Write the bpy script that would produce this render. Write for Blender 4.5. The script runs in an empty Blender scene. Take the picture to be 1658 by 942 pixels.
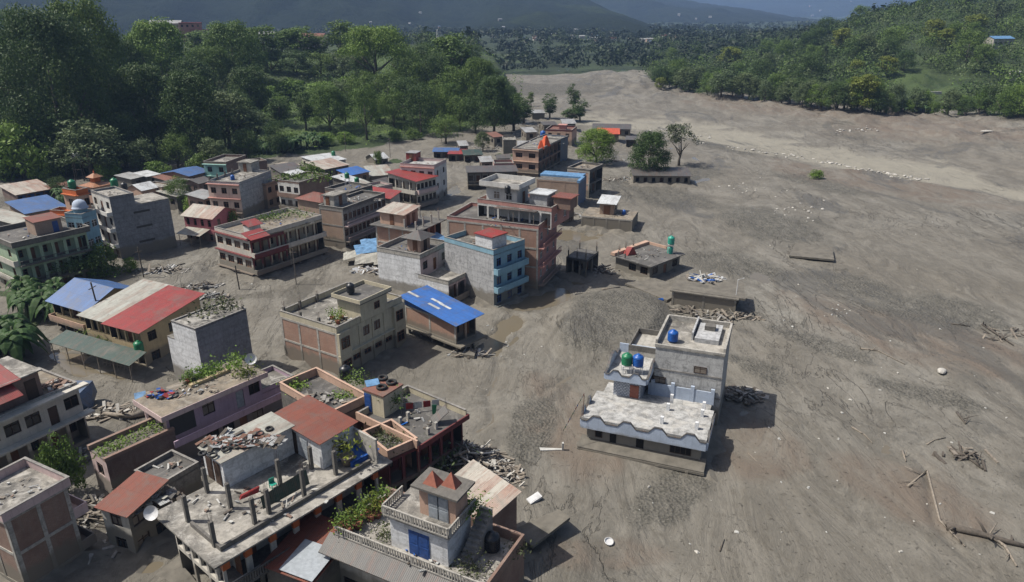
import bpy, math, random
import numpy as np
from mathutils import Vector, Matrix

# ---------------------------------------------------------------- camera, light, exposure
SC = bpy.context.scene
COL = SC.collection
F_PX, CX, CY, CAM_H = 1150.0, 829.0, 471.0, 44.0
PITCH = math.atan2(451.0, F_PX)
cam = bpy.data.objects.new('camera', bpy.data.cameras.new('camera'))
COL.objects.link(cam)
cam.location = (0, 0, CAM_H)
cam.rotation_euler = (math.pi / 2 - PITCH, 0, 0)
cam.data.sensor_width = 36
cam.data.lens = 36 * F_PX / 1658
cam.data.clip_start = 0.5
cam.data.clip_end = 40000
SC.camera = cam

SUN_EL = math.radians(56)
SUN_AZ = Vector((-1.0, 0.02, 0)).normalized()          # horizontal direction towards the sun
world = bpy.data.worlds.new('World')
SC.world = world
world.use_nodes = True
wn = world.node_tree
bg = wn.nodes['Background']
sky = wn.nodes.new('ShaderNodeTexSky')
sky.sky_type = 'NISHITA'
sky.sun_disc = False
sky.sun_elevation = SUN_EL
sky.sun_rotation = math.atan2(SUN_AZ.x, SUN_AZ.y)
sky.air_density = 1.0
sky.dust_density = 4.0
wn.links.new(sky.outputs[0], bg.inputs[0])
bg.inputs[1].default_value = 0.068
sl = bpy.data.lights.new('sun', 'SUN')
sl.energy = 3.9
sl.angle = math.radians(0.5)
sl.color = (1.0, 0.95, 0.86)
so = bpy.data.objects.new('sun', sl)
COL.objects.link(so)
so.location = (-200, 20, 300)
so.rotation_euler = (-(SUN_AZ * math.cos(SUN_EL) + Vector((0, 0, math.sin(SUN_EL))))).to_track_quat('-Z', 'Y').to_euler()
SC.view_settings.view_transform = 'Standard'
SC.view_settings.look = 'None'
SC.view_settings.gamma = 1
SC.view_settings.use_curve_mapping = False
SC.view_settings.exposure = 0.66
SC.cycles.volume_bounces = 0
SC.cycles.max_bounces = 5
SC.cycles.diffuse_bounces = 2

rnd = random.Random(7)
npr = np.random.RandomState(11)
SP, CP = math.sin(PITCH), math.cos(PITCH)

def ray(px, py):
    u, v = (px - CX) / F_PX, -(py - CY) / F_PX
    return Vector((u, CP + v * SP, -SP + v * CP))

def W(px, py, z=0.0):
    d = ray(px, py)
    t = (z - CAM_H) / d.z
    return Vector((d.x * t, d.y * t, z))

def at_y(px, py, Y):
    d = ray(px, py)
    t = Y / d.y
    return Vector((d.x * t, Y, CAM_H + d.z * t))

def proj(x, y, z):
    zz = z - CAM_H
    dep = y * CP - zz * SP
    return CX + F_PX * x / dep, CY - F_PX * (y * SP + zz * CP) / dep

def hgt(bx, by, ty, z0=0.0):
    p = W(bx, by, z0)
    return at_y(bx, ty, p.y).z

# ---------------------------------------------------------------- numpy value noise
_lat = np.random.RandomState(3).rand(256, 256)
def vnoise(x, y):
    xi = np.floor(x).astype(int); yi = np.floor(y).astype(int)
    fx = x - xi; fy = y - yi
    fx = fx * fx * (3 - 2 * fx); fy = fy * fy * (3 - 2 * fy)
    a = _lat[xi & 255, yi & 255]; b = _lat[(xi + 1) & 255, yi & 255]
    c = _lat[xi & 255, (yi + 1) & 255]; d = _lat[(xi + 1) & 255, (yi + 1) & 255]
    return (a * (1 - fx) + b * fx) * (1 - fy) + (c * (1 - fx) + d * fx) * fy
def fbm(x, y, o=4):
    s = 0; a = 0.5
    for i in range(o):
        s = s + a * vnoise(x + 17.3 * i, y + 9.1 * i); x = x * 2.03; y = y * 2.03; a *= 0.5
    return s
def sstep(a, b, x):
    t = np.clip((x - a) / (b - a), 0, 1)
    return t * t * (3 - 2 * t)

# ---------------------------------------------------------------- node materials
MC = {}
class NT:
    def __init__(s, name):
        s.m = bpy.data.materials.new(name); s.m.use_nodes = True
        s.t = s.m.node_tree; s.b = s.t.nodes['Principled BSDF']
        s.out = s.t.nodes['Material Output']
    def n(s, typ, **kw):
        nd = s.t.nodes.new('ShaderNode' + typ)
        for k, v in kw.items():
            if k.startswith('i_'):
                nd.inputs[k[2:].replace('_', ' ')].default_value = v
            else:
                setattr(nd, k, v)
        return nd
    def l(s, a, b): s.t.links.new(a, b)
    def noise(s, vec, scale, detail=4, rough=0.55, dist=0):
        nd = s.n('TexNoise'); nd.inputs['Scale'].default_value = scale
        nd.inputs['Detail'].default_value = detail; nd.inputs['Roughness'].default_value = rough
        nd.inputs['Distortion'].default_value = dist
        if vec is not None: s.l(vec, nd.inputs['Vector'])
        return nd.outputs['Fac']
    def ramp(s, fac, lo, hi, c0=(0, 0, 0, 1), c1=(1, 1, 1, 1)):
        r = s.n('ValToRGB'); e = r.color_ramp.elements
        e[0].position = lo; e[1].position = hi; e[0].color = c0; e[1].color = c1
        s.l(fac, r.inputs[0]); return r.outputs[0]
    def mix(s, fac, a, b, mode='MIX'):
        nd = s.n('Mix', data_type='RGBA', blend_type=mode)
        for sock, v in ((nd.inputs[0], fac), (nd.inputs[6], a), (nd.inputs[7], b)):
            if isinstance(v, (int, float)): sock.default_value = v
            elif isinstance(v, (tuple, list)): sock.default_value = tuple(v) + ((1,) if len(v) == 3 else ())
            else: s.l(v, sock)
        return nd.outputs[2]
    def math(s, op, a, b=0.0, clamp=False):
        nd = s.n('Math', operation=op, use_clamp=clamp)
        for i, v in enumerate((a, b)):
            if isinstance(v, (int, float)): nd.inputs[i].default_value = v
            else: s.l(v, nd.inputs[i])
        return nd.outputs[0]
    def map(s, vec, sc=(1, 1, 1), rot=(0, 0, 0)):
        nd = s.n('Mapping'); nd.inputs['Scale'].default_value = sc; nd.inputs['Rotation'].default_value = rot
        s.l(vec, nd.inputs[0]); return nd.outputs[0]
    def bump(s, h, strength=0.3, dist=0.05):
        nd = s.n('Bump'); nd.inputs['Strength'].default_value = strength; nd.inputs['Distance'].default_value = dist
        s.l(h, nd.inputs['Height']); s.l(nd.outputs[0], s.b.inputs['Normal'])
    def rnd(s):
        return s.n('ObjectInfo').outputs['Random']

MUD = (0.150, 0.135, 0.108)
def mud_line(t, col, pos, hi=2.5):
    """flood-mud stain on everything that stands in the mud, up to about hi metres"""
    sep = t.n('SeparateXYZ'); t.l(pos, sep.inputs[0])
    nz = t.noise(pos, 0.7, 3)
    z = t.math('SUBTRACT', sep.outputs[2], t.math('MULTIPLY', nz, 1.6))
    f = t.ramp(t.math('ADD', t.math('MULTIPLY', z, 0.2), 0.5), 0.5 + 0.2 * (hi - 1.2), 0.5 + 0.2 * (hi - .6), (1, 1, 1, 1), (0, 0, 0, 1))
    f2 = t.math('MULTIPLY', f, 0.85)
    return t.mix(f2, col, MUD)

def mat_wall(name, rgb, dirt=0.5, kind='paint', rough=0.85, mud=True):
    dirt = min(.95, dirt + .18)
    if name in MC: return MC[name]
    t = NT(name); geo = t.n('NewGeometry'); pos = geo.outputs['Position']
    uv = t.n('UVMap').outputs[0]
    big = t.noise(pos, 0.45, 5, 0.65)
    streak = t.noise(t.map(uv, (2.4, 0.22, 1)), 1.0, 5, 0.7)
    fine = t.noise(pos, 7.0, 4, 0.7)
    dk = tuple(c * 0.34 + 0.01 for c in rgb)
    if kind == 'brick':
        br = t.n('TexBrick'); t.l(uv, br.inputs['Vector'])
        br.inputs['Color1'].default_value = rgb + (1,)
        br.inputs['Color2'].default_value = (rgb[0] * .72, rgb[1] * .68, rgb[2] * .7, 1)
        br.inputs['Mortar'].default_value = (0.27, 0.235, 0.2, 1)
        br.inputs['Scale'].default_value = 1.0
        br.inputs['Mortar Size'].default_value = 0.012
        br.inputs['Brick Width'].default_value = 0.25; br.inputs['Row Height'].default_value = 0.085
        base = br.outputs[0]
        base = t.mix(t.ramp(big, .35, .7), base, (rgb[0] * .62, rgb[1] * .62, rgb[2] * .64))
        base = t.mix(t.math('MULTIPLY', t.ramp(streak, .52, .75), .5), base, (.34, .3, .26))
    else:
        base = t.mix(t.ramp(big, 0.3, 0.72), rgb, tuple(c * 0.72 for c in rgb))
    f = t.math('MULTIPLY', t.ramp(streak, 0.50, 0.78), dirt)
    base = t.mix(f, base, dk)
    base = t.mix(t.math('MULTIPLY', t.ramp(fine, .45, .75), dirt * .45), base, dk)
    if kind == 'concrete':
        vor = t.noise(pos, 1.6, 6, 0.75, 1.0)
        base = t.mix(t.math('MULTIPLY', t.ramp(vor, .48, .62), dirt * .8), base, dk)
        wv = t.n('TexWave', bands_direction='Y'); t.l(uv, wv.inputs[0]); wv.inputs['Scale'].default_value = 0.33
        wv.inputs['Distortion'].default_value = 1.5
        base = t.mix(t.math('MULTIPLY', t.ramp(wv.outputs['Fac'], .75, .95), .22), base, dk)
    if mud: base = mud_line(t, base, pos)
    t.l(base, t.b.inputs['Base Color']); t.b.inputs['Roughness'].default_value = rough
    t.bump(t.math('ADD', fine, streak), 0.25, 0.03)
    MC[name] = t.m; return t.m

def mat_roofcon(name, rgb, dark=0.7, moss=0.25, pale=0.5, sc=1.0):
    """flat roof screed: black algae, pale scuffs, moss"""
    if name in MC: return MC[name]
    t = NT(name); pos = t.n('NewGeometry').outputs['Position']
    a = t.noise(pos, 0.28 * sc, 6, 0.75, 0.3); b = t.noise(pos, 1.1 * sc, 6, 0.8, 0.2); c = t.noise(pos, 6, 4, .7)
    base = t.mix(t.math('MULTIPLY', t.ramp(a, .38, .62), dark), rgb, (0.045, 0.043, 0.04))
    base = t.mix(t.math('MULTIPLY', t.ramp(b, .5, .68), dark * .8), base, (0.06, 0.057, 0.052))
    base = t.mix(t.math('MULTIPLY', t.ramp(t.noise(pos, .55, 6, .75, .8), .50, .60), pale), base, (0.48, 0.46, 0.42))
    base = t.mix(t.math('MULTIPLY', t.ramp(t.noise(pos, .8, 5, .7), .6, .7), moss), base, (0.07, 0.09, 0.03))
    base = t.mix(t.math('MULTIPLY', t.ramp(c, .5, .8), .3), base, (0.03, 0.03, 0.03))
    t.l(base, t.b.inputs['Base Color']); t.b.inputs['Roughness'].default_value = 0.9
    t.bump(t.math('ADD', b, c), .3, .04)
    MC[name] = t.m; return t.m

def mat_tin(name, rgb, rust=0.3, rough=0.5, patch=None):
    if name in MC: return MC[name]
    t = NT(name); uv = t.n('UVMap').outputs[0]; pos = t.n('NewGeometry').outputs['Position']
    wv = t.n('TexWave', bands_direction='X', wave_profile='SIN'); t.l(uv, wv.inputs[0]); wv.inputs['Scale'].default_value = 2.0
    a = t.noise(pos, .5, 6, .7, .5); b = t.noise(t.map(uv, (1.2, .2, 1)), 1.5, 5, .7)
    base = t.mix(t.ramp(a, .3, .7), rgb, tuple(c * .78 for c in rgb))
    sm = t.n('TexBrick'); t.l(uv, sm.inputs['Vector']); sm.offset = .5; sm.inputs['Brick Width'].default_value = .8; sm.inputs['Row Height'].default_value = 2.6; sm.inputs['Mortar Size'].default_value = .018; sm.inputs['Scale'].default_value = 1
    sm.inputs['Color1'].default_value = (1, 1, 1, 1); sm.inputs['Color2'].default_value = (.78, .78, .78, 1); sm.inputs['Mortar'].default_value = (.55, .52, .5, 1)
    base = t.mix(1.0, base, sm.outputs[0], 'MULTIPLY')
    if patch:
        br = t.n('TexBrick'); t.l(uv, br.inputs['Vector']); br.offset = 0.37
        br.inputs['Brick Width'].default_value = .85; br.inputs['Row Height'].default_value = 5.3
        br.inputs['Mortar Size'].default_value = .008; br.inputs['Scale'].default_value = 1
        br.inputs['Color1'].default_value = rgb + (1,); br.inputs['Color2'].default_value = patch + (1,)
        br.inputs['Mortar'].default_value = (.08, .06, .05, 1)
        base = t.mix(t.ramp(a, .3, .8), br.outputs[0], tuple(c * .8 for c in rgb))
    base = t.mix(t.math('MULTIPLY', t.ramp(b, .5, .62), rust), base, (0.16, 0.055, 0.03))
    base = t.mix(t.math('MULTIPLY', t.ramp(a, .50, .70), .55), base, (0.13, 0.115, 0.095))
    base = t.mix(t.math('MULTIPLY', t.ramp(t.noise(pos, 2.5, 5, .7), .5, .7), .3), base, (0.1, 0.09, 0.08))
    t.l(base, t.b.inputs['Base Color']); t.b.inputs['Roughness'].default_value = rough
    t.bump(wv.outputs['Fac'], .6, .03)
    MC[name] = t.m; return t.m

def mat_plain(name, rgb, rough=.7, metal=0.0, var=.3, scale=3.0, bump=.1, mud=False, trans=0):
    if name in MC: return MC[name]
    t = NT(name); pos = t.n('NewGeometry').outputs['Position']
    a = t.noise(pos, scale, 5, .65)
    base = t.mix(t.ramp(a, .35, .7), rgb, tuple(c * (1 - var) for c in rgb))
    if mud: base = mud_line(t, base, pos)
    t.l(base, t.b.inputs['Base Color']); t.b.inputs['Roughness'].default_value = rough
    t.b.inputs['Metallic'].default_value = metal
    if bump: t.bump(a, bump, .03)
    MC[name] = t.m; return t.m

def mat_leaf(name, rgb, var=.45):
    if name in MC: return MC[name]
    t = NT(name); pos = t.n('NewGeometry').outputs['Position']
    a = t.noise(pos, .25, 3, .6); b = t.noise(pos, 1.7, 2, .6)
    lo = tuple(c * (1 - var) for c in rgb); hi = (min(1, rgb[0] * 1.5), min(1, rgb[1] * 1.35), rgb[2] * 1.1)
    base = t.mix(t.ramp(a, .3, .7), lo, rgb); base = t.mix(t.math('MULTIPLY', t.ramp(b, .45, .75), .6), base, hi)
    r = t.rnd()
    base = t.mix(t.math('MULTIPLY', r, .35), base, (rgb[0] * .65, rgb[1] * .8, rgb[2] * 1.0))
    t.l(base, t.b.inputs['Base Color']); t.b.inputs['Roughness'].default_value = .6
    t.b.inputs['Specular IOR Level'].default_value = .25
    tr = t.n('BsdfTranslucent'); t.l(base, tr.inputs[0])
    ms = t.n('MixShader'); ms.inputs[0].default_value = .22
    t.l(t.b.outputs[0], ms.inputs[1]); t.l(tr.outputs[0], ms.inputs[2]); t.l(ms.outputs[0], t.out.inputs[0])
    MC[name] = t.m; return t.m

# ---------------------------------------------------------------- mesh builder
class MB:
    def __init__(s): s.v = []; s.f = []; s.m = []; s.uv = []
    def quad(s, a, b, c, d, mi=0, uv=None):
        i = len(s.v); s.v += [tuple(a), tuple(b), tuple(c), tuple(d)]; s.f.append((i, i + 1, i + 2, i + 3)); s.m.append(mi)
        if uv is None:
            A, B, D = Vector(a), Vector(b), Vector(d)
            w, h = (B - A).length, (D - A).length
            uv = [(0, 0), (w, 0), (w, h), (0, h)]
        s.uv += uv
    def tri(s, a, b, c, mi=0):
        i = len(s.v); s.v += [tuple(a), tuple(b), tuple(c)]; s.f.append((i, i + 1, i + 2)); s.m.append(mi)
        A, B, C = Vector(a), Vector(b), Vector(c)
        w = (B - A).length or 1; x = (C - A).dot((B - A) / w)
        s.uv += [(0, 0), (w, 0), (x, (C - A).length)]
    def hexa(s, p, mi=0):
        """8 corners: bottom 0-3 ccw, top 4-7"""
        for q in ((3, 2, 1, 0), (4, 5, 6, 7), (0, 1, 5, 4), (1, 2, 6, 5), (2, 3, 7, 6), (3, 0, 4, 7)):
            s.quad(*[p[k] for k in q], mi=mi)
    def box(s, x0, y0, z0, x1, y1, z1, mi=0):
        if x0 > x1: x0, x1 = x1, x0
        if y0 > y1: y0, y1 = y1, y0
        if z0 > z1: z0, z1 = z1, z0
        s.hexa([(x0, y0, z0), (x1, y0, z0), (x1, y1, z0), (x0, y1, z0), (x0, y0, z1), (x1, y0, z1), (x1, y1, z1), (x0, y1, z1)], mi)
    def tube(s, pts, rs, n=7, mi=0, cap=True):
        pts = [Vector(p) for p in pts]
        if isinstance(rs, (int, float)): rs = [rs] * len(pts)
        base = len(s.v)
        for k, p in enumerate(pts):
            d = (pts[min(k + 1, len(pts) - 1)] - pts[max(k - 1, 0)]).normalized()
            a = d.cross(Vector((0, 0, 1)) if abs(d.z) < .9 else Vector((1, 0, 0))).normalized(); b = d.cross(a)
            for j in range(n):
                t = 2 * math.pi * j / n
                s.v.append(tuple(p + (a * math.cos(t) + b * math.sin(t)) * rs[k]))
        for k in range(len(pts) - 1):
            for j in range(n):
                j2 = (j + 1) % n
                s.f.append((base + k * n + j, base + (k + 1) * n + j, base + (k + 1) * n + j2, base + k * n + j2)); s.m.append(mi)
                s.uv += [(j / n, 0), (j / n, 1), ((j + 1) / n, 1), ((j + 1) / n, 0)]
        if cap:
            for k, rev in ((0, False), (len(pts) - 1, True)):
                idx = [base + k * n + j for j in range(n)]
                if rev: idx = idx[::-1]
                s.f.append(tuple(idx)); s.m.append(mi); s.uv += [(0, 0)] * n
    def lathe(s, prof, n=16, mi=0, c=(0, 0, 0)):
        base = len(s.v)
        for r, z in prof:
            for j in range(n):
                t = 2 * math.pi * j / n
                s.v.append((c[0] + r * math.cos(t), c[1] + r * math.sin(t), c[2] + z))
        for k in range(len(prof) - 1):
            for j in range(n):
                j2 = (j + 1) % n
                s.f.append((base + k * n + j, base + k * n + j2, base + (k + 1) * n + j2, base + (k + 1) * n + j)); s.m.append(mi)
                s.uv += [(j / n, 0)] * 4
    def mesh(s, name, mats, smooth=False):
        me = bpy.data.meshes.new(name); me.from_pydata(s.v, [], s.f)
        for m in mats: me.materials.append(m)
        me.polygons.foreach_set('material_index', s.m)
        if smooth: me.polygons.foreach_set('use_smooth', [True] * len(s.f))
        u = me.uv_layers.new(name='UVMap'); u.data.foreach_set('uv', [c for p in s.uv for c in p])
        me.update(); return me
    def build(s, name, mats, parent=None, smooth=False, loc=(0, 0, 0), rot=(0, 0, 0)):
        if not isinstance(mats, (list, tuple)): mats = [mats]
        return link(name, s.mesh(name, mats, smooth), parent, loc, rot)

def link(name, data, parent=None, loc=(0, 0, 0), rot=(0, 0, 0), scale=None):
    o = bpy.data.objects.new(name, data); COL.objects.link(o); o.parent = parent
    o.location = loc; o.rotation_euler = rot
    if scale: o.scale = scale
    return o

def tag(o, label=None, cat=None, group=None, kind=None):
    if label: o['label'] = label
    if cat: o['category'] = cat
    if group: o['group'] = group
    if kind: o['kind'] = kind
    return o

def empty(name, loc, rz=0.0, label=None, cat=None, group=None, tilt=(0, 0)):
    o = link(name, None, None, loc, (tilt[0], tilt[1], rz)); o.empty_display_size = .5
    return tag(o, label, cat, group)

def copy_thing(o, loc, rot=None, scale=None, label=None, group=None):
    r = o.copy(); COL.objects.link(r); r.location = loc
    if rot is not None: r.rotation_euler = rot
    if scale is not None: r.scale = scale
    if label: r['label'] = label
    if group: r['group'] = group
    for ch in KIDS.get(o.name, o.children):
        c = ch.copy(); COL.objects.link(c); c.parent = r
    return r
KIDS = {}

# palette of materials
def C(name):
    return MC[name]
mat_wall('white paint', (.62, .61, .58), .45)
mat_wall('off white paint', (.52, .49, .43), .5)
mat_wall('cream paint', (.50, .45, .33), .5)
mat_wall('peach paint', (.50, .335, .25), .5)
mat_wall('salmon paint', (.46, .235, .20), .45)
mat_wall('pink paint', (.50, .17, .19), .4)
mat_wall('pale pink paint', (.56, .43, .41), .45)
mat_wall('lilac paint', (.42, .31, .39), .4)
mat_wall('maroon paint', (.15, .035, .035), .4)
mat_wall('ice blue paint', (.42, .49, .60), .35)
mat_wall('sky blue paint', (.22, .38, .47), .4)
mat_wall('mint paint', (.34, .44, .31), .5)
mat_wall('dull green paint', (.16, .26, .19), .5)
mat_wall('turquoise paint', (.28, .48, .43), .4)
mat_wall('yellow paint', (.43, .34, .20), .5)
mat_wall('orange paint', (.50, .13, .035), .5)
mat_wall('grey plaster', (.44, .445, .45), .7, 'concrete')
mat_wall('mottled plaster', (.50, .50, .49), .8, 'concrete')
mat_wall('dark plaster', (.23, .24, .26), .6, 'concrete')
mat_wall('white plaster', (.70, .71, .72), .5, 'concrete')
mat_wall('pale peach paint', (.60, .47, .40), .45)
mat_wall('concrete', (.27, .255, .235), .7, 'concrete')
mat_wall('pale concrete', (.42, .40, .36), .6, 'concrete')
mat_wall('old concrete', (.15, .14, .125), .7, 'concrete')
mat_wall('muddy concrete', (.24, .21, .17), .6, 'concrete')
mat_wall('orange brick', (.42, .24, .165), .35, 'brick')
mat_wall('brown brick', (.25, .15, .11), .4, 'brick')
mat_wall('pale brick', (.40, .28, .20), .4, 'brick')
mat_wall('dark brick', (.15, .09, .075), .4, 'brick')
mat_wall('dark soot wall', (.06, .058, .055), .4)  # near black colour standing in for the shade of open interiors
mat_roofcon('roof screed', (.19, .178, .155), .9)
mat_roofcon('pale roof screed', (.32, .30, .265), .8, .15, .5)
mat_roofcon('dark roof screed', (.10, .095, .09), .6, .3, .15)
mat_roofcon('white roof screed', (.42, .42, .41), .65, .04, .5, 3.2)
mat_roofcon('sandy roof screed', (.24, .20, .15), .7, .35, .2)
mat_tin('red tin', (.27, .032, .028), .2)
mat_tin('ochre tin', (.34, .15, .07), .1)
mat_tin('rusty red tin', (.20, .060, .036), .55)
mat_tin('rust tin', (.20, .085, .06), .5, .7)
mat_tin('blue tin', (.045, .12, .30), .05)
mat_tin('bright blue tin', (.028, .13, .42), .03)
mat_tin('dull blue tin', (.09, .15, .26), .1)
mat_tin('grey tin', (.33, .34, .34), .3)
mat_tin('white tin', (.55, .57, .58), .15)
mat_tin('patched tin', (.36, .37, .33), .35, .6, (.22, .15, .11))
mat_tin('striped tin', (.40, .38, .33), .5, .6, (.24, .09, .05))
mat_tin('green tin', (.022, .056, .043), .25)
mat_tin('dark tin', (.09, .088, .085), .3)
mat_tin('orange tin', (.55, .09, .035), .0)
mat_plain('glass', (.03, .035, .04), .15, 0, .4, 1, 0)
mat_plain('curtain', (.20, .17, .14), .9)
mat_plain('unlit void', (.012, .011, .010), 1.0, 0, .2, 1, 0)  # black sheet colour, painted darkness of openings with no light inside
mat_plain('dark wood', (.05, .028, .018), .6)
mat_plain('brown wood', (.16, .07, .035), .6)
mat_plain('weathered wood', (.25, .215, .175), .9, 0, .5, 4, .4)
mat_plain('dark weathered wood', (.10, .085, .07), .9, 0, .5, 4, .4)
mat_plain('blue door paint', (.02, .075, .27), .55, 0, .5)
mat_plain('grey door paint', (.30, .33, .36), .6)
mat_plain('blue tarpaulin', (.025, .11, .42), .5, 0, .4, 2, .5)
mat_plain('pale blue tarpaulin', (.13, .27, .46), .5, 0, .5, 1.5, .5)
mat_plain('red cloth', (.25, .028, .028), .9)
mat_plain('white cloth', (.46, .455, .43), .8)
mat_plain('orange cloth', (.62, .10, .03), .7, 0, .3)
mat_plain('green plastic', (.015, .17, .075), .4, 0, .3)
mat_plain('aqua plastic', (.03, .30, .22), .4, 0, .3)
mat_plain('blue plastic', (.01, .09, .36), .4, 0, .3)
mat_plain('black plastic', (.018, .02, .024), .4, 0, .3)
mat_plain('steel', (.35, .36, .36), .35, .8)
mat_plain('white metal', (.62, .62, .62), .5)
mat_plain('rusty iron', (.14, .07, .045), .8)
mat_plain('rubber', (.02, .02, .02), .8)
mat_plain('terracotta', (.29, .105, .07), .85)
mat_plain('stone', (.33, .315, .29), .9, 0, .5, 2, .4)
mat_plain('pale stone', (.46, .44, .40), .9, 0, .4, 2, .3)
mat_plain('mud crust', (.150, .137, .114), .95, 0, .45, .8, .5)
mat_plain('bark', (.10, .085, .065), .95, 0, .4, 3, .5)
mat_leaf('mid leaf', (.110, .172, .034))
mat_leaf('bright leaf', (.150, .235, .040))
mat_leaf('dark leaf', (.066, .110, .028))
mat_leaf('grey leaf', (.115, .155, .064))
mat_leaf('lime leaf', (.16, .19, .030))
mat_leaf('dusty leaf', (.095, .112, .055))
mat_leaf('far leaf', (.046, .068, .024))
mat_leaf('valley leaf', (.024, .038, .018))
mat_leaf('banana leaf', (.050, .10, .026))
# ---------------------------------------------------------------- terrain
def _bound(pts):
    w = [W(a, b) for a, b in pts]
    u = np.array([p.x / p.y for p in w]); y = np.array([p.y for p in w])
    return u, y
LB = _bound([(-300, 305), (0, 294), (130, 286), (250, 264), (330, 254), (420, 257), (560, 243), (640, 232), (720, 215), (790, 206), (835, 196), (847, 178)])
RB = _bound([(1056, 136), (1100, 148), (1180, 158), (1240, 164), (1330, 177), (1420, 184), (1500, 186), (1658, 192), (1950, 203)])
def s_left(x, y):
    u = x / y; yb = np.interp(u, LB[0], LB[1]); return np.where(u > LB[0][-1], -500, y - yb)
def s_right(x, y):
    u = x / y; yb = np.interp(u, RB[0], RB[1]); return np.where(u < RB[0][0], -500, y - yb)
def pline(px, py, pts):
    """distance in px rows below a polyline given in photo coordinates"""
    p = np.array(pts, float); return py - np.interp(px, p[:, 0], p[:, 1])
SAND_TOP = [(800, 180), (950, 186), (1150, 200), (1300, 230), (1450, 255), (1658, 300), (1900, 352)]
SAND_LOW = [(800, 200), (1000, 206), (1130, 226), (1230, 246), (1340, 266), (1450, 286), (1500, 293), (1658, 322), (1900, 370)]
def ell(px, py, e, nz):
    cx, cy, rx, ry, rot = e[:5]
    c, s = math.cos(math.radians(rot)), math.sin(math.radians(rot))
    dx, dy = px - cx, py - cy
    a = (dx * c + dy * s) / rx; b = (-dx * s + dy * c) / ry
    return np.clip((1.0 - np.sqrt(a * a + b * b) + nz) * 3.2, 0, 1)
GRAVEL = [(985, 528, 95, 52, -8), (1090, 320, 130, 20, 12), (1250, 365, 130, 26, 12), (1190, 432, 110, 20, 12), (1330, 300, 90, 10, 12),
          (1520, 505, 150, 24, 10), (1400, 470, 90, 18, 14), (1090, 800, 90, 48, -30), (1240, 600, 60, 20, 20), (1330, 560, 110, 12, 20),
          (1180, 240, 70, 8, 12), (1010, 300, 40, 14, 0), (860, 700, 40, 60, 20), (1500, 640, 120, 16, 15), (880, 145, 130, 14, 0), (1130, 280, 50, 16, 0)]
WET = [(868, 486, 62, 20, -20), (815, 540, 46, 16, -50), (960, 384, 56, 14, 4), (180, 598, 75, 24, 25), (110, 590, 50, 14, 30),
       (180, 838, 48, 16, 25), (735, 310, 26, 8, -20), (760, 560, 30, 10, -40), (300, 470, 40, 7, -15), (240, 920, 70, 20, -20)]
RED = [(1450, 300, 240, 20, 9), (1540, 560, 200, 40, 12), (1330, 500, 110, 20, 20), (1250, 180, 180, 12, 6), (1500, 215, 220, 22, 6), (1200, 720, 110, 60, 30), (1500, 800, 160, 60, 20), (940, 720, 90, 60, 30),
       (1000, 900, 120, 30, 0), (640, 300, 40, 20, 0), (900, 640, 60, 30, 30)]
GREEN = [(20, 470, 40, 22, 0), (40, 520, 40, 20, 0), (860, 252, 14, 5, 0), (815, 252, 26, 5, 0), (640, 262, 12, 4, 0), (1322, 284, 10, 3, 0)]
CHAN = [[(838, 545), (806, 575), (804, 610), (790, 640), (800, 680), (770, 700)], [(945, 672), (890, 690), (850, 705), (812, 716), (800, 740)],
        [(940, 600), (870, 640), (800, 655)], [(1500, 760), (1515, 850), (1560, 900)], [(700, 540), (740, 560), (800, 548)]]
def chan(x, y):
    d = np.full(np.shape(x), 99.0)
    for c in CHAN:
        w = [W(a, b) for a, b in c]
        for p, q in zip(w[:-1], w[1:]):
            vx, vy = q.x - p.x, q.y - p.y
            t = np.clip(((x - p.x) * vx + (y - p.y) * vy) / (vx * vx + vy * vy), 0, 1)
            d = np.minimum(d, np.hypot(x - p.x - t * vx, y - p.y - t * vy))
    return d
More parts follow.
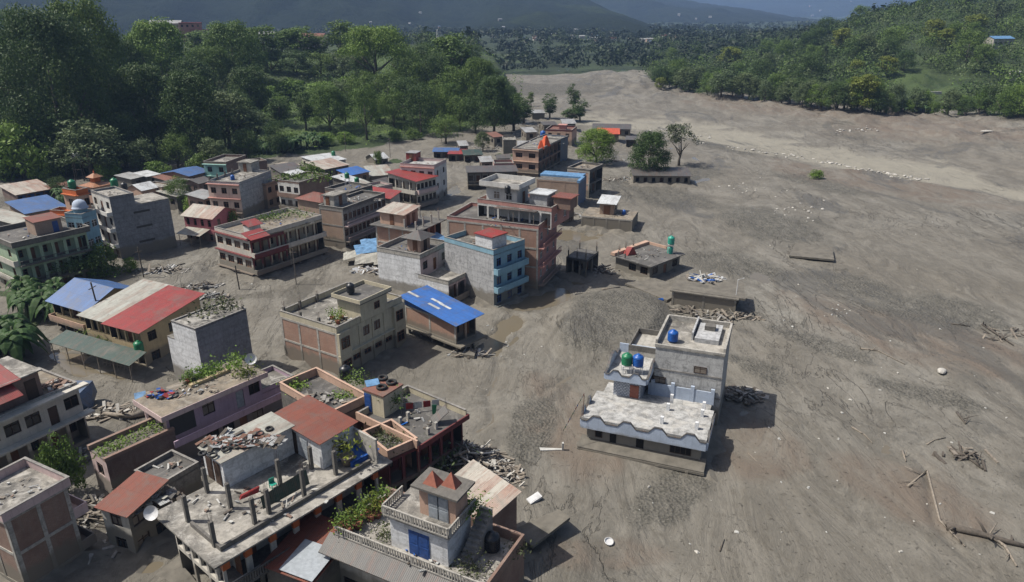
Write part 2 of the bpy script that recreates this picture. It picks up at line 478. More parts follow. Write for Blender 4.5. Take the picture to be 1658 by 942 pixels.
def terrain(x, y, full=False):
    x = np.asarray(x, float); y = np.asarray(y, float)
    px, py = proj(x, y, 0.0)
    n1 = fbm(x * .035, y * .02, 4) - .47; n2 = fbm(x * .16 + y * .05, y * .11, 4) - .47; n3 = fbm(x * .9, y * .8, 3) - .44
    nz = n2 * 1.3
    near = sstep(700, 400, y)
    z = 0.12 + n1 * .5 * sstep(90, 160, y) + n2 * .35 + n3 * .10 * sstep(330, 90, y)
    ridg = 1 - np.abs(fbm(x * .11 - y * .07, y * .06 + x * .05, 4) * 2 - 1)
    z = z + (ridg - .8) * .45 * sstep(860, 1000, px)
    g = np.zeros_like(x); w = np.zeros_like(x); r = np.zeros_like(x); gr = np.zeros_like(x)
    for e in GRAVEL: g = np.maximum(g, ell(px, py, e, nz))
    for e in WET: w = np.maximum(w, ell(px, py, e, n2 * 2.6 + n1 * .8))
    for e in RED: r = np.maximum(r, ell(px, py, e, nz))
    for e in GREEN: gr = np.maximum(gr, ell(px, py, e, nz))
    z = z + ell(px, py, (985, 528, 110, 62, -8), 0) * 1.5
    z = z - w * .55
    sand = sstep(-5, 6, pline(px, py, SAND_TOP) + nz * 30) * sstep(5, -5, pline(px, py, SAND_LOW) + nz * 12) * sstep(880, 960, px)
    z = z - sand * .6 * near
    up = sstep(4, -60, pline(px, py, SAND_TOP)) * sstep(880, 1000, px) * sstep(700, 500, y)
    z = z + up * (2.2 + n2 * 3.5) + up * (np.abs(fbm(x * .07, y * .05, 4) - .47) * 9)
    d = chan(x, y); z = z - .28 * np.exp(-(d / .55) ** 2)
    sl = s_left(x, y); sr = s_right(x, y)
    # left hillside with terraced fields
    hl = np.clip(sl, 0, 160) * .115 + np.clip(sl - 160, 0, 400) * .02
    terr_m = sstep(400, 460, px) * sstep(800, 760, px) * sstep(5, 15, sl) * sstep(130, 100, sl)
    q = (hl + (fbm(x * .018, y * .018, 3) - .45) * 7 * sstep(3, 40, sl)) / 1.6; hq = (np.floor(q) + sstep(.62, 1, q - np.floor(q))) * 1.6
    hl = hl * (1 - terr_m) + hq * terr_m
    hl = hl + (sl > 0) * sstep(0, 40, sl) * (fbm(x * .02, y * .02, 3) - .45) * 5
    lm = sstep(8, -14, px - np.interp(py, [100, 125, 150, 172, 198, 215], [770, 792, 822, 842, 838, 900]) + nz * 10)
    hl = np.where(sl > 0, hl, 0) * sstep(720, 560, y) * lm
    kr = sstep(.25, .60, x / y)
    hr = np.clip(sr, 0, 230) * (.012 + .20 * kr) - np.clip(sr - 230, 0, 400) * .1 * kr
    hr = np.where(sr > 0, hr + sstep(0, 40, sr) * (fbm(x * .02, y * .02, 3) - .45) * 7 * kr, 0); hr = np.maximum(hr, 0)
    far = sstep(570, 900, y)
    z = z * sstep(1500, 700, y) + hl + hr + far * (6 + (fbm(x * .004, y * .004, 3) - .4) * 22)
    if not full: return z
    veg = np.maximum(sstep(-4, 5, sl + nz * 14) * lm, sstep(-6, 6, sr + nz * 18)); veg = np.maximum(veg, sstep(552, 575, y + n1 * 40))
    veg = np.maximum(veg, gr)
    frac = q - np.floor(q)
    field = np.maximum(terr_m * (.35 + .65 * sstep(.9, .6, frac)), sstep(1380, 1480, px) * sstep(10, 30, sr) * sstep(120, 80, sr) * sstep(.45, .6, fbm(x * .02 + 5, y * .03, 3)) * .6)
    field = np.maximum(field, sstep(400, 430, px) * sstep(690, 640, px) * sstep(120, 135, sl) * sstep(230, 200, sl) * .7)
    field = np.maximum(field, sstep(640, 600, y) * sstep(570, 590, y) * .2)
    return z, g, w, sand, veg, r, field
def tz(x, y): return float(terrain(np.array([x]), np.array([y]))[0])
def ground(px, py):
    """first point of the terrain that the line through photo pixel px, py meets"""
    d = ray(px, py)
    ys = np.concatenate([np.linspace(40, 700, 1321), np.linspace(702, 4000, 1500)])
    t = ys / d.y; X = d.x * t; Z = CAM_H + d.z * t
    k = np.nonzero(terrain(X, ys) >= Z)[0]
    i = int(k[0]) if len(k) else len(ys) - 1
    return Vector((float(X[i]), float(ys[i]), tz(X[i], ys[i])))

def grid_mesh(name, X, Y, Z, mats, attrs=None, smooth=True):
    n, m = X.shape
    me = bpy.data.meshes.new(name)
    co = np.stack([X, Y, Z], -1).reshape(-1, 3).astype(np.float32)
    idx = np.arange(n * m).reshape(n, m)
    q = np.stack([idx[:-1, :-1], idx[:-1, 1:], idx[1:, 1:], idx[1:, :-1]], -1).reshape(-1, 4).astype(np.int32)
    me.vertices.add(len(co)); me.vertices.foreach_set('co', co.ravel())
    me.loops.add(q.size); me.loops.foreach_set('vertex_index', q.ravel())
    me.polygons.add(len(q)); me.polygons.foreach_set('loop_start', np.arange(0, q.size, 4, dtype=np.int32))
    me.polygons.foreach_set('loop_total', np.full(len(q), 4, dtype=np.int32))
    if smooth: me.polygons.foreach_set('use_smooth', np.ones(len(q), bool))
    for k, arr in (attrs or {}).items():
        a = me.color_attributes.new(k, 'FLOAT_COLOR', 'POINT'); a.data.foreach_set('color', arr.reshape(-1).astype(np.float32))
    for mt in mats: me.materials.append(mt)
    me.update(); me.validate(); return me

rows = [24.0]
while rows[-1] < 9500: rows.append(rows[-1] * (1.0075 if rows[-1] < 700 else 1.02))
rows = np.array(rows); cols = np.linspace(-1.15, 1.15, 560)
Yg = np.repeat(rows[:, None], len(cols), 1); Xg = cols[None, :] * (Yg * .95 + 30)
Zg, gG, gW, gS, gV, gR, gF = terrain(Xg, Yg, True)
t = NT('mud and grass ground'); pos = t.n('NewGeometry').outputs['Position']
a1 = t.n('VertexColor', layer_name='gm'); a2 = t.n('VertexColor', layer_name='gm2')
s1 = t.n('SeparateColor'); t.l(a1.outputs[0], s1.inputs[0]); s2 = t.n('SeparateColor'); t.l(a2.outputs[0], s2.inputs[0])
flow = t.map(pos, (1.0, .42, 1), (0, 0, math.radians(28)))
flow2 = t.map(pos, (1.0, .7, 1), (0, 0, math.radians(-15)))
nbig = t.noise(pos, .03, 6, .62, .8); nflow = t.noise(flow, .16, 8, .68, 1.6); nfine = t.noise(flow2, .9, 7, .72, .4); nf2 = t.noise(pos, 4.5, 4, .7)
mud = t.mix(t.ramp(nbig, .35, .68), (.147, .134, .111), (.190, .180, .156))
mud = t.mix(t.math('MULTIPLY', t.ramp(nflow, .42, .62), .8), mud, (.096, .088, .073))
mud = t.mix(t.math('MULTIPLY', t.ramp(nflow, .60, .66), .5), mud, (.215, .200, .170))
mud = t.mix(t.math('MULTIPLY', t.ramp(nfine, .5, .72), .6), mud, (.082, .072, .056))
nred = t.math('MULTIPLY', s2.outputs[0], t.ramp(nflow, .3, .6))
mud = t.mix(t.math('MULTIPLY', nred, .8), mud, (.132, .105, .082))
gfac = t.math('MULTIPLY', s1.outputs[0], t.ramp(nfine, .25, .6))
grc = t.mix(t.ramp(nf2, .4, .65), (.050, .048, .040), (.122, .115, .097))
mud = t.mix(t.math('MULTIPLY', gfac, .95), mud, grc)
mud = t.mix(t.math('MULTIPLY', s1.outputs[2], t.ramp(nflow, .2, .5)), mud, (.225, .210, .172))
mud = t.mix(t.math('MULTIPLY', s1.outputs[1], .75), mud, (.105, .085, .055))
# wet silt patches, meandering runnels and cracks
wetn = t.ramp(t.noise(t.map(pos, (1, .5, 1), (0, 0, .4)), .045, 7, .7, 1.2), .55, .60)
mud = t.mix(t.math('MULTIPLY', wetn, .6), mud, (.085, .078, .063))
run = t.noise(t.map(pos, (1, .35, 1), (0, 0, .5)), .09, 6, .6, 2.2)
rl = t.ramp(t.math('ABSOLUTE', t.math('SUBTRACT', run, .5)), .0, .009, (1, 1, 1, 1), (0, 0, 0, 1))
rl = t.math('MULTIPLY', rl, t.ramp(t.noise(pos, .03, 3), .45, .6))
mud = t.mix(t.math('MULTIPLY', rl, .42), mud, (.06, .053, .042))
clod = t.ramp(t.noise(pos, 1.8, 6, .8), .60, .68)
mud = t.mix(t.math('MULTIPLY', t.math('MULTIPLY', clod, t.ramp(t.noise(pos, .06, 4), .45, .62)), .7), mud, (.062, .055, .045))
# pale litter specks and dark clods, real spots in the mud
vo = t.n('TexVoronoi'); t.l(pos, vo.inputs['Vector']); vo.inputs['Scale'].default_value = .55
vr = t.noise(pos, .12, 3)
spk = t.math('MULTIPLY', t.ramp(vo.outputs['Distance'], .045, .07, (1, 1, 1, 1), (0, 0, 0, 1)), t.ramp(vr, .52, .6))
mud = t.mix(t.math('MULTIPLY', spk, .8), mud, (.36, .34, .31))
vo2 = t.n('TexVoronoi'); t.l(pos, vo2.inputs['Vector']); vo2.inputs['Scale'].default_value = 1.1
spd = t.math('MULTIPLY', t.ramp(vo2.outputs['Distance'], .07, .13, (1, 1, 1, 1), (0, 0, 0, 1)), t.ramp(vr, .4, .5, (1, 1, 1, 1), (0, 0, 0, 1)))
mud = t.mix(t.math('MULTIPLY', spd, .5), mud, (.07, .062, .05))
gn = t.noise(pos, .12, 5, .7); gn2 = t.noise(pos, 1.3, 4, .7)
grass = t.mix(t.ramp(gn, .35, .65), (.020, .034, .011), (.040, .062, .018))
fieldc = t.mix(t.ramp(gn2, .35, .65), (.045, .078, .020), (.072, .105, .028))
grass = t.mix(s2.outputs[1], grass, fieldc)
sy = t.n('SeparateXYZ'); t.l(pos, sy.inputs[0])
grass = t.mix(t.math('MULTIPLY', t.ramp(t.noise(pos, .012, 5, .7), .42, .5), t.math('GREATER_THAN', sy.outputs[1], 560.0)), grass, (.020, .032, .012))
grass = t.mix(t.math('MULTIPLY', t.ramp(gn2, .55, .75), .35), grass, (.09, .075, .05))
vf = t.math('ADD', a1.outputs['Alpha'], t.math('MULTIPLY', t.math('SUBTRACT', gn2, .5), .9))
fin = t.mix(t.ramp(vf, .4, .6), mud, grass)
t.l(fin, t.b.inputs['Base Color'])
rg = t.math('SUBTRACT', t.math('ADD', .62, t.math('MULTIPLY', nfine, .4)), t.math('MULTIPLY', s1.outputs[1], .45))
rg = t.math('SUBTRACT', rg, t.math('MULTIPLY', wetn, .35)); t.l(rg, t.b.inputs['Roughness']); t.b.inputs['Specular IOR Level'].default_value = .35
peb = t.n('TexVoronoi'); t.l(pos, peb.inputs['Vector']); peb.inputs['Scale'].default_value = 2.6
hb = t.math('ADD', t.math('ADD', t.math('MULTIPLY', nfine, .42), t.math('MULTIPLY', nflow, 1.6)), t.math('MULTIPLY', t.math('MULTIPLY', peb.outputs['Distance'], s1.outputs[0]), .55))
hb = t.math('SUBTRACT', t.math('ADD', t.math('ADD', hb, t.math('MULTIPLY', clod, .25)), t.math('MULTIPLY', nf2, .08)), t.math('MULTIPLY', rl, .5))
t.bump(hb, .9, .34)
gm = np.stack([gG, gW, gS, gV], -1); gm2 = np.stack([gR, gF, gF * 0, gF * 0 + 1], -1)
tag(link('ground', grid_mesh('ground', Xg, Yg, Zg, [t.m], {'gm': gm, 'gm2': gm2})), kind='structure')

t = NT('brown flood water'); pos = t.n('NewGeometry').outputs['Position']
a = t.noise(pos, .15, 4); t.l(t.mix(a, (.15, .125, .085), (.125, .11, .085)), t.b.inputs['Base Color'])
t.b.inputs['Roughness'].default_value = .13; t.bump(t.noise(pos, 1.2, 3), .06, .05)
m = MB(); m.quad((-120, 30, -.14), (60, 30, -.14), (60, 260, -.14), (-120, 260, -.14))
tag(m.build('flood_water', t.m), kind='structure')

# ---------------------------------------------------------------- mountains
def mountain(name, ridge, Y, depth, col1, col2, seed, rough=60, nx=260, ny=90, fields=0.25, zb=-6):
    """ridge: photo silhouette points; the ridge stands at distance Y, its foot depth metres nearer"""
    w = [at_y(a, b, Y) for a, b in ridge]
    xs = np.array([p.x for p in w]); zs = np.array([p.z for p in w])
    u = np.linspace(xs[0], xs[-1], nx); v = np.concatenate([np.linspace(0, 1, ny), 1 + np.linspace(.03, .5, 14)])
    U, V = np.meshgrid(u, v)
    top = np.interp(U, xs, zs)
    VV = np.minimum(V, 2 - V)
    prof = np.clip(VV, 0, 1) ** 1.25
    YY = Y - depth * (1 - V)
    k = 1.0 / rough
    g = 1 - np.abs(fbm(U * k * .35 + seed * 7.7, YY * k * .12 + seed, 5) * 2 - 1)
    sp = 1 - np.abs(fbm(U * k * .09 + seed * 3.3, YY * k * .05 + seed, 4) * 2 - 1)
    env = np.sin(np.clip(V, 0, 1) * math.pi) ** .8 + (V > 1) * .5
    Z = zb + (top - zb) * prof + (g - .75) * top.clip(30, 600) * .28 * env + (sp - .75) * top.clip(30, 600) * .65 * env
    Z = Z + (fbm(U * k * 3, YY * k * 3, 4) - .45) * rough * .12
    YY = YY + (fbm(U * k * .5 + 3, V * 3 + seed, 4) - .5) * depth * .25 * env
    mt = NT(name + ' slope'); ps = mt.n('NewGeometry').outputs['Position']
    n1 = mt.noise(ps, .5 / rough, 8, .7, 1.0); n2 = mt.noise(ps, 6.0 / rough, 6, .75); n3 = mt.noise(ps, .22 / rough, 5, .6, .5)
    c = mt.mix(mt.ramp(n1, .38, .62), col1, col2)
    c = mt.mix(mt.math('MULTIPLY', mt.ramp(n3, .54, .62), fields), c, (.10, .135, .045))
    c = mt.mix(mt.math('MULTIPLY', mt.ramp(mt.noise(ps, 2.2 / rough, 7, .8, 2), .60, .68), fields * 1.1), c, (.13, .13, .07))
    c = mt.mix(mt.math('MULTIPLY', mt.ramp(n2, .45, .68), .6), c, tuple(v_ * .4 for v_ in col1))
    mt.l(c, mt.b.inputs['Base Color']); mt.b.inputs['Roughness'].default_value = 1; mt.b.inputs['Specular IOR Level'].default_value = .1
    mt.bump(mt.math('ADD', n2, n1), 1.0, rough * .25)
    me = grid_mesh(name, U, YY, Z, [mt.m])
    tag(link(name, me), kind='structure')
    from mathutils.bvhtree import BVHTree
    return me
M1 = mountain('forested_mountain', [(-900, -180), (-300, -150), (0, -120), (300, -105), (500, -85), (700, -60), (860, -28), (940, -6), (1000, 30), (1060, 72), (1120, 92), (1200, 104)], 2300, 1250, (.014, .024, .012), (.024, .036, .017), 1, 70)
M2 = mountain('ridge_mountain', [(500, -120), (800, -70), (960, -30), (1060, -12), (1130, 4), (1200, 14), (1225, 19), (1260, 27), (1290, 42), (1320, 54), (1341, 66), (1380, 82), (1440, 92), (1500, 96)], 3900, 1500, (.016, .026, .014), (.028, .040, .020), 2, 110, fields=.12)
M3 = mountain('distant_mountain', [(300, -60), (900, -50), (1130, -40), (1300, -50), (1500, -60), (1800, -70), (2500, -60), (3000, -60)], 8200, 3300, (.020, .034, .022), (.034, .048, .03), 3, 260, fields=.2)
M4 = mountain('side_mountain', [(1290, 100), (1340, 80), (1400, 60), (1460, 42), (1510, 20), (1560, 2), (1640, -25), (1800, -80), (2200, -150), (2800, -160)], 2600, 1500, (.020, .038, .014), (.036, .060, .020), 4, 90, fields=.35)
# the valley air: even blue haze round camera and scene
hz = MB(); hz.box(-9800, -60, -40, 9800, 9600, 760)
hm = bpy.data.materials.new('valley haze'); hm.use_nodes = True; nt = hm.node_tree
for nd in list(nt.nodes):
    if nd.type != 'OUTPUT_MATERIAL': nt.nodes.remove(nd)
pv = nt.nodes.new('ShaderNodeVolumePrincipled'); pv.inputs['Color'].default_value = (.36, .55, .95, 1)
pv.inputs['Density'].default_value = .00014; pv.inputs['Anisotropy'].default_value = 0.1
nt.links.new(pv.outputs[0], [n for n in nt.nodes if n.type == 'OUTPUT_MATERIAL'][0].inputs['Volume'])
tag(hz.build('haze', hm), kind='stuff')

# ---------------------------------------------------------------- foliage
def quads_mesh(name, cen, nor, size, mats, roll=None, aspect=1.0, mat_idx=None):
    """many leaf quads: centres, normals, sizes"""
    n = len(cen); cen = np.asarray(cen); nor = np.asarray(nor, float)
    nor /= np.linalg.norm(nor, axis=1, keepdims=True) + 1e-9
    r = npr.normal(size=(n, 3)); a = np.cross(nor, r); a /= np.linalg.norm(a, axis=1, keepdims=True) + 1e-9
    b = np.cross(nor, a); s = np.asarray(size).reshape(-1, 1) * .5
    if roll is not None: a = roll / (np.linalg.norm(roll, axis=1, keepdims=True) + 1e-9); b = np.cross(nor, a)
    a = a * s; b = b * s * aspect
    k1 = npr.uniform(.25, .7, (n, 1)); k2 = npr.uniform(.25, .7, (n, 1))
    co = np.stack([cen - a, cen - b * k1 + a * .1, cen + a, cen + b * k2 - a * .1], 1).reshape(-1, 3).astype(np.float32)
    me = bpy.data.meshes.new(name); me.vertices.add(n * 4); me.vertices.foreach_set('co', co.ravel())
    me.loops.add(n * 4); me.loops.foreach_set('vertex_index', np.arange(n * 4, dtype=np.int32))
    me.polygons.add(n); me.polygons.foreach_set('loop_start', np.arange(0, n * 4, 4, dtype=np.int32))
    me.polygons.foreach_set('loop_total', np.full(n, 4, dtype=np.int32))
    if mat_idx is not None: me.polygons.foreach_set('material_index', mat_idx.astype(np.int32))
    for m_ in (mats if isinstance(mats, (list, tuple)) else [mats]): me.materials.append(m_)
    me.update(); return me

def crown_pts(seed, w, h, z0, blobs, per, shape='round', leaf=.6, br=.24):
    R = np.random.RandomState(seed); cs = []; ns = []
    for i in range(blobs):
        a = R.uniform(0, 2 * math.pi)
        if shape == 'round':
            zz = R.uniform(0, 1) ** .8; rr = math.sqrt(max(0, 1 - (zz * 1.15 - .25) ** 2)) * R.uniform(.45, .95)
        elif shape == 'column':
            zz = R.uniform(0, 1); rr = (.55 + .45 * math.sin(zz * math.pi)) * R.uniform(.3, 1)
        elif shape == 'umbrella':
            zz = 1 - R.uniform(0, 1) ** 1.7 * .6; rr = math.sqrt(max(0, 1 - (zz - .4) ** 2 * 1.6)) * R.uniform(.2, 1)
        else:
            zz = R.uniform(0, 1); rr = (1 - zz) ** .7 * R.uniform(.5, 1)
        c = np.array([math.cos(a) * rr * w / 2, math.sin(a) * rr * w / 2, z0 + zz * (h - z0)])
        r = br * w * R.uniform(.55, 1.25) * .5
        d = R.normal(size=(per, 3)); d[:, 2] += .25; d /= np.linalg.norm(d, axis=1, keepdims=True)
        rad = r * R.uniform(.55, 1.08, (per, 1)) ; p = c + d * rad * np.array([1, 1, .72])
        cs.append(p); ns.append(d + R.normal(size=(per, 3)) * .55 + np.array([0, 0, .3]))
    return np.concatenate(cs), np.concatenate(ns)

TREES = {}
def tree_proto(key, leafmat, seed, w, h, z0, blobs, per, shape, leaf, br=.34, trunk=.35, limbs=5):
    c, n = crown_pts(seed, w, h, z0, blobs, per, shape, leaf, br)
    crown = quads_mesh('crown', c, n, np.random.RandomState(seed).uniform(.6, 1.4, len(c)) * leaf, C(leafmat))
    R = random.Random(seed); m = MB()
    m.tube([(0, 0, -.8), (R.uniform(-.1, .1), 0, z0 * .5), (R.uniform(-.3, .3), R.uniform(-.3, .3), z0), (0, 0, z0 + (h - z0) * .6)], [trunk * 1.3, trunk, trunk * .8, trunk * .25], 7)
    for i in range(limbs):
        a = i * 2.4 + R.uniform(-.4, .4); l = w * .36
        zs = z0 * R.uniform(.7, 1.1)
        m.tube([(0, 0, zs), (math.cos(a) * l * .5, math.sin(a) * l * .5, zs + (h - z0) * .25), (math.cos(a) * l, math.sin(a) * l, zs + (h - z0) * .5)], [trunk * .5, trunk * .35, trunk * .12], 5)
    TREES[key] = (m.mesh('trunk', [C('bark')], True), crown, h, w)
tree_proto('giant', 'dark leaf', 31, 34, 27, 4, 330, 110, 'round', .62, .20, .9, 7)
tree_proto('big', 'mid leaf', 32, 24, 24, 4, 220, 100, 'round', .6, .24, .8, 6)
tree_proto('big bright', 'bright leaf', 33, 20, 20, 4, 190, 100, 'round', .6, .26, .7, 6)
tree_proto('big dark', 'dark leaf', 34, 20, 20, 3, 190, 100, 'round', .6, .26, .7, 6)
tree_proto('big umbrella', 'bright leaf', 35, 26, 20, 7, 200, 100, 'umbrella', .6, .22, .7, 7)
tree_proto('broad', 'mid leaf', 1, 11, 12, 3.2, 56, 100, 'round', .42, .42)
tree_proto('bright', 'bright leaf', 2, 11, 12, 2.0, 60, 110, 'round', .42, .42)
tree_proto('dark', 'dark leaf', 3, 11, 12, 1.8, 70, 110, 'round', .42, .42)
tree_proto('grey', 'grey leaf', 4, 9, 11, 2.5, 60, 80, 'round', .5)
tree_proto('tall', 'mid leaf', 5, 6, 14, 3.5, 46, 80, 'column', .5, .5)
tree_proto('tall dark', 'dark leaf', 6, 6, 14, 3.5, 46, 80, 'column', .5, .5)
tree_proto('umbrella', 'bright leaf', 7, 14, 12, 5, 70, 80, 'umbrella', .5, .26)
tree_proto('sparse', 'dusty leaf', 8, 10, 12, 4, 40, 45, 'umbrella', .55, .3)
tree_proto('pine', 'far leaf', 9, 6, 13, 3, 40, 60, 'cone', .5, .42)
tree_proto('full', 'mid leaf', 21, 11, 11, .9, 70, 100, 'round', .45, .42)
tree_proto('full dark', 'dark leaf', 22, 11, 11, .9, 70, 100, 'round', .45, .42)
tree_proto('full grey', 'grey leaf', 23, 10, 10, .9, 70, 80, 'round', .5, .36)
tree_proto('bush', 'bright leaf', 10, 6, 4.5, .4, 36, 70, 'round', .42, .42, .12, 3)
tree_proto('bush dark', 'mid leaf', 12, 6, 4.5, .4, 36, 70, 'round', .42, .42, .12, 3)
tree_proto('lime', 'lime leaf', 13, 8, 9, 2, 50, 70, 'round', .5)

def plant_tree(key, loc, h, w, name='tree', label=None, cat='tree', group=None, rz=None):
    tm, cm, h0, w0 = TREES[key]
    o = empty(name, loc, rnd.uniform(0, 6.28) if rz is None else rz, label, cat, group)
    sx = w / w0; o.scale = (sx, sx, h / h0)
    a = link('trunk', tm, o); b = link('crown', cm, o)
    return o
def tree_px(key, bx, by, ty, wpx, name='tree', label=None, group=None, cat='tree'):
    p = ground(bx, by)
    if wpx > 62 and key in ('dark', 'broad', 'bright', 'umbrella'): key = {'dark': 'giant' if wpx > 140 else 'big dark', 'broad': 'big', 'bright': 'big bright', 'umbrella': 'big umbrella'}[key]
    top = at_y(bx, ty, p.y); dep = p.y * CP + (CAM_H - p.z) * SP
    return plant_tree(key, p, max(1, top.z - p.z), wpx * dep / F_PX, name, label, cat, group)
# ---------------------------------------------------------------- building kit
WINC = {}
def win_mesh(w, h, style):
    vr_ = rnd.choice((0, 0, 1, 2, 2)); key = (round(w, 1), round(h, 1), style, vr_)
    if key in WINC: return WINC[key]
    w, h = key[0], key[1]
    fr = MB(); f = .07
    # local frame: x along wall, z up, -y outward; origin bottom centre; sits in the recess
    for (x0, z0, x1, z1) in ((-w / 2, 0, -w / 2 + f, h), (w / 2 - f, 0, w / 2, h), (-w / 2 + f, 0, w / 2 - f, f), (-w / 2 + f, h - f, w / 2 - f, h)):
        fr.box(x0, -.04, z0, x1, .04, z1)
    nv = max(1, int(round(w / .6))) - 1
    for i in range(nv):
        x = -w / 2 + w * (i + 1) / (nv + 1); fr.box(x - .03, -.03, f, x + .03, .03, h - f)
    if style == 'grille':
        for i in range(3):
            z = h * (i + 1) / 4; fr.box(-w / 2 + f, -.05, z - .015, w / 2 - f, -.03, z + .015)
    else: fr.box(-w / 2 + f, -.025, h * .68 - .03, w / 2 - f, .025, h * .68 + .03)
    pn = MB(); pn.box(-w / 2 + .01, .045, .01, w / 2 - .01, .06, h - .01)
    fm = {'wood': 'brown wood', 'dark': 'dark wood', 'grille': 'dark wood', 'white': 'white metal', 'blue': 'blue door paint'}[style]
    WINC[key] = (fr.mesh('window', [C(fm)]), pn.mesh('pane', [C(('glass', 'curtain', 'unlit void')[vr_])])); return WINC[key]
def door_mesh(w, h, mat):
    key = ('d', round(w, 1), round(h, 1), mat)
    if key in WINC: return WINC[key]
    m = MB(); w, h = key[1], key[2]
    m.box(-w / 2, -.03, 0, w / 2, .03, h); m.box(-w / 2 + .1, -.05, .15, w / 2 - .1, -.032, h * .45); m.box(-w / 2 + .1, -.05, h * .52, w / 2 - .1, -.032, h - .12)
    WINC[key] = m.mesh('door', [C(mat)]); return WINC[key]

class House:
    """a building whose roof corners N (near), L (left), R (right) are given in photo pixels at roof height h"""
    def __init__(s, name, label, cat, N, L, R, h, fh=3.0, wall='grey plaster', wl=None, Lf='plain', Rf='plain', Bf='plain',
                 base=-1.4, roof='flat', rm='roof screed', ph=.8, pt=.14, pm=None, oh=.0, rise=1.2, along='y', group=None,
                 tilt=(0, 0), band=None, wins='dark', bay=2.8, balm=None, zb=None, quiet=False, win=None, openw=None, parent=None, back_open=False, rpm=None, side_type=None):
        if isinstance(h, tuple): h = hgt(h[0], h[1], h[2], zb or 0)
        s.h = h; z0 = 0
        n, l, r = W(N[0], N[1], h), W(L[0], L[1], h), W(R[0], R[1], h)
        a, b = (r - n), (l - n); a.z = b.z = 0
        ang = math.atan2(a.x * b.y - a.y * b.x, a.dot(b)); ra = math.atan2(a.y, a.x)
        off = (ang - math.pi / 2) / 2
        la, lb = a.length, b.length
        wgt = lb / (la + lb)
        rz = ra + off * 2 * wgt
        s.ang = math.degrees(ang); s.w, s.d = la * math.cos(off * 2 * wgt), lb * math.cos(off * 2 * (1 - wgt))
        s.root = empty(name, (n.x, n.y, zb or 0), rz, label, cat, group, tilt)
        s.rz = rz; s.n = n; s.h = h = h - (zb or 0); s.fh = fh; s.basez = base; s.label = label
        s.wins = wins; s.bay = bay; s.balm = balm or wall; s.wallm = wall
        if not quiet: print('HOUSE %-46s ang %5.1f w %5.1f d %5.1f h %4.1f rz %5.1f' % (label[:46], s.ang, s.w, s.d, h, math.degrees(rz)))
        wl = wl or wall
        mats = [C(wall), C(wl), C('dark soot wall')]  # last slot: inner wall faces, interior shade put into the colour
        s.wallb = MB(); s.cols = MB(); s.slab = MB(); s.nf = 0; s.inner = MB()
        corners = [(0, 0), (s.w, 0), (s.w, s.d), (0, s.d)]
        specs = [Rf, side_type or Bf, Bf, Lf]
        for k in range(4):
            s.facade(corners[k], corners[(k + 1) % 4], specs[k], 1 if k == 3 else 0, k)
        z = h - fh
        while z > base:
            s.slab.box(.2, .2, z - .12, s.w - .2, s.d - .2, z); z -= fh
        s.wallb.build('wall', mats, s.root)
        s.slab.build('floor_slab', C('old concrete'), s.root)
        if s.cols.v: s.cols.build('concrete_frame', C(band or 'concrete'), s.root)
        if s.inner.v: s.inner.build('inner_wall', [C(balm or wall)], s.root)
        if base < -.5 and not zb: s.silt()
        if roof == 'flat':
            m = MB(); m.box(-oh, -oh, h - .15, s.w + oh, s.d + oh, h); 
            m.build('roof_slab', [C(rm)], s.root)
            if ph > 0:
                p = MB(); e = oh; x0, y0, x1, y1 = -e, -e, s.w + e, s.d + e
                sides = pm[1] if isinstance(pm, tuple) else 'NESW'
                if 'S' in sides: p.box(x0, y0, h, x1, y0 + pt, h + ph)
                if 'N' in sides: p.box(x0, y1 - pt, h, x1, y1, h + ph)
                if 'W' in sides: p.box(x0, y0 + pt, h, x0 + pt, y1 - pt, h + ph)
                if 'E' in sides: p.box(x1 - pt, y0 + pt, h, x1, y1 - pt, h + ph)
                p.build('parapet', [C((pm[0] if isinstance(pm, tuple) else pm) or wall)], s.root)
                cpm = MB(); c = .05
                if 'S' in sides: cpm.box(x0 - c, y0 - c, h + ph, x1 + c, y0 + pt + c, h + ph + .06)
                if 'N' in sides: cpm.box(x0 - c, y1 - pt - c, h + ph, x1 + c, y1 + c, h + ph + .06)
                if 'W' in sides: cpm.box(x0 - c, y0 + pt + c, h + ph, x0 + pt + c, y1 - pt - c, h + ph + .06)
                if 'E' in sides: cpm.box(x1 - pt - c, y0 + pt + c, h + ph, x1 + c, y1 - pt - c, h + ph + .06)
                cpm.build('coping', C(rpm or 'concrete'), s.root)
        elif roof == 'mono':
            s.mono(0, 0, s.w, s.d, h, rise, along, C(rm), oh or .35, s.root, wallm=C(wl))
        elif roof == 'gable':
            s.gable(0, 0, s.w, s.d, h, rise, along, C(rm), oh or .4, s.root, C(wall))
        elif roof == 'hip':
            s.hip(0, 0, s.w, s.d, h, rise, C(rm), oh or .5, s.root)
    def silt(s):
        """mud banked up against the walls"""
        m = MB(); R = random.Random(int(abs(s.n.x) * 10)); pts = []
        per = [((0, 0), (s.w, 0), (0, -1)), ((s.w, 0), (s.w, s.d), (1, 0)), ((s.w, s.d), (0, s.d), (0, 1)), ((0, s.d), (0, 0), (-1, 0))]
        for a, b, nr in per:
            L = math.hypot(b[0] - a[0], b[1] - a[1]); k = max(3, int(L / 1.2))
            for i in range(k):
                t_ = i / k; x, y = a[0] + (b[0] - a[0]) * t_, a[1] + (b[1] - a[1]) * t_
                nx, ny = nr
                if i == 0: nx, ny = (-1, -1) if nr == (0, -1) else (1, -1) if nr == (1, 0) else (1, 1) if nr == (0, 1) else (-1, 1)
                o = R.uniform(.8, 3.2); h_ = R.uniform(.15, 1.05) ** 1.2
                pts.append(((x - nx * .1, y - ny * .1, h_), (x + nx * o * .45, y + ny * o * .45, h_ * .35 + .08), (x + nx * o, y + ny * o, -.12)))
        n = len(pts)
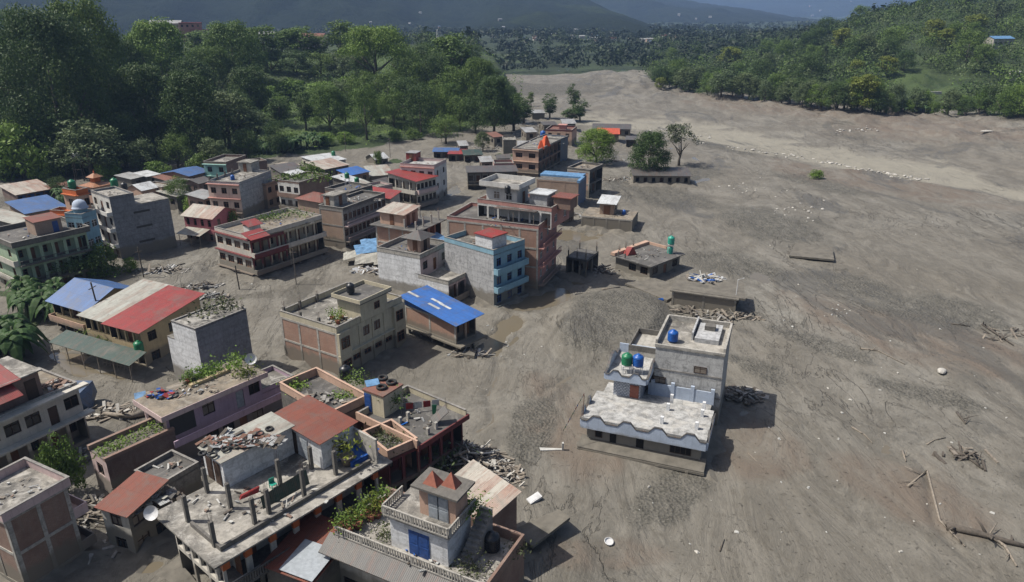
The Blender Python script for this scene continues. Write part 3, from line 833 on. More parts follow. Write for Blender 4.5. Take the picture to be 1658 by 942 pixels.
        for i in range(n):
            p, q = pts[i], pts[(i + 1) % n]
            m.quad(p[1], q[1], q[0], p[0]); m.quad(p[2], q[2], q[1], p[1])
        tag(m.build('mud_bank', C('mud crust'), None, True, s.root.location, s.root.rotation_euler), kind='structure')
    # -- roofs
    def sheet(s, name, quad, th, mat, parent, flip=False):
        m = MB(); a, b, c, d = [Vector(q) for q in quad]
        up = Vector((0, 0, th))
        m.quad(a + up, b + up, c + up, d + up); m.quad(d, c, b, a)
        for p, q in ((a, b), (b, c), (c, d), (d, a)): m.quad(p, q, q + up, p + up)
        return m.build(name, mat, parent)
    def mono(s, x0, y0, x1, y1, z, rise, along, mat, oh, parent, wallm=None):
        """low edge at y0 (along='x': eave runs along x) or at x0 (along='y')"""
        if along == 'x':
            sl = rise / (y1 - y0); za, zb_ = z - oh * sl + .03, z + rise + oh * sl + .03
            q = [(x0 - oh, y0 - oh, za), (x1 + oh, y0 - oh, za), (x1 + oh, y1 + oh, zb_), (x0 - oh, y1 + oh, zb_)]
        elif along == 'y':
            sl = rise / (x1 - x0); za, zb_ = z - oh * sl + .03, z + rise + oh * sl + .03
            q = [(x0 - oh, y1 + oh, za), (x0 - oh, y0 - oh, za), (x1 + oh, y0 - oh, zb_), (x1 + oh, y1 + oh, zb_)]
        elif along == '-y':
            sl = rise / (x1 - x0); za, zb_ = z - oh * sl + .03, z + rise + oh * sl + .03
            q = [(x1 + oh, y0 - oh, za), (x1 + oh, y1 + oh, za), (x0 - oh, y1 + oh, zb_), (x0 - oh, y0 - oh, zb_)]
        else:
            sl = rise / (y1 - y0); za, zb_ = z - oh * sl + .03, z + rise + oh * sl + .03
            q = [(x1 + oh, y1 + oh, za), (x0 - oh, y1 + oh, za), (x0 - oh, y0 - oh, zb_), (x1 + oh, y0 - oh, zb_)]
        o = s.sheet('roof_sheet', q, .06, mat, parent)
        if wallm:
            m = MB(); e = .01
            if along == 'x':
                for x in (x0 + e, x1 - e): m.tri((x, y0, z), (x, y1, z), (x, y1, z + rise))
                m.quad((x1, y1, z), (x0, y1, z), (x0, y1, z + rise), (x1, y1, z + rise))
            elif along == 'y':
                for y in (y0 + e, y1 - e): m.tri((x0, y, z), (x1, y, z), (x1, y, z + rise))
                m.quad((x1, y0, z), (x1, y1, z), (x1, y1, z + rise), (x1, y0, z + rise))
            elif along == '-y':
                for y in (y0 + e, y1 - e): m.tri((x0, y, z), (x1, y, z), (x0, y, z + rise))
                m.quad((x0, y1, z), (x0, y0, z), (x0, y0, z + rise), (x0, y1, z + rise))
            else:
                for x in (x0 + e, x1 - e): m.tri((x, y0, z), (x, y1, z), (x, y0, z + rise))
                m.quad((x0, y0, z), (x1, y0, z), (x1, y0, z + rise), (x0, y0, z + rise))
            m.build('gable_wall', wallm, parent)
        return o
    def gable(s, x0, y0, x1, y1, z, rise, along, mat, oh, parent, wallm=None):
        if along == 'y':      # ridge parallel to y
            xm = (x0 + x1) / 2; sl = rise / (xm - x0); ze = z - oh * sl + .03; zr = z + rise + .03
            s.sheet('roof_sheet', [(x0 - oh, y1 + oh, ze), (x0 - oh, y0 - oh, ze), (xm, y0 - oh, zr), (xm, y1 + oh, zr)], .06, mat, parent)
            s.sheet('roof_sheet', [(x1 + oh, y0 - oh, ze), (x1 + oh, y1 + oh, ze), (xm, y1 + oh, zr), (xm, y0 - oh, zr)], .06, mat, parent)
            if wallm:
                m = MB()
                for y in (y0 + .01, y1 - .01): m.tri((x0, y, z), (x1, y, z), (xm, y, z + rise))
                m.build('gable_wall', wallm, parent)
        else:
            ym = (y0 + y1) / 2; sl = rise / (ym - y0); ze = z - oh * sl + .03; zr = z + rise + .03
            s.sheet('roof_sheet', [(x0 - oh, y0 - oh, ze), (x1 + oh, y0 - oh, ze), (x1 + oh, ym, zr), (x0 - oh, ym, zr)], .06, mat, parent)
            s.sheet('roof_sheet', [(x1 + oh, y1 + oh, ze), (x0 - oh, y1 + oh, ze), (x0 - oh, ym, zr), (x1 + oh, ym, zr)], .06, mat, parent)
            if wallm:
                m = MB()
                for x in (x0 + .01, x1 - .01): m.tri((x, y0, z), (x, y1, z), (x, ym, z + rise))
                m.build('gable_wall', wallm, parent)
    def hip(s, x0, y0, x1, y1, z, rise, mat, oh, parent):
        m = MB(); x0 -= oh; y0 -= oh; x1 += oh; y1 += oh
        cx, cy = (x0 + x1) / 2, (y0 + y1) / 2; dx = max(0, (x1 - x0) - (y1 - y0)) / 2; dy = max(0, (y1 - y0) - (x1 - x0)) / 2
        a, b = (cx - dx, cy - dy, z + rise), (cx + dx, cy + dy, z + rise)
        c = [(x0, y0, z), (x1, y0, z), (x1, y1, z), (x0, y1, z)]
        m.quad(c[0], c[3], c[2], c[1])
        if dy > 0:
            m.tri(c[0], c[1], a); m.quad(c[1], c[2], b, a); m.tri(c[2], c[3], b); m.quad(c[3], c[0], a, b)
        else:
            m.quad(c[0], c[1], b, a); m.tri(c[1], c[2], b); m.quad(c[2], c[3], a, b); m.tri(c[3], c[0], a)
        return m.build('roof', mat, parent)
    # -- facades
    def facade(s, p0, p1, spec, mi, side):
        p0, p1 = Vector(p0 + (0,)), Vector(p1 + (0,))
        L = (p1 - p0).length; d = (p1 - p0) / L; nrm = Vector((d.y, -d.x, 0))
        rz = math.atan2(d.y, d.x)
        if not isinstance(spec, list): spec = [spec]
        k = 0; z1 = s.h
        while z1 > s.basez + .05:
            z0 = max(z1 - s.fh, s.basez); full = (z1 - s.fh) >= s.basez - .01
            sp = spec[min(k, len(spec) - 1)]
            if isinstance(sp, str): sp = {'k': sp}
            kind = sp['k']; fz = z1 - s.fh
            n = sp.get('n') or max(1, int(round(L / s.bay)))
            bw = L / n; holes = []
            if kind == 'win' or kind == 'balwin':
                ww = min(sp.get('ww', 1.3), bw * .75); wh = sp.get('wh', 1.35); sill = sp.get('sill', .95)
                for i in range(n):
                    c = (i + .5) * bw
                    isd = i in sp.get('doors', ())
                    hz0, hz1 = (fz + .02, fz + 2.1) if isd else (fz + sill, fz + sill + wh)
                    if i in sp.get('skip', ()): continue
                    wd = .95 if isd else ww
                    if hz1 > z1 - .15: hz1 = z1 - .15
                    if hz0 < z0 + .02: 
                        if hz1 - z0 < .6: continue
                        hz0 = z0 + .02
                    holes.append((c - wd / 2, c + wd / 2, hz0, hz1, isd))
            elif kind == 'open':
                cw = sp.get('cw', .32)
                for i in range(n):
                    if i in sp.get('skip', ()): continue
                    holes.append((i * bw + cw / 2, (i + 1) * bw - cw / 2, max(z0 + .02, fz + sp.get('sill', .02)), z1 - sp.get('beam', .4), None))
            zc = sorted(set([z0, z1] + [v for h in holes for v in h[2:4]])); uc = sorted(set([0, L] + [v for h in holes for v in h[:2]]))
            t = .22
            def P(u, z, dep=0): q = p0 + d * u - nrm * dep; return (q.x, q.y, z)
            for i in range(len(uc) - 1):
                for j in range(len(zc) - 1):
                    um, zm = (uc[i] + uc[i + 1]) / 2, (zc[j] + zc[j + 1]) / 2
                    if any(h[0] < um < h[1] and h[2] < zm < h[3] for h in holes): continue
                    a, b, c_, e = uc[i], uc[i + 1], zc[j], zc[j + 1]
                    s.wallb.quad(P(a, c_), P(b, c_), P(b, e), P(a, e), mi, [(a, c_), (b, c_), (b, e), (a, e)])
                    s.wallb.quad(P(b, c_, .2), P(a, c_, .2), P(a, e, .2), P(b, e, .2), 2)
            for h in holes:
                a, b, c_, e = h[:4]
                s.wallb.quad(P(a, c_), P(a, e), P(a, e, t), P(a, c_, t), mi); s.wallb.quad(P(b, e), P(b, c_), P(b, c_, t), P(b, e, t), mi)
                s.wallb.quad(P(a, c_), P(a, c_, t), P(b, c_, t), P(b, c_), mi); s.wallb.quad(P(a, e, t), P(a, e), P(b, e), P(b, e, t), mi)
                q = p0 + d * ((a + b) / 2) - nrm * .12
                if h[4] is None: continue
                if h[4]:
                    link('door', door_mesh(b - a, e - c_, sp.get('dm', 'brown wood')), s.root, (q.x, q.y, c_), (0, 0, rz))
                elif not sp.get('void'):
                    f, p = win_mesh(b - a, e - c_, sp.get('style', s.wins))
                    o = link('window', f, s.root, (q.x, q.y, c_), (0, 0, rz)); link('pane', p, o)
                    if sp.get('shade', 0) and z1 - e > .1:
                        pass
            if kind == 'open' and not sp.get('bare'):
                # the wall at the back of the open gallery
                dep = sp.get('dep', 1.6)
                if dep < min(s.w, s.d) - .5:
                    a, b = dep if side in (1, 3) and False else .25, L - .25
                    s.inner.quad(P(a, z0, dep), P(b, z0, dep), P(b, z1 - .13, dep), P(a, z1 - .13, dep))
                    for i in range(n):
                        c = (i + .5) * bw; q = p0 + d * c - nrm * (dep - .06)
                        if full:
                            if i % 2: link('door', door_mesh(.9, 2.0, sp.get('dm', 'brown wood')), s.root, (q.x, q.y, fz), (0, 0, rz))
                            elif bw > 1.6:
                                f, p = win_mesh(1.1, 1.2, sp.get('style', s.wins)); o = link('window', f, s.root, (q.x, q.y, fz + .8), (0, 0, rz)); link('pane', p, o)
            if kind == 'frame' or sp.get('frame'):
                e0 = -.04
                for i in range(n + 1):
                    u = min(max(i * bw, .17), L - .17)
                    s._obox(s.cols, P(u - .16, z0), d, nrm, .32, .04, z1 - z0)
                s._obox(s.cols, P(.33, max(z0, z1 - .3)), d, nrm, L - .66, .055, .28)
            if (kind.startswith('bal') or sp.get('bal')) and full:
                s.balcony(p0, d, nrm, L, fz, sp, rz)
            if sp.get('ledge'):
                m = MB(); s._obox(m, P(-.1, z1 - .16), d, nrm, L + .2, sp['ledge'], .15)
                m.build('ledge', C(sp.get('lm', s.balm)), s.root)
            z1 -= s.fh; k += 1
    def _obox(s, m, o, d, nrm, lx, out, hz, inn=0):
        """box on a wall: from point o along d by lx, outward by out, up by hz"""
        o = Vector(o) - nrm * inn; a = d * lx; b = nrm * (out + inn); u = Vector((0, 0, hz))
        p = [o + b, o + b + a, o + a, o]
        m.hexa([tuple(q) for q in p] + [tuple(q + u) for q in p])
    def balcony(s, p0, d, nrm, L, fz, sp, rz):
        b = sp.get('b', 1.1); u0, u1 = sp.get('u', (0, 1)); u0 *= L; u1 *= L
        m = MB(); o = p0 + d * u0; s._obox(m, (o.x, o.y, fz - .14), d, nrm, u1 - u0, b, .14)
        bo = m.build('balcony', C(sp.get('bm', s.balm)), s.root)
        r = MB(); style = sp.get('rail', 'solid'); hr = sp.get('hr', .85)
        q = o + nrm * (b - .1)
        if style == 'solid':
            s._obox(r, (q.x, q.y, fz), d, nrm, u1 - u0, .1, hr)
            s._obox(r, (o.x, o.y, fz), d, nrm, .1, b - .1, hr); e = o + d * (u1 - u0 - .1); s._obox(r, (e.x, e.y, fz), d, nrm, .1, b - .1, hr)
        else:
            s._obox(r, (q.x, q.y, fz + hr - .08), d, nrm, u1 - u0, .1, .08)
            s._obox(r, (q.x, q.y, fz + .03), d, nrm, u1 - u0, .1, .1)
            st = .22 if style == 'baluster' else .3; wd = .11 if style == 'baluster' else .035
            k = int((u1 - u0) / st)
            for i in range(k + 1):
                e = q + d * (i * (u1 - u0 - wd) / max(1, k)); s._obox(r, (e.x, e.y, fz + .13), d, nrm, wd, wd * .9, hr - .21)
        r.build('railing', C(sp.get('rm', sp.get('bm', s.balm))), bo)
        if sp.get('posts'):
            n = sp['posts']; c = MB()
            for i in range(n + 1):
                e = q + d * (i * (u1 - u0 - .2) / n); s._obox(c, (e.x, e.y, fz), d, nrm, .2, .09, s.fh - .15)
            c.build('balcony_post', C(sp.get('bm', s.balm)), s.root)
    # -- extras
    def P(s, x, y, z=0): return s.root.matrix_basis @ Vector((x, y, z)) if False else _mb(s.root) @ Vector((x, y, z))
    def at(s, px, py, z):
        """local coordinates of the point at height z seen at photo pixel px, py"""
        w = W(px, py, z + (s.root.location.z)); q = _mb(s.root).inverted() @ w
        return q
    def pillars(s, pts, h=1.5, w=.3, z=None, mat='old concrete', rebar=True, top=None):
        for x, y in pts:
            hh = h * rnd.uniform(.9, 1.1); z0 = s.h if z is None else z
            m = MB(); m.box(x - w / 2, y - w / 2, z0, x + w / 2, y + w / 2, z0 + hh)
            o = m.build('roof_pillar', C(mat), s.root)
            if rebar:
                r = MB()
                for a, b in ((-.3, -.3), (.3, -.3), (-.3, .3), (.3, .3)):
                    xx, yy = x + a * w, y + b * w
                    r.tube([(xx, yy, z0 + hh), (xx + rnd.uniform(-.05, .05), yy + rnd.uniform(-.05, .05), z0 + hh + rnd.uniform(.4, .9))], .014, 3)
                r.build('rebar', C('rusty iron'), o)
    def block(s, x0, y0, x1, y1, hh, wall, rm, name='stair_tower', z=None, oh=.25, ph=0, doors=(), wins_=(), roof='flat', rise=.5, along='y', thick=.14, dm='brown wood', style=None):
        """a smaller storey on the roof; doors/windows: (side, pos 0..1[, w, h])  side 'S' y0 face, 'W' x0 face, 'E' x1, 'N' y1"""
        z = s.h if z is None else z
        m = MB(); m.box(x0, y0, z, x1, y1, z + hh)
        o = m.build(name, [C(wall)], s.root)
        if roof == 'flat':
            r = MB(); r.box(x0 - oh, y0 - oh, z + hh, x1 + oh, y1 + oh, z + hh + thick); r.build('roof', [C(rm)], o)
            if ph:
                p = MB(); a, b, c, e = x0 - oh, y0 - oh, x1 + oh, y1 + oh; zz = z + hh + thick
                p.box(a, b, zz, c, b + .1, zz + ph); p.box(a, e - .1, zz, c, e, zz + ph); p.box(a, b + .1, zz, a + .1, e - .1, zz + ph); p.box(c - .1, b + .1, zz, c, e - .1, zz + ph)
                p.build('parapet', [C(wall)], o)
        elif roof == 'mono': s.mono(x0, y0, x1, y1, z + hh, rise, along, C(rm), oh, o, C(wall))
        elif roof == 'gable': s.gable(x0, y0, x1, y1, z + hh, rise, along, C(rm), oh, o, C(wall))
        elif roof == 'hip': s.hip(x0, y0, x1, y1, z + hh, rise, C(rm), oh, o)
        for lst, isd in ((doors, True), (wins_, False)):
            for e in lst:
                sd, t = e[0], e[1]; w, h2 = (e[2], e[3]) if len(e) > 3 else ((.9, 2.0) if isd else (1.1, 1.1))
                if sd == 'S': q, rz = (x0 + (x1 - x0) * t, y0 - .035), 0
                elif sd == 'W': q, rz = (x0 - .035, y1 - (y1 - y0) * t), -math.pi / 2
                elif sd == 'E': q, rz = (x1 + .035, y0 + (y1 - y0) * t), math.pi / 2
                else: q, rz = (x1 - (x1 - x0) * t, y1 + .035), math.pi
                if isd: link('door', door_mesh(w, h2, e[4] if len(e) > 4 else dm), o, (q[0], q[1], z + .02), (0, 0, rz))
                else:
                    f, p = win_mesh(w, h2, style or s.wins); b = link('window', f, o, (q[0], q[1], z + .9), (0, 0, rz)); link('pane', p, b, (0, -.06, 0)) 
        return o
    def canopy(s, x0, y0, x1, y1, z, rise, along, rm, posts=(), zp=None, name='canopy'):
        m = MB(); o = s.mono(x0, y0, x1, y1, z, rise, along, C(rm), .1, s.root); o.name = name
        if posts:
            for x, y in posts:
                p = MB(); z0 = s.h if zp is None else zp
                p.tube([(x, y, z0), (x, y, z + .02)], .06, 6); p.build('post', C('weathered wood'), s.root)
        return o
    def rail(s, pts, z=None, h=.9, style='baluster', mat='pale concrete', w=.12):
        z = s.h if z is None else z; m = MB()
        for a, b in zip(pts[:-1], pts[1:]):
            a, b = Vector(a + (0,)), Vector(b + (0,)); L = (b - a).length; d = (b - a) / L; nrm = Vector((d.y, -d.x, 0))
            s._obox(m, (a.x, a.y, z), d, nrm, L, w, .12); s._obox(m, (a.x, a.y, z + h - .1), d, nrm, L, w, .1)
            st = .24 if style == 'baluster' else .12; k = int(L / st)
            for i in range(k + 1):
                e = a + d * (i * (L - .1) / max(k, 1)) + nrm * .02
                big = i % 10 == 0
                s._obox(m, (e.x, e.y, z + .12), d, nrm, .2 if big else .1, .08, h - .22)
        return m.build('balustrade', C(mat), s.root)
def _mb(o):
    return Matrix.LocRotScale(o.location, o.rotation_euler.to_quaternion(), o.scale)

# ---------------------------------------------------------------- small things standing on the houses
TK = {}
def tank_mesh(color):
    if color in TK: return TK[color]
    m = MB(); pr = [(0, 0), (.5, 0), (.52, .04)]
    for i in range(5):
        z = .1 + i * .19; pr += [(.52, z), (.545, z + .04), (.545, z + .1), (.52, z + .14)]
    pr += [(.50, 1.08), (.36, 1.2), (.2, 1.26), (.19, 1.32), (.17, 1.34), (0, 1.34)]
    m.lathe(pr, 18); TK[color] = m.mesh('water_tank', [C(color)], True); return TK[color]
def tank(H, px, py, z, color, label, s=1.0, group=None, stand=0):
    q = W(px, py, z) if H is None else None
    if H is not None: q = _mb(H.root) @ H.at(px, py, z)
    if stand:
        m = MB()
        for a in (-.4, .4):
            for b in (-.4, .4): m.box(a - .04, b - .04, 0, a + .04, b + .04, stand - .05)
        m.box(-.55, -.55, stand - .05, .55, .55, stand)
        m.box(-.42, -.02, stand * .5, .42, .02, stand * .5 + .04); m.box(-.02, -.42, stand * .5, .02, .42, stand * .5 + .04)
        tag(m.build('tank_stand', C('white metal'), None, loc=q), 'metal stand under the ' + label, 'stand')
        q = q + Vector((0, 0, stand))
    o = link('water_tank', tank_mesh(color + ' plastic'), None, q, (0, 0, rnd.uniform(0, 6)), (s, s, s))
    return tag(o, label, 'water tank', group)

_tyre = None
def tyre(loc, label, group, rot=(0, 0, 0), s=1):
    global _tyre
    if _tyre is None:
        m = MB(); m.lathe([(.3, 0), (.45, -.02), (.5, .05), (.5, .15), (.45, .22), (.3, .2), (.3, 0)], 16); _tyre = m.mesh('tyre', [C('rubber')], True)
    return tag(link('tyre', _tyre, None, loc, rot, (s, s, s)), label, 'tyre', group)
POTP = {}
def plant_pot(loc, label, group=None, s=1.0, key='a', leaf='bright leaf', pot='terracotta'):
    k = (key, leaf, pot)
    if k not in POTP:
        R = np.random.RandomState(abs(hash(key)) % 99 if False else len(POTP) + 5)
        m = MB(); m.lathe([(0, 0), (.2, 0), (.28, .38), (.31, .38), (.31, .45), (.25, .45), (.25, .4), (0, .4)], 10)
        c = R.normal(size=(150, 3)) * np.array([.28, .28, .3]) + np.array([0, 0, .85]); n = R.normal(size=(150, 3)) + np.array([0, 0, .7])
        POTP[k] = (m.mesh('pot', [C(pot)], True), quads_mesh('leaves', c, n, R.uniform(.1, .26, 150), C(leaf)))
    o = empty('potted_plant', loc, rnd.uniform(0, 6), label, 'potted plant', group); o.scale = (s, s, s)
    link('pot', POTP[k][0], o); link('leaves', POTP[k][1], o); return o
def rooftop_plants(name, pts, label, leaf='bright leaf', size=.35, n=90, spread=.55, hgt_=.8, cat='plant'):
    """a bed of rambling plants at a few world points"""
    cs, ns = [], []
    for p in pts:
        c = npr.normal(size=(n, 3)) * np.array([spread, spread, hgt_ * .4]); c[:, 2] = np.abs(c[:, 2]) + .05
        cs.append(c + np.array(p)); ns.append(npr.normal(size=(n, 3)) + np.array([0, 0, .8]))
    c = np.concatenate(cs); o0 = Vector(pts[0])
    me = quads_mesh(name, c - np.array(o0), np.concatenate(ns), npr.uniform(.5, 1.4, len(c)) * size, C(leaf))
    return tag(link(name, me, None, o0), label, cat)
def debris(name, center, rx, ry, n, label, mats=('weathered wood', 'stone', 'dark weathered wood', 'grey tin'), long=(.4, 2.4), seed=1, h=.8, thick=.09, kind='stuff', rot=None, flat=1.0):
    R = random.Random(seed); m = MB()
    for i in range(n):
        a = R.uniform(0, 6.28); r = R.random() ** .6
        x, y = math.cos(a) * r * rx, math.sin(a) * r * ry
        z = max(0, (1 - r)) * h * R.uniform(.2, 1)
        L = R.uniform(*long); az = (rot + R.gauss(0, .5)) if rot is not None else R.uniform(0, 3.14); el = R.gauss(0, .3)
        d = Vector((math.cos(az) * math.cos(el), math.sin(az) * math.cos(el), math.sin(el))) * L * .5
        w = thick * R.uniform(.5, 2.2); up = Vector((0, 0, R.uniform(.02, .09) * flat)); el = el if flat > .5 else el * .2; sd = d.cross(Vector((0, 0, 1))).normalized() * w
        c = Vector((x, y, z + .1)); p = [c - d - sd, c + d - sd, c + d + sd, c - d + sd]
        m.hexa([tuple(q - up) for q in p] + [tuple(q + up) for q in p], R.randrange(len(mats)))
    return tag(m.build(name, [C(q) for q in mats], None, loc=center), label, 'debris', kind=kind)
def rock_mesh(seed, mat, flat=.6):
    import bmesh
    bm = bmesh.new(); bmesh.ops.create_icosphere(bm, subdivisions=2, radius=.5); R = random.Random(seed)
    k = [Vector((R.uniform(-1, 1), R.uniform(-1, 1), R.uniform(-1, 1))).normalized() for _ in range(9)]
    for v in bm.verts:
        f = 1.0
        for q in k:
            dd = v.co.normalized().dot(q)
            if dd > .6: f -= (dd - .6) * .55
        v.co *= f * R.uniform(.95, 1.05); v.co.z *= flat
    me = bpy.data.meshes.new('boulder'); bm.to_mesh(me); bm.free(); me.materials.append(C(mat)); return me
def log_obj(name, pts, r, label, mat='weathered wood', branches=0, seed=0, cat='log', group=None):
    R = random.Random(seed); m = MB(); o0 = Vector(pts[0]); q = [Vector(p) - o0 for p in pts]
    m.tube(q, [r * (1 - .55 * i / (len(q) - 1)) for i in range(len(q))], 7)
    for i in range(branches):
        k = R.randrange(len(q) - 1); a = q[k].lerp(q[k + 1], R.random()); d = Vector((R.uniform(-1, 1), R.uniform(-1, 1), R.uniform(.1, .8))).normalized() * R.uniform(.6, 2)
        m.tube([a, a + d * .5 + Vector((0, 0, .1)), a + d], [r * .4, r * .3, r * .1], 5)
    return tag(m.build(name, C(mat), None, smooth=True, loc=o0), label, cat, group)
# ---------------------------------------------------------------- the buildings of the town
def B(*a, **k):
    return House(*a, **k)
def loc2(H, px, py, z=None):
    q = H.at(px, py, H.h if z is None else z); return (q.x, q.y)

# leaning grey apartment tower
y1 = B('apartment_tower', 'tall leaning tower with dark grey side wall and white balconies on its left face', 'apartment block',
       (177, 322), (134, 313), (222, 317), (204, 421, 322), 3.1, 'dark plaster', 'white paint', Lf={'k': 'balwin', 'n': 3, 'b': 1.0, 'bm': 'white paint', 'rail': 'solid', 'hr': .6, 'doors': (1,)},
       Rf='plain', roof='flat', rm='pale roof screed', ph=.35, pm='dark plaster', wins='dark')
q_ = y1.at(289, 408, 0); xw = max(q_.x + 1.4, y1.w + 4)
m = MB(); m.box(y1.w + .01, .02, -1.4, xw, y1.d * .85, y1.h - 2.0); wg_ = m.build('lower_wing', C('dark plaster'), y1.root)
m = MB(); m.box(y1.w + .01, -.02, y1.h - 1.99, xw + .05, y1.d * .86, y1.h - 1.85); m.build('roof', C('pale roof screed'), wg_)
m = MB()
for k in range(3):
    m.box(y1.w * .85, -.05, y1.h - 3.6 - k * 2.9, y1.w * .85 + 3.0, .0, y1.h - 3.2 - k * 2.9)
m.build('slit_window', C('dark soot wall'), y1.root)
tank(None, 186, 302, y1.h, 'green', 'green tank on the roof of the leaning grey tower', 1.3)
tank(None, 202, 307, y1.h, 'black', 'black tank beside the green tank on the leaning grey tower', 1.1)
# domed light blue house
bd = B('domed_house', 'light blue house with a pale dome on its roof, left of the leaning grey tower', 'house',
       (133, 353), (118, 347), (142, 344), 10.6, 3.2, 'sky blue paint', Lf={'k': 'balwin', 'n': 2, 'b': .8}, Rf={'k': 'win', 'n': 2}, ph=.7, wins='white', rm='pale roof screed')
dm = MB(); dm.lathe([(1.15, -.1), (1.35, 0), (1.35, .15), (1.2, .2), (1.18, .5), (1.05, .95), (.8, 1.3), (.4, 1.5), (0, 1.6)], 20)
dm2 = MB(); dm2.lathe([(1.1, 0), (1.1, 1.3), (1.15, 1.3)], 14)
q = (bd.w * .5, bd.d * .45)
do = dm2.build('dome_drum', C('sky blue paint'), bd.root, loc=(q[0], q[1], bd.h)); dm.build('dome', C('ice blue paint'), do, True, loc=(0, 0, 1.3))
# slender peach house with orange bands
sp = B('narrow_house', 'slender peach and orange banded house with a green tank, left of the blue dome', 'house',
       (124, 316), (108, 311), (139, 311), 12.5, 3.2, 'peach paint', Lf={'k': 'win', 'n': 1, 'ledge': .4, 'lm': 'orange paint'}, Rf={'k': 'win', 'n': 2, 'ledge': .4, 'lm': 'orange paint'}, ph=.9, pm='orange paint', wins='dark')
tank(sp, 118, 305, sp.h + .5, 'green', 'green tank on the slender orange banded house', 1.3)
s2 = B('terrace_house', 'low peach terrace house with an orange band below the slender house', 'house',
       (112, 348), (89, 344), (120, 342), 7.2, 3.2, 'peach paint', Lf={'k': 'win', 'ledge': .3, 'lm': 'orange paint'}, Rf='win', ph=.8, pm='orange paint')
# small orange pagoda on its building
pg = B('temple', 'small cream shrine building with a two tiered orange pagoda roof behind the leaning tower', 'temple', (152, 303), (141, 298), (173, 296), 9, 3.0, 'peach paint', ph=0, rm='ochre tin', oh=.4, Lf='win', Rf='win')
pg.hip(.2, .2, pg.w - .2, pg.d - .2, pg.h + .01, .9, C('ochre tin'), .7, pg.root)
c = MB(); cx, cy = pg.w / 2, pg.d / 2; c.box(cx - .7, cy - .7, pg.h + .5, cx + .7, cy + .7, pg.h + 1.7); c.build('upper_tier', C('orange paint'), pg.root)
pg.hip(cx - .8, cy - .8, cx + .8, cy + .8, pg.h + 1.7, .9, C('ochre tin'), .45, pg.root)
c = MB(); c.lathe([(.1, 0), (.16, .2), (.06, .4), (.02, .8), (0, .8)], 8); c.build('finial', C('orange cloth'), pg.root, loc=(cx, cy, pg.h + 2.5))
B('shed', 'grey roofed block next to the orange pagoda', 'house', (150, 316), (134, 309), (180, 308), 7.0, 3, 'old concrete', ph=0, rm='roof screed')
# green verandah house, far left
gz = B('verandah_house', 'green three storey house with dark verandahs and a brick hut on its roof', 'house',
       (23, 399), (-22, 380), (139, 373), (45, 480, 399), 3.3, 'mint paint', Lf={'k': 'balwin', 'n': 2, 'b': .7, 'bm': 'off white paint', 'ww': 1.1}, wl='mint paint',
       Rf=[{'k': 'open', 'n': 6, 'cw': .5, 'bal': True, 'bm': 'old concrete', 'rail': 'metal', 'b': .9, 'beam': .7, 'dep': 1.7}], ph=.75, pm='old concrete', rm='dark roof screed', wins='wood', balm='mint paint', oh=.5)
a, b = loc2(gz, 60, 382), loc2(gz, 84, 372); c = loc2(gz, 34, 372)
gz.block(a[0], a[1], a[0] + 4.2, a[1] + 3.4, 2.3, 'pale brick', 'rusty red tin', 'brick_hut', roof='mono', rise=.3, along='x', oh=.2, doors=[('S', .75, .9, 1.9, 'blue door paint')])
# blue roofed brick hut
B('brick_hut', 'brick hut under a single plain blue tin roof, behind the green verandah house', 'hut', (43, 345), (21, 333), (101, 333), 5.2, 3, 'pale brick', roof='mono', rm='blue tin', rise=.9, along='x', Rf={'k': 'win', 'n': 3, 'wh': 1, 'ww': 1.0}, oh=.6)
B('long_shed', 'long low shed with streaky rust brown tin roof at the foot of the left wood', 'shed', (27, 315), (-6, 309), (88, 306), 4.2, 3, 'dark brick', roof='mono', rm='striped tin', rise=1.0, along='x', Rf={'k': 'open', 'n': 4}, oh=.5, balm='blue tarpaulin')
B('shed', 'low brown tin shed right behind the slender orange house', 'shed', (92, 308), (84, 303), (118, 301), 4.0, 3, 'dark brick', roof='mono', rm='rust tin', rise=.5, along='x', oh=.5)
B('shed', 'dark shed with a broken pale tin roof below the blue roofed hut', 'shed', (22, 362), (-30, 345), (48, 352), 4.6, 3, 'old concrete', roof='mono', rm='patched tin', rise=.6, along='x', oh=.4)
# elevated white tank tower by the wood
tw = empty('tank_tower', W(131, 292, 0), .3, 'white round tank on a dark metal frame at the edge of the left wood', 'water tower')
m = MB()
for a in (-1.1, 1.1):
    for b in (-1.1, 1.1): m.tube([(a, b, 0), (a * .8, b * .8, 6.0)], .12, 5)
m.box(-1.5, -1.5, 6.0, 1.5, 1.5, 6.15); m.box(-1.1, -.06, 3, 1.1, .06, 3.12); m.box(-.06, -1.1, 3, .06, 1.1, 3.12); m.build('frame', C('dark weathered wood'), tw)
m = MB(); m.lathe([(0, 6.15), (.9, 6.2), (1.15, 6.7), (1.15, 7.3), (.8, 7.7), (0, 7.8)], 14); m.build('tank', C('white metal'), tw, True)
# row of small tin huts behind the tower
B('hut', 'small hut with light grey tin roof nearest the orange pagoda, at the wood edge', 'hut', (212, 290), (197, 285), (226, 284), 3.4, 3, 'old concrete', roof='mono', rm='grey tin', rise=.5, along='x', Rf='win')
B('hut', 'hut with pale tin roof between the grey hut and the bushes at the wood edge', 'hut', (238, 286), (226, 281), (253, 281), 3.4, 3, 'old concrete', roof='mono', rm='white tin', rise=.4, along='x', Rf='win')
B('hut', 'peach walled hut with white tin gable behind the leaning tower roof', 'hut', (230, 308), (212, 302), (250, 302), 5.4, 3, 'peach paint', roof='gable', rm='white tin', rise=1, along='x')
B('hut', 'brick hut with a flat white edge right behind the leaning tower wing', 'hut', (262, 305), (240, 298), (275, 299), 5.2, 3, 'pale brick', ph=.3, rm='pale roof screed', Rf='win')
B('hut', 'dark low hut with rubble on top beside the pink and grey block', 'hut', (300, 300), (268, 292), (330, 292), 3.6, 3, 'old concrete', ph=0, rm='dark roof screed')
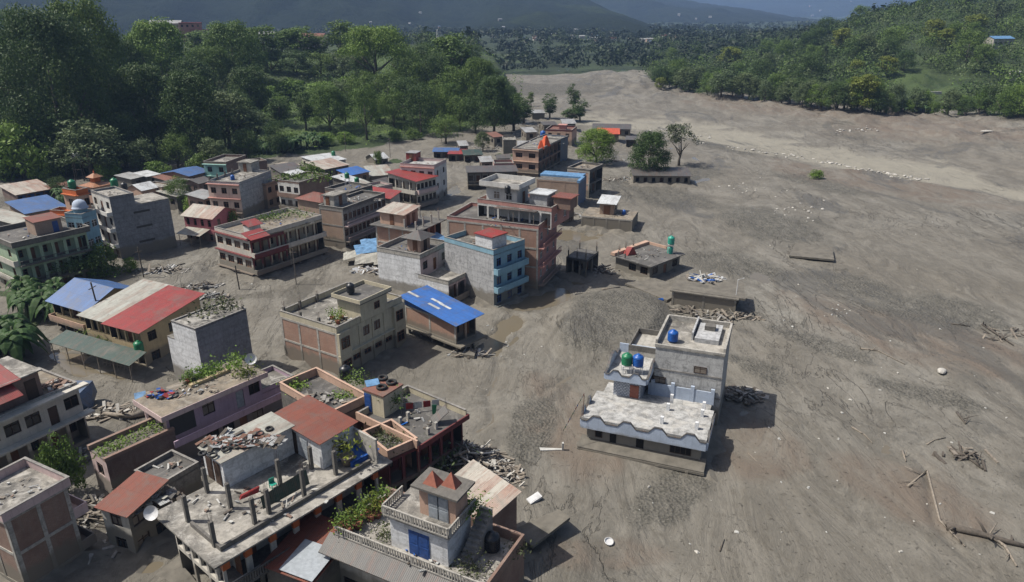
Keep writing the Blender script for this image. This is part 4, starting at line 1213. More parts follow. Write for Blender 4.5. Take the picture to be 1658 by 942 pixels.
# W pink/grey block
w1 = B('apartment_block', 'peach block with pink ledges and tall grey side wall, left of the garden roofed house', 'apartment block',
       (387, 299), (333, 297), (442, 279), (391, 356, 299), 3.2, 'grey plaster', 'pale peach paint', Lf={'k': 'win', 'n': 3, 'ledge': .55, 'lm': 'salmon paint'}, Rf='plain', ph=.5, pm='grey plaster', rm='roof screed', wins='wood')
a = loc2(w1, 396, 278); w1.block(a[0], a[1] - 2, a[0] + 3.5, a[1] + 1.5, 2.2, 'pale concrete', 'roof screed', 'stair_tower', doors=[('W', .5)])
tank(w1, 377, 291, w1.h, 'blue', 'blue tank on the roof of the peach block with pink ledges', .9)
w1.pillars([(.5 + i * 3, w1.d - .4) for i in range(4)] + [(w1.w - .4, .4)], 1.3)
B('house', 'turquoise fronted house with a brick side wall at the foot of the wooded hill', 'house', (366, 266), (334, 263), (391, 254), 6.5, 3.1, 'brown brick', 'turquoise paint', Lf={'k': 'win', 'n': 2, 'ledge': .7, 'lm': 'turquoise paint'}, Rf='plain', ph=.6, rm='roof screed', wins='dark')
B('hut', 'brick hut with bright blue sheet roof left of the turquoise house', 'hut', (306, 285), (267, 279), (334, 276), 4.2, 3, 'brown brick', roof='gable', rm='blue tin', rise=.8, along='x', Rf='win', oh=.4)
B('house', 'brown flat roofed house right of the turquoise house', 'house', (402, 266), (392, 262), (432, 262), 4.6, 3, 'brown brick', ph=.5, rm='roof screed', Lf='win')
# X pink house
x1 = B('pink_house', 'bright pink house with brown and grey striped tin roof and a tin porch', 'house', (343, 353), (299, 347), (380, 339), 5.6, 2.9, 'pink paint', roof='gable', rm='striped tin', rise=1.4, along='y',
       Lf={'k': 'win', 'n': 4, 'ww': .8}, Rf={'k': 'win', 'n': 2, 'ww': .9}, oh=.5, wins='wood')
x1.canopy(-3.0, 1.0, 0, x1.d - .5, 2.5, .6, 'y', 'patched tin', [(-2.8, 1.2), (-2.8, x1.d / 2), (-2.8, x1.d - .8)], zp=0)
# S red and white
s1 = B('apartment_block', 'white and maroon block with red awnings, cream right half and shrubs on its roof', 'apartment block',
       (404, 388), (359, 370), (513, 352), (408, 452, 388), 3.15, 'cream paint', 'off white paint',
       Lf=[{'k': 'win', 'n': 4, 'ww': 1.7, 'ledge': .5, 'lm': 'maroon paint'}],
       Rf=[{'k': 'open', 'n': 8, 'bal': True, 'b': .9, 'bm': 'off white paint', 'rail': 'solid', 'hr': .75, 'beam': .5, 'dep': 1.3}, {'k': 'open', 'n': 8, 'bal': True, 'b': .9, 'bm': 'off white paint', 'rail': 'solid', 'hr': .75, 'beam': .5, 'dep': 1.3}, {'k': 'open', 'n': 8, 'dep': 1.3}],
       ph=.7, pm='off white paint', rm='sandy roof screed', wins='wood', balm='cream paint')
m = MB()
for k in (1, 2):
    m.box(-.1, -1.02, s1.h - s1.fh * k - .2, s1.w * .44, -.93, s1.h - s1.fh * k + .55)
    m.box(-.05, -.12, s1.h - s1.fh * (k - 1) - .75, s1.w * .44, -.02, s1.h - s1.fh * (k - 1) - .2)
    for i in range(5): m.box(s1.w * .11 * i, -.14, s1.h - s1.fh * k + .56, s1.w * .11 * i + .3, -.03, s1.h - s1.fh * (k - 1) - .76)
m.build('maroon_panel', C('maroon paint'), s1.root)
m = s1.mono(-.6, -1.3, s1.w * .2, 1.2, s1.h + .2, .8, 'x', C('red tin'), .1, s1.root); m.name = 'awning'
m = s1.mono(2.0, 2.6, s1.w * .30, 4.6, s1.h + 1.3, .6, 'x', C('red tin'), .1, s1.root); m.name = 'awning'
s1.block(2.2, 2.8, s1.w * .28, 4.5, 1.3, 'white paint', 'red tin', 'roof_room', oh=.05)
# T brick / balcony block
t1 = B('apartment_block', 'brick ended grey block with three rows of railed galleries, centre left of the flooded lane', 'apartment block',
       (555, 341), (509, 338), (632, 317), (556, 407, 341), 3.1, 'concrete', 'pale brick', Lf={'k': 'frame', 'n': 1}, Rf=[{'k': 'balwin', 'n': 10, 'b': 1.0, 'bm': 'pale pink paint', 'rail': 'metal', 'ww': 1.1}],
       ph=.5, pm='old concrete', rm='dark roof screed', wins='wood', band='concrete')
a = loc2(t1, 516, 337); t1.block(1.2, 3.0, 5.2, 5.6, 2.2, 'pale concrete', 'roof screed', 'roof_room', doors=[('S', .5), ('W', .4)])
m = MB(); m.box(t1.w * .62, -.9, 3.2, t1.w * .9, -.02, t1.h - .1); 
tank(None, 563, 300, t1.h + 3, 'green', 'green tank on a pole above the brick ended grey block', .9, stand=1.5)
B('house', 'brick house with a brownish red hipped roof tucked behind the brick ended block', 'house', (519, 327), (487, 319), (540, 318), 8.2, 3, 'pale brick', roof='hip', rm='rusty red tin', rise=1.2, oh=.5, Lf='plain')
gm1 = B('house', 'dull green house with a flat dark roof beside two green tanks', 'house', (566, 314), (532, 306), (597, 302), 8.6, 3, 'dull green paint', 'brown brick', ph=.5, rm='dark roof screed', Rf={'k': 'win', 'n': 3}, pm='old concrete')
tank(None, 578, 296, gm1.h, 'green', 'green tank on the flat roof of the dull green house', 1.0)
B('hut', 'low hut with a long bright red tin roof left of the white balconied house', 'hut', (632, 321), (593, 312), (640, 315), 6.2, 3, 'off white paint', roof='mono', rm='red tin', rise=.8, along='y', oh=.4)
B('house', 'small peach house behind the long red tin roof', 'house', (612, 306), (596, 300), (632, 300), 5.5, 3, 'pale pink paint', ph=.5, Rf='win')
gr = B('garden_roof_house', 'white columned house with its whole roof covered by trailing plants', 'house', (484, 298), (448, 294), (533, 284), 7.4, 3.2, 'brown brick', 'white paint', Lf={'k': 'balwin', 'n': 3, 'b': .6}, Rf='plain', ph=.4, rm='dark roof screed', wins='dark')
rooftop_plants('roof_garden', [W(455 + i * 8, 291 - (i % 3) * 3, gr.h) for i in range(10)], 'trailing green plants covering the roof of the white columned house', 'mid leaf', .6, 60, 1.3, 1.2)
# small tin huts of the back row
B('house', 'pale house with a wide white tin roof at the foot of the terraces', 'house', (516, 264), (494, 255), (557, 257), 4.4, 3, 'off white paint', roof='mono', rm='white tin', rise=.3, along='x', Rf='win', Lf='win')
tank(None, 540, 252, 4.6, 'green', 'green tank on the wide white tin roof at the foot of the terraces', 1.1)
B('hut', 'hut with half rusty and half pale tin roof below the wide white roof', 'hut', (526, 274), (508, 266), (556, 265), 4.0, 3, 'old concrete', roof='mono', rm='striped tin', rise=.8, along='x', Rf='win')
B('hut', 'brick hut with a blue sheet over its roof beside the flooded field', 'hut', (566, 284), (551, 279), (594, 277), 3.6, 3, 'brown brick', roof='mono', rm='bright blue tin', rise=.7, along='x', Rf='win')
B('hut', 'hut with a large pale tin roof just below the blue sheet roof', 'hut', (570, 296), (540, 291), (586, 291), 4.4, 3, 'old concrete', roof='mono', rm='white tin', rise=.8, along='x')
B('hut', 'isolated hut with a collapsed rusty white tin roof by the flooded field', 'hut', (608, 258), (586, 255), (632, 256), 1.9, 3, 'old concrete', roof='gable', rm='white tin', rise=1.2, along='x', Rf='win')
B('hut', 'low ruin with a pale rubble covered roof left of the white block', 'hut', (600, 285), (597, 276), (634, 281), 2.2, 3, 'old concrete', roof='mono', rm='patched tin', rise=1.2, along='x')
B('hut', 'dark thatched hut left of the back row bushes', 'hut', (456, 280), (440, 274), (492, 274), 3.4, 3, 'old concrete', roof='mono', rm='dark tin', rise=1.0, along='x')
B('hut', 'hut with a small pale sheet roof above the trailing roof garden', 'hut', (478, 286), (466, 282), (496, 281), 5.2, 3, 'old concrete', roof='mono', rm='white tin', rise=.6, along='x')
B('hut', 'long grey flat hut at the very foot of the wood', 'hut', (470, 270), (438, 266), (492, 267), 2.8, 3, 'muddy concrete', ph=0, rm='sandy roof screed')
# V white block and red roof
v2 = B('apartment_block', 'white apartment block with a long white side wall and red railed roof hut', 'apartment block',
       (703, 272), (647, 269), (725, 262), (706, 331, 272), 3.2, 'white paint', Rf={'k': 'win', 'n': 2, 'ww': 1.0}, Lf={'k': 'win', 'n': 4, 'ledge': .3, 'lm': 'salmon paint'}, ph=.7, pm='pale pink paint', rm='white roof screed', wins='dark')
a = loc2(v2, 664, 262); v2.block(a[0] + 1, a[1] - 1.2, a[0] + 4, a[1] + 1.5, 2.0, 'red tin', 'grey tin', 'roof_hut', oh=.15, doors=[('W', .5)])
v1 = B('house', 'white balconied house with a bright red tin roof before the white apartment block', 'house',
       (674, 293), (628, 285), (706, 285), (676, 341, 293), 3.1, 'off white paint', Lf={'k': 'open', 'n': 4, 'bal': True, 'b': .7, 'bm': 'off white paint', 'rail': 'solid', 'dep': 1.4}, Rf={'k': 'balwin', 'n': 5, 'b': .7, 'ww': 1.2, 'bm': 'pale pink paint'}, roof='mono', rm='red tin', rise=.9, along='x', oh=.6, wins='dark')
# brick house with tin hut
u1 = B('house', 'framed brick house with a rusty tin hut and bare pillars on its flat roof', 'house', (674, 373), (606, 363), (716, 356), 7.6, 3.1, 'orange brick', Lf={'k': 'frame', 'n': 3}, Rf={'k': 'open', 'n': 4}, band='pale concrete', ph=0, rm='dark roof screed', oh=.8)
a = loc2(u1, 640, 362); u1.block(.8, u1.d * .35, 5.2, u1.d * .35 + 5.4, 2.3, 'peach paint', 'striped tin', 'tin_hut', roof='mono', rise=.5, along='y', oh=.5, doors=[('S', .3), ('S', .7), ('W', .5)])
u1.pillars([(.3, .3), (u1.w * .33, .3), (u1.w * .66, .3), (u1.w - .3, .3), (.3, u1.d * .3), (u1.w - .3, u1.d * .5)], 1.7, .25, mat='pale concrete')
# G grey-white with terrace
g1 = B('townhouse', 'whitewashed block with pink inner walls and an open terrace, above the big blue roof', 'house', (726, 461), (672, 446), (763, 440), (729, 497, 461), 3.1, 'pale pink paint', 'white plaster',
       Lf='plain', Rf=[{'k': 'open', 'n': 3, 'bal': True, 'b': .8, 'bm': 'pale pink paint', 'dep': 1.2}], ph=.6, pm='pale concrete', rm='pale roof screed')
g2 = B('townhouse_upper', 'upper whitewashed block carrying a pink stair hut with dark pyramid roof', 'house', (680, 419), (613, 405), (722, 396), g1.h + 3.3, 3.1, 'pale pink paint', 'white plaster',
       Lf='plain', Rf=[{'k': 'win', 'n': 3, 'doors': (1,)}], ph=.7, pm='pale concrete', rm='dark roof screed')
a = loc2(g2, 683, 412); g2.block(a[0] + .8, a[1] + .8, a[0] + 3.6, a[1] + 3.4, 2.3, 'peach paint', 'dark tin', 'stair_hut', roof='hip', rise=1.1, oh=.8, doors=[('S', .5, .9, 1.9, 'dark wood'), ('W', .6)])
# F blue fronted
f1 = B('townhouse', 'grey walled house with a bright sky blue right front and small red topped stair hut', 'house', (799, 413), (722, 390), (847, 394), (802, 497, 413), 3.1, 'sky blue paint', 'grey plaster',
       Lf='plain', Rf={'k': 'balwin', 'n': 3, 'b': .9, 'bm': 'sky blue paint', 'ww': 1.1}, ph=.8, pm='sky blue paint', rm='roof screed', wins='blue')
f1.block(.4, .6, 3.8, 4.2, 2.6, 'white plaster', 'red tin', 'stair_hut', oh=.2, wins_=[])
# E large brick and pink block
e1 = B('apartment_block', 'big block with a broad orange brick side wall and pink balconied right front', 'apartment block', (872, 371), (722, 356), (906, 347), (880, 474, 371), 3.25, 'salmon paint', 'orange brick',
       Lf={'k': 'frame', 'n': 5}, Rf={'k': 'balwin', 'n': 3, 'b': 1.0, 'bm': 'salmon paint', 'ww': 1.2, 'rail': 'metal'}, ph=.6, pm='salmon paint', rm='dark roof screed', band='pale concrete', wins='white')
e2 = B('apartment_block_upper', 'upper pink storey behind the terrace of the big brick sided block, with a grey awning', 'apartment block', (893, 343), (777, 326), (915, 325), e1.h + 2.4, 3.1, 'salmon paint', 'white paint',
       Lf={'k': 'open', 'n': 7, 'dep': 1.8}, Rf={'k': 'balwin', 'n': 2, 'b': .6, 'bm': 'salmon paint'}, ph=.7, pm='salmon paint', rm='pale roof screed', balm='white paint', base=e1.h - .6, wins='white')
a = loc2(e2, 838, 330)
pb = loc2(e2, 826, 331)
e2.block(pb[0] - .5, pb[1] - 1.5, pb[0] + 4.0, pb[1] + 4.3, 3.0, 'white paint', 'pale roof screed', 'white_penthouse', oh=.9, ph=.8, wins_=[('W', .35, 1.2, 1.3), ('W', .75, 1.2, 1.3)], doors=[('S', .6)])
e2.block(pb[0] + .5, pb[1] - 6.6, pb[0] + 4.0, pb[1] - 3.4, 2.2, 'grey plaster', 'white tin', 'roof_hut', oh=.3)
e2.block(pb[0] + 1, pb[1] - 10.6, pb[0] + 4.0, pb[1] - 7.6, 1.9, 'brown brick', 'rusty red tin', 'roof_hut', oh=.3)
e1.canopy(e1.w * .15, 1.2, e1.w * .75, 8.5, e1.h + 1.8, .5, '-y', 'dark tin', [(e1.w * .15, 1.4), (e1.w * .15, 5), (e1.w * .15, 8.3)])
tank(None, 875, 354, e1.h, 'green', 'green tank in front of the grey awning of the big brick sided block', 1.0)
tank(None, 822, 312, e2.h + 3.9, 'black', 'black tank on the white penthouse of the big block', .9)
# blue sheet roofed house (H)
h1 = B('blue_roof_house', 'brick house on stilts under the largest bright blue sheet roof, leaning over the mud', 'house', (738, 523), (657, 492), (768, 508), 4.6, 3.0, 'pale brick', 'orange brick',
       Lf={'k': 'frame', 'n': 2}, Rf={'k': 'open', 'n': 2, 'dep': 1.0}, roof='none', base=1.4, band='pale concrete', balm='brown brick')
m = MB()
for i in range(5):
    for x in (.4, h1.w - .4): m.box(x - .15, i * (h1.d - .6) / 4 + .1, -1.2, x + .15, i * (h1.d - .6) / 4 + .4, 1.4)
m.box(-.4, -1.2, 1.15, h1.w + .8, h1.d + .2, 1.39); m.build('stilt_frame', C('muddy concrete'), h1.root)
h1.sheet('roof_sheet', [(-1.0, -1.0, h1.h + .05), (h1.w + .8, -1.0, h1.h + .05), (h1.w + 1.2, h1.d + .6, h1.h + 1.3), (-.6, h1.d + .6, h1.h + 1.3)], .06, C('bright blue tin'), h1.root)
m = MB(); m.quad((-.02, h1.d, h1.h), (-.02, 0, h1.h), (-.02, 0, h1.h + .1), (-.02, h1.d, h1.h + 1.2)); m.build('gable_sheet', C('bright blue tin'), h1.root)
m = MB()
for k, (x, y) in enumerate(((.5, .30), (.55, .48), (.2, .40), (.3, .85))):
    yy = h1.d * y; z = h1.h + .13 + 1.25 * (yy + 1) / (h1.d + 1.6); m.hexa([(h1.w * x, yy, z - .02), (h1.w * x + .45, yy, z - .02), (h1.w * x + .45, yy + 2.2, z + .26), (h1.w * x, yy + 2.2, z + .26), (h1.w * x, yy, z), (h1.w * x + .45, yy, z), (h1.w * x + .45, yy + 2.2, z + .28), (h1.w * x, yy + 2.2, z + .28)])
m.build('skylight_strip', C('white tin'), h1.root)
# I cream / brick building
i1 = B('cream_block', 'cream flat roofed block with framed brick end wall and a roof tower', 'apartment block', (545, 540), (446, 515), (658, 490), (541, 614, 540), 3.15, 'cream paint', 'orange brick',
       Lf=[{'k': 'frame', 'n': 3}], Rf=[{'k': 'win', 'n': 6, 'ww': 1.2, 'skip': (1, 4)}, {'k': 'win', 'n': 6, 'ww': 1.3, 'wh': .8, 'sill': 1.4, 'skip': (5,)}, {'k': 'win', 'n': 6, 'ww': 1.3, 'wh': 1.6}],
       ph=.8, pm='cream paint', rm='roof screed', band='pale concrete', wins='wood', bay=3)
m = MB()
for k in (1, 2): m.box(-.1, -.45, i1.h - k * i1.fh - .12, i1.w + .1, -.001, i1.h - k * i1.fh)
m.box(-.05, -.42, i1.h - 2 * i1.fh + .01, i1.w * .16, -.002, i1.h - .05); m.box(i1.w * .83, -.42, i1.h - 2 * i1.fh + .01, i1.w + .05, -.002, i1.h - .05)
for u in (.3, .5, .68): m.box(i1.w * u, -.12, -.5, i1.w * u + .12, -.003, i1.h - .3)
m.build('facade_trim', C('cream paint'), i1.root)
for u in (.07, .90):
    for k in (1, 2):
        f, p = win_mesh(1.4, 1.5, 'wood'); o = link('window', f, i1.root, (i1.w * u + .1, -.47, i1.h - k * i1.fh + .9)); link('pane', p, o, (0, -.02, 0))
a = loc2(i1, 585, 518)
i1.block(a[0] - .5, a[1] - .5, a[0] + 4.6, a[1] + 3.6, 2.6, 'cream paint', 'dark roof screed', 'roof_tower', oh=.5, ph=.5, wins_=[('S', .6, 1, 1)])
i1.pillars([(.4, i1.d - .4), (i1.w * .25, i1.d - .4), (i1.w * .5, i1.d - .4), (.4, i1.d * .66), (.4, i1.d * .33)], 1.2, mat='old concrete')
tank(None, 568, 473, i1.h + 3.0, 'black', 'black tank on the roof tower of the cream block', 1.0)
plant = [plant_pot(_mb(i1.root) @ Vector((i1.w * .18 + dx, 2.0 + dy, i1.h)), 'terracotta pot plant on the cream block roof, %s' % w_, s=1.2) for dx, dy, w_ in ((0, 0, 'nearest the front parapet'), (1.2, .6, 'middle one by the roof tower'), (.5, 1.5, 'farthest from the front parapet'))]
debris('roof_clutter', _mb(i1.root) @ Vector((3.5, 2.4, i1.h)), 2.2, 1.6, 34, 'clutter of boards and buckets on the cream block roof', ('white cloth', 'weathered wood', 'grey tin'), (.2, .9), 3, .3, .15)
# K slab house
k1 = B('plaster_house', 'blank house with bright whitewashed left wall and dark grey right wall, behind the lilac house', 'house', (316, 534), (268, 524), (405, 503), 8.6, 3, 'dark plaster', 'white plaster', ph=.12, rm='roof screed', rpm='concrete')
q_ = k1.at(240, 557, 6.2)
m = MB(); m.box(0.001, k1.d + .01, -1.4, k1.w * .8, q_.y, 6.2); m.build('lower_part', C('white plaster'), k1.root)
m = MB(); m.box(-.03, k1.d + .02, 6.2, k1.w * .82, q_.y + .03, 6.32); m.build('roof', C('roof screed'), k1.root)
k1.pillars([(k1.w - .3, .3), (k1.w - .3, k1.d - .4), (k1.w * .6, k1.d - .4), (k1.w * .3, k1.d - .4)], .5, .25)
rooftop_plants('roof_shrubs', [W(350, 501, 8.6), W(338, 506, 8.6), W(362, 496, 8.6)], 'dry shrubs behind the roof of the blank dark grey house', 'dusty leaf', .5, 70, 1.2, 1.4)['kind'] = 'stuff'
# L school row: blue, patched and red roofs
lw = [('gallery_house', 'yellow galleried row house under a hipped blue sheet roof, left end of the row', (139, 501), (84, 484), (227, 469), 'blue tin', 5.0),
      ('gallery_house', 'yellow galleried row house under a patched grey tin roof, middle of the row', (177, 520), (139, 507), (272, 480), 'patched tin', 5.3),
      ('gallery_house', 'yellow galleried row house under a plain red tin roof, right end of the row', (226, 536), (178, 521), (322, 493), 'red tin', 5.6)]
LR = []
for k, (n_, l_, N_, L_, R_, rm_, h_) in enumerate(lw):
    LR.append(B(n_, l_, 'house', N_, L_, R_, h_, 2.9, 'yellow paint', Lf=[{'k': 'open', 'n': 4, 'dep': 1.3, 'sill': .8, 'cw': .25, 'bal': k == 0, 'b': .9, 'bm': 'peach paint'}], Rf='plain' if k != 2 else {'k': 'win', 'n': 3}, roof='gable' if k == 0 else 'mono', rm=rm_, rise=1.8 if k == 0 else 1.5, along='y', oh=.6, balm='yellow paint'))
LR[2].canopy(-3.4, -1.6, -.9, LR[2].d + 8.0, 2.5, .7, 'y', 'green tin', [(-3.3, -1.4 + i * 3.1) for i in range(6)], zp=-.5, name='green_canopy')
tank(None, 226, 568, 2.9, 'green', 'green tank between the green canopy and the red tin roof', 1.1)
m = MB()
for i in range(9): m.tube([(0, i * .62, 0), (.1, i * .62, 1.1)], .04, 5)
m.tube([(.1, 0, 1.05), (.1, 5, 1.05)], .05, 5); m.tube([(.05, 0, .6), (.05, 5, .6)], .04, 5)
fo = tag(m.build('railing_fence', C('weathered wood'), None, loc=W(213, 603, 0), rot=(0, .2, LR[2].rz + .1)), 'leaning pale wooden railing in the mud before the green canopy', 'fence')
rooftop_plants('shrub', [W(145, 540, 1.8), W(152, 543, 1.8), W(160, 547, 1.8), W(168, 551, 1.8), W(176, 555, 1.8)], 'leafy shrubs growing between the yellow row houses and the green canopy', 'mid leaf', .35, 80, .7, 1.3)
for k, (x, y0, yt_, l_) in enumerate(((171, 505, 455, 'tall dark forked pole in front of the patched roof'), (388, 470, 430, 'thin leaning pole in the open mud square'), (233, 450, 400, 'thin pole before the leaning grey tower'))):
    p = W(x, y0 + (40 if k == 0 else 0), 0); hh = hgt(x, y0 + (40 if k == 0 else 0), yt_)
    m = MB(); m.tube([(0, 0, -1), (0, 0, hh)], .11, 6); m.box(-.7, -.05, hh - .9, .7, .05, hh - .8)
    tag(m.build('utility_pole', C('dark weathered wood'), None, loc=p, rot=(0, rnd.uniform(-.05, .05), rnd.uniform(0, 3))), l_, 'pole')
# M white house bottom left
m1 = B('mud_house', 'grey white house with red tin awnings and rubble on its roof', 'house', (-40, 694), (-95, 662), (122, 621), 7.2, 3.3, 'off white paint', Rf=[{'k': 'win', 'n': 5, 'ww': 1.6, 'doors': (3,), 'dm': 'dark wood'}, {'k': 'open', 'n': 5, 'dep': 1.5}], ph=.25, pm='pale concrete', rm='sandy roof screed', balm='off white paint')
m = MB(); m.box(-.5, -.9, m1.h - .18, m1.w + .7, -.005, m1.h + .05); m.box(-.5, -.9, m1.h - m1.fh - .18, m1.w + .7, -.006, m1.h - m1.fh + .05); m.build('ledge', C('off white paint'), m1.root)
ux = m1.at(76, 640, m1.h).x
m1.block(0, 1.0, ux, m1.d - .3, 2.7, 'brown brick', 'pale roof screed', 'upper_room', oh=.3, doors=[('S', .86, 1.1, 2.1, 'dark wood')], wins_=[('S', .5)])
m1.canopy(0, -.6, ux * .62, 1.0, m1.h + 1.6, .8, 'x', 'red tin', name='awning')
m1.canopy(0, .6, ux * .72, 4.6, m1.h + 2.7, 1.0, 'x', 'red tin', name='awning')
debris('rubble_heap', W(92, 625, m1.h), 1.8, 1.2, 60, 'heap of brick rubble and white sacks on the grey white house roof', ('brown brick', 'white cloth', 'brown brick', 'brown brick'), (.2, .7), 4, .7, .13)
t2 = MB()
sc = W(135, 655, 0)
t2.hexa([(-1.2, -1.0, 0), (1.0, -1.4, .2), (1.5, 1.0, 1.0), (-.9, 1.2, .6), (-.6, -1.4, 2.2), (-.5, -1.4, 2.25), (1.2, .8, 2.9), (-.9, 1.0, 3.0)])
tag(t2.build('crumpled_sheet', C('dull blue tin'), None, loc=sc, rot=(.2, .1, .4)), 'crumpled blue grey sheet metal leaning beside the grey white house', 'sheet metal')
log_obj('fallen_tree', [W(235, 668, .4), W(212, 673, .5), W(190, 672, .6), W(165, 668, .3)], .42, 'thick fallen tree trunk lying between the grey white house and the lilac house', branches=6, seed=3)
debris('driftwood_pile', W(185, 668, 0), 5, 2, 60, 'driftwood and stones around the fallen trunk', ('weathered wood', 'pale stone', 'weathered wood'), (.3, 2.2), 5, .6)
# N brick bottom left
n1 = B('brick_house', 'unfinished brick house with pale concrete frame and a big empty roof, bottom left corner', 'house', (8, 842), (-66, 812), (112, 788), (120, 905, 788), 3.3, 'brown brick', Rf={'k': 'frame', 'n': 2}, Lf={'k': 'frame', 'n': 2}, Bf={'k': 'balwin', 'n': 3, 'b': 1.2, 'bm': 'pale pink paint'}, band='pale concrete', ph=.75, pm='pale pink paint', rm='pale roof screed', oh=.25)
# O roofless brick wall house
o1 = B('brick_ruin', 'long roofless brick house with weeds growing along its wall tops', 'ruin', (171, 747), (145, 727), (282, 696), 4.7, 3.2, 'dark brick', 'pale pink paint', Lf='win', Rf={'k': 'plain'}, roof='flat', ph=0, rm='mud crust')
m = MB(); m.box(-.1, -.1, o1.h, o1.w, .25, o1.h + .35); m.box(-.1, o1.d - .25, o1.h, o1.w, o1.d + .1, o1.h + .5); m.build('wall_top', [C('brown brick')], o1.root)
m = MB(); m.box(-.15, 0, 1.5, o1.w + .1, -.06, 1.62); m.build('string_course', C('concrete'), o1.root)
rooftop_plants('weeds', [_mb(o1.root) @ Vector((o1.w * t_, o1.d * .5, o1.h)) for t_ in (.05, .15, .3, .38, .5, .7, .8, .93)], 'green weeds in the channel on top of the roofless brick house', 'bright leaf', .28, 70, .6, .7)
# slab between
b2 = B('low_store', 'low flat slab roof with parapet between the roofless brick house and the pillared terrace', 'store', (262, 790), (212, 772), (327, 757), 3.4, 3, 'concrete', ph=.45, rm='dark roof screed')
# rust roof hut
r1 = B('hut', 'hut with a plain reddish brown tin roof left of the pillared terrace', 'hut', (206, 833), (171, 813), (258, 786), 4.4, 2.6, 'old concrete', 'off white paint', roof='mono', rm='rusty red tin', rise=.5, along='y', Lf='win', Rf={'k': 'win', 'n': 2})
debris('scrap_heap', W(250, 812, 3.6), 2.2, 1.6, 50, 'scrap tin and boards piled beside the pillared terrace', ('patched tin', 'dark weathered wood', 'grey tin', 'dark tin'), (.4, 1.5), 6, .9, .2, flat=.3)
# P pillared terrace building
p1 = B('terrace_building', 'large building with a bare pillared roof terrace and orange columned galleries', 'building', (356, 898), (249, 843), (626, 757), 6.3, 3.2, 'off white paint',
       Lf=[{'k': 'open', 'n': 6, 'dep': 1.6, 'bm': 'muddy concrete'}, 'open'], Rf=[{'k': 'open', 'n': 7, 'dep': 1.8, 'bal': True, 'rail': 'baluster', 'b': .9, 'bm': 'old concrete', 'cw': .5}, 'open'], ph=0, rm='pale roof screed', oh=1.0, balm='off white paint')
L0 = p1.w; n_ = 7
for i in range(n_ + 1):
    x = min(max(i * L0 / n_, .3), L0 - .3); m = MB(); m.box(x - .3, -.06, p1.h - 1.6, x + .3, .26, p1.h - .18); m.build('orange_column', C('orange paint'), p1.root)
for i in range(7):
    y = min(max(i * p1.d / 6, .9), p1.d - .3); m = MB(); m.box(-.06, y - .3, p1.h - 1.6, .26, y + .3, p1.h - .18); m.build('orange_column', C('orange paint'), p1.root)
# inner parapet and pillars at the photographed spots
m = MB(); m.box(.2, .2, p1.h, p1.w - .5, .42, p1.h + .42); m.box(.2, .43, p1.h, .42, p1.d * .62, p1.h + .42); m.build('parapet', C('old concrete'), p1.root)
pp = [(348, 884), (305, 844), (336, 797), (374, 823), (413, 848), (436, 831), (454, 785), (493, 804), (505, 759), (544, 768)]
p1.pillars([loc2(p1, a_, b_) for a_, b_ in pp], 2.5, .3, mat='old concrete')
def shed(H, N, L, R, hh, wall, rm, name, rise=.3, along='y', **k):
    z = H.h; zt = z + hh
    q = [H.at(a_, b_, zt) for a_, b_ in (N, L, R)]
    x0, y0 = q[0].x, q[0].y; y1 = y0 + abs(q[1].y - y0); x1 = x0 + abs(q[2].x - x0)
    print('SHED', name, x0, y0, x1, y1)
    return H.block(x0, y0, x1, y1, hh, wall, rm, name, roof='mono', rise=rise, along=along, **k), (x0, y0, x1, y1)
sh1, q1 = shed(p1, (359, 748), (320, 728), (471, 692), 2.7, 'white plaster', 'patched tin', 'white_shed', .15, 'y', oh=.25, doors=[('W', .3, 1.0, 2.2, 'dark wood'), ('W', .7, 1.0, 2.2, 'dark wood')])
sh2, q2 = shed(p1, (519, 716), (443, 674), (570, 687), 2.8, 'white plaster', 'rusty red tin', 'rust_roof_shed', .25, 'y', oh=.35, doors=[('W', .12, 1.1, 2.2, 'dark wood'), ('W', .38, 1.1, 2.2, 'dark wood'), ('W', .64, .9, 2.1, 'grey door paint')], wins_=[('S', .62, 1.0, .6)])
for k, (x, y) in enumerate(((328, 735), (345, 738), (365, 728), (378, 722), (400, 712), (421, 703), (412, 716), (436, 695), (352, 720), (392, 722))):
    p = W(x, y, p1.h + 2.95)
    tyre(p, 'old tyre weighing down the scrap tin roof of the white shed', 'tyres on the scrap tin roof', (.05, .05, 0), .75)
debris('roof_scrap', W(395, 714, p1.h + 2.9), 3.6, 1.3, 110, 'rusty scrap sheets and boards on the white shed roof', ('rust tin', 'grey tin', 'dark weathered wood', 'rusty iron', 'grey tin'), (.3, 1.5), 8, .03, .13, rot=p1.rz, flat=.2)
m = MB(); a = _mb(p1.root)
pa, pb_ = p1.at(571, 727, p1.h), p1.at(612, 747, p1.h); m.box(pb_.x - .1, pb_.y, p1.h, pa.x + .1, pa.y + 3, p1.h + .02)
wq = MB(); w0, w1_ = p1.at(612, 750, p1.h), p1.at(572, 722, p1.h)
wq.box(w0.x - .1, w0.y, p1.h, w0.x + .1, w1_.y, p1.h + 2.5); wq.build('screen_wall', C('pale concrete'), p1.root)
tp = MB(); c = p1.at(580, 735, p1.h)
import random as _r
R_ = random.Random(5); gx = [[(c.x - 1.8 + 3.2 * i / 5, c.y - 1.4 + 3.0 * j / 4, p1.h + .5 + .6 * j / 4 + R_.uniform(-.12, .12)) for j in range(5)] for i in range(6)]
for i in range(5):
    for j in range(4): tp.quad(gx[i][j], gx[i + 1][j], gx[i + 1][j + 1], gx[i][j + 1]); tp.quad(*[(v[0], v[1], v[2] - .04) for v in (gx[i][j + 1], gx[i + 1][j + 1], gx[i + 1][j], gx[i][j])])
tp.box(c.x - 1.7, c.y - 1.3, p1.h, c.x + 1.3, c.y + 1.3, p1.h + .42, 0)
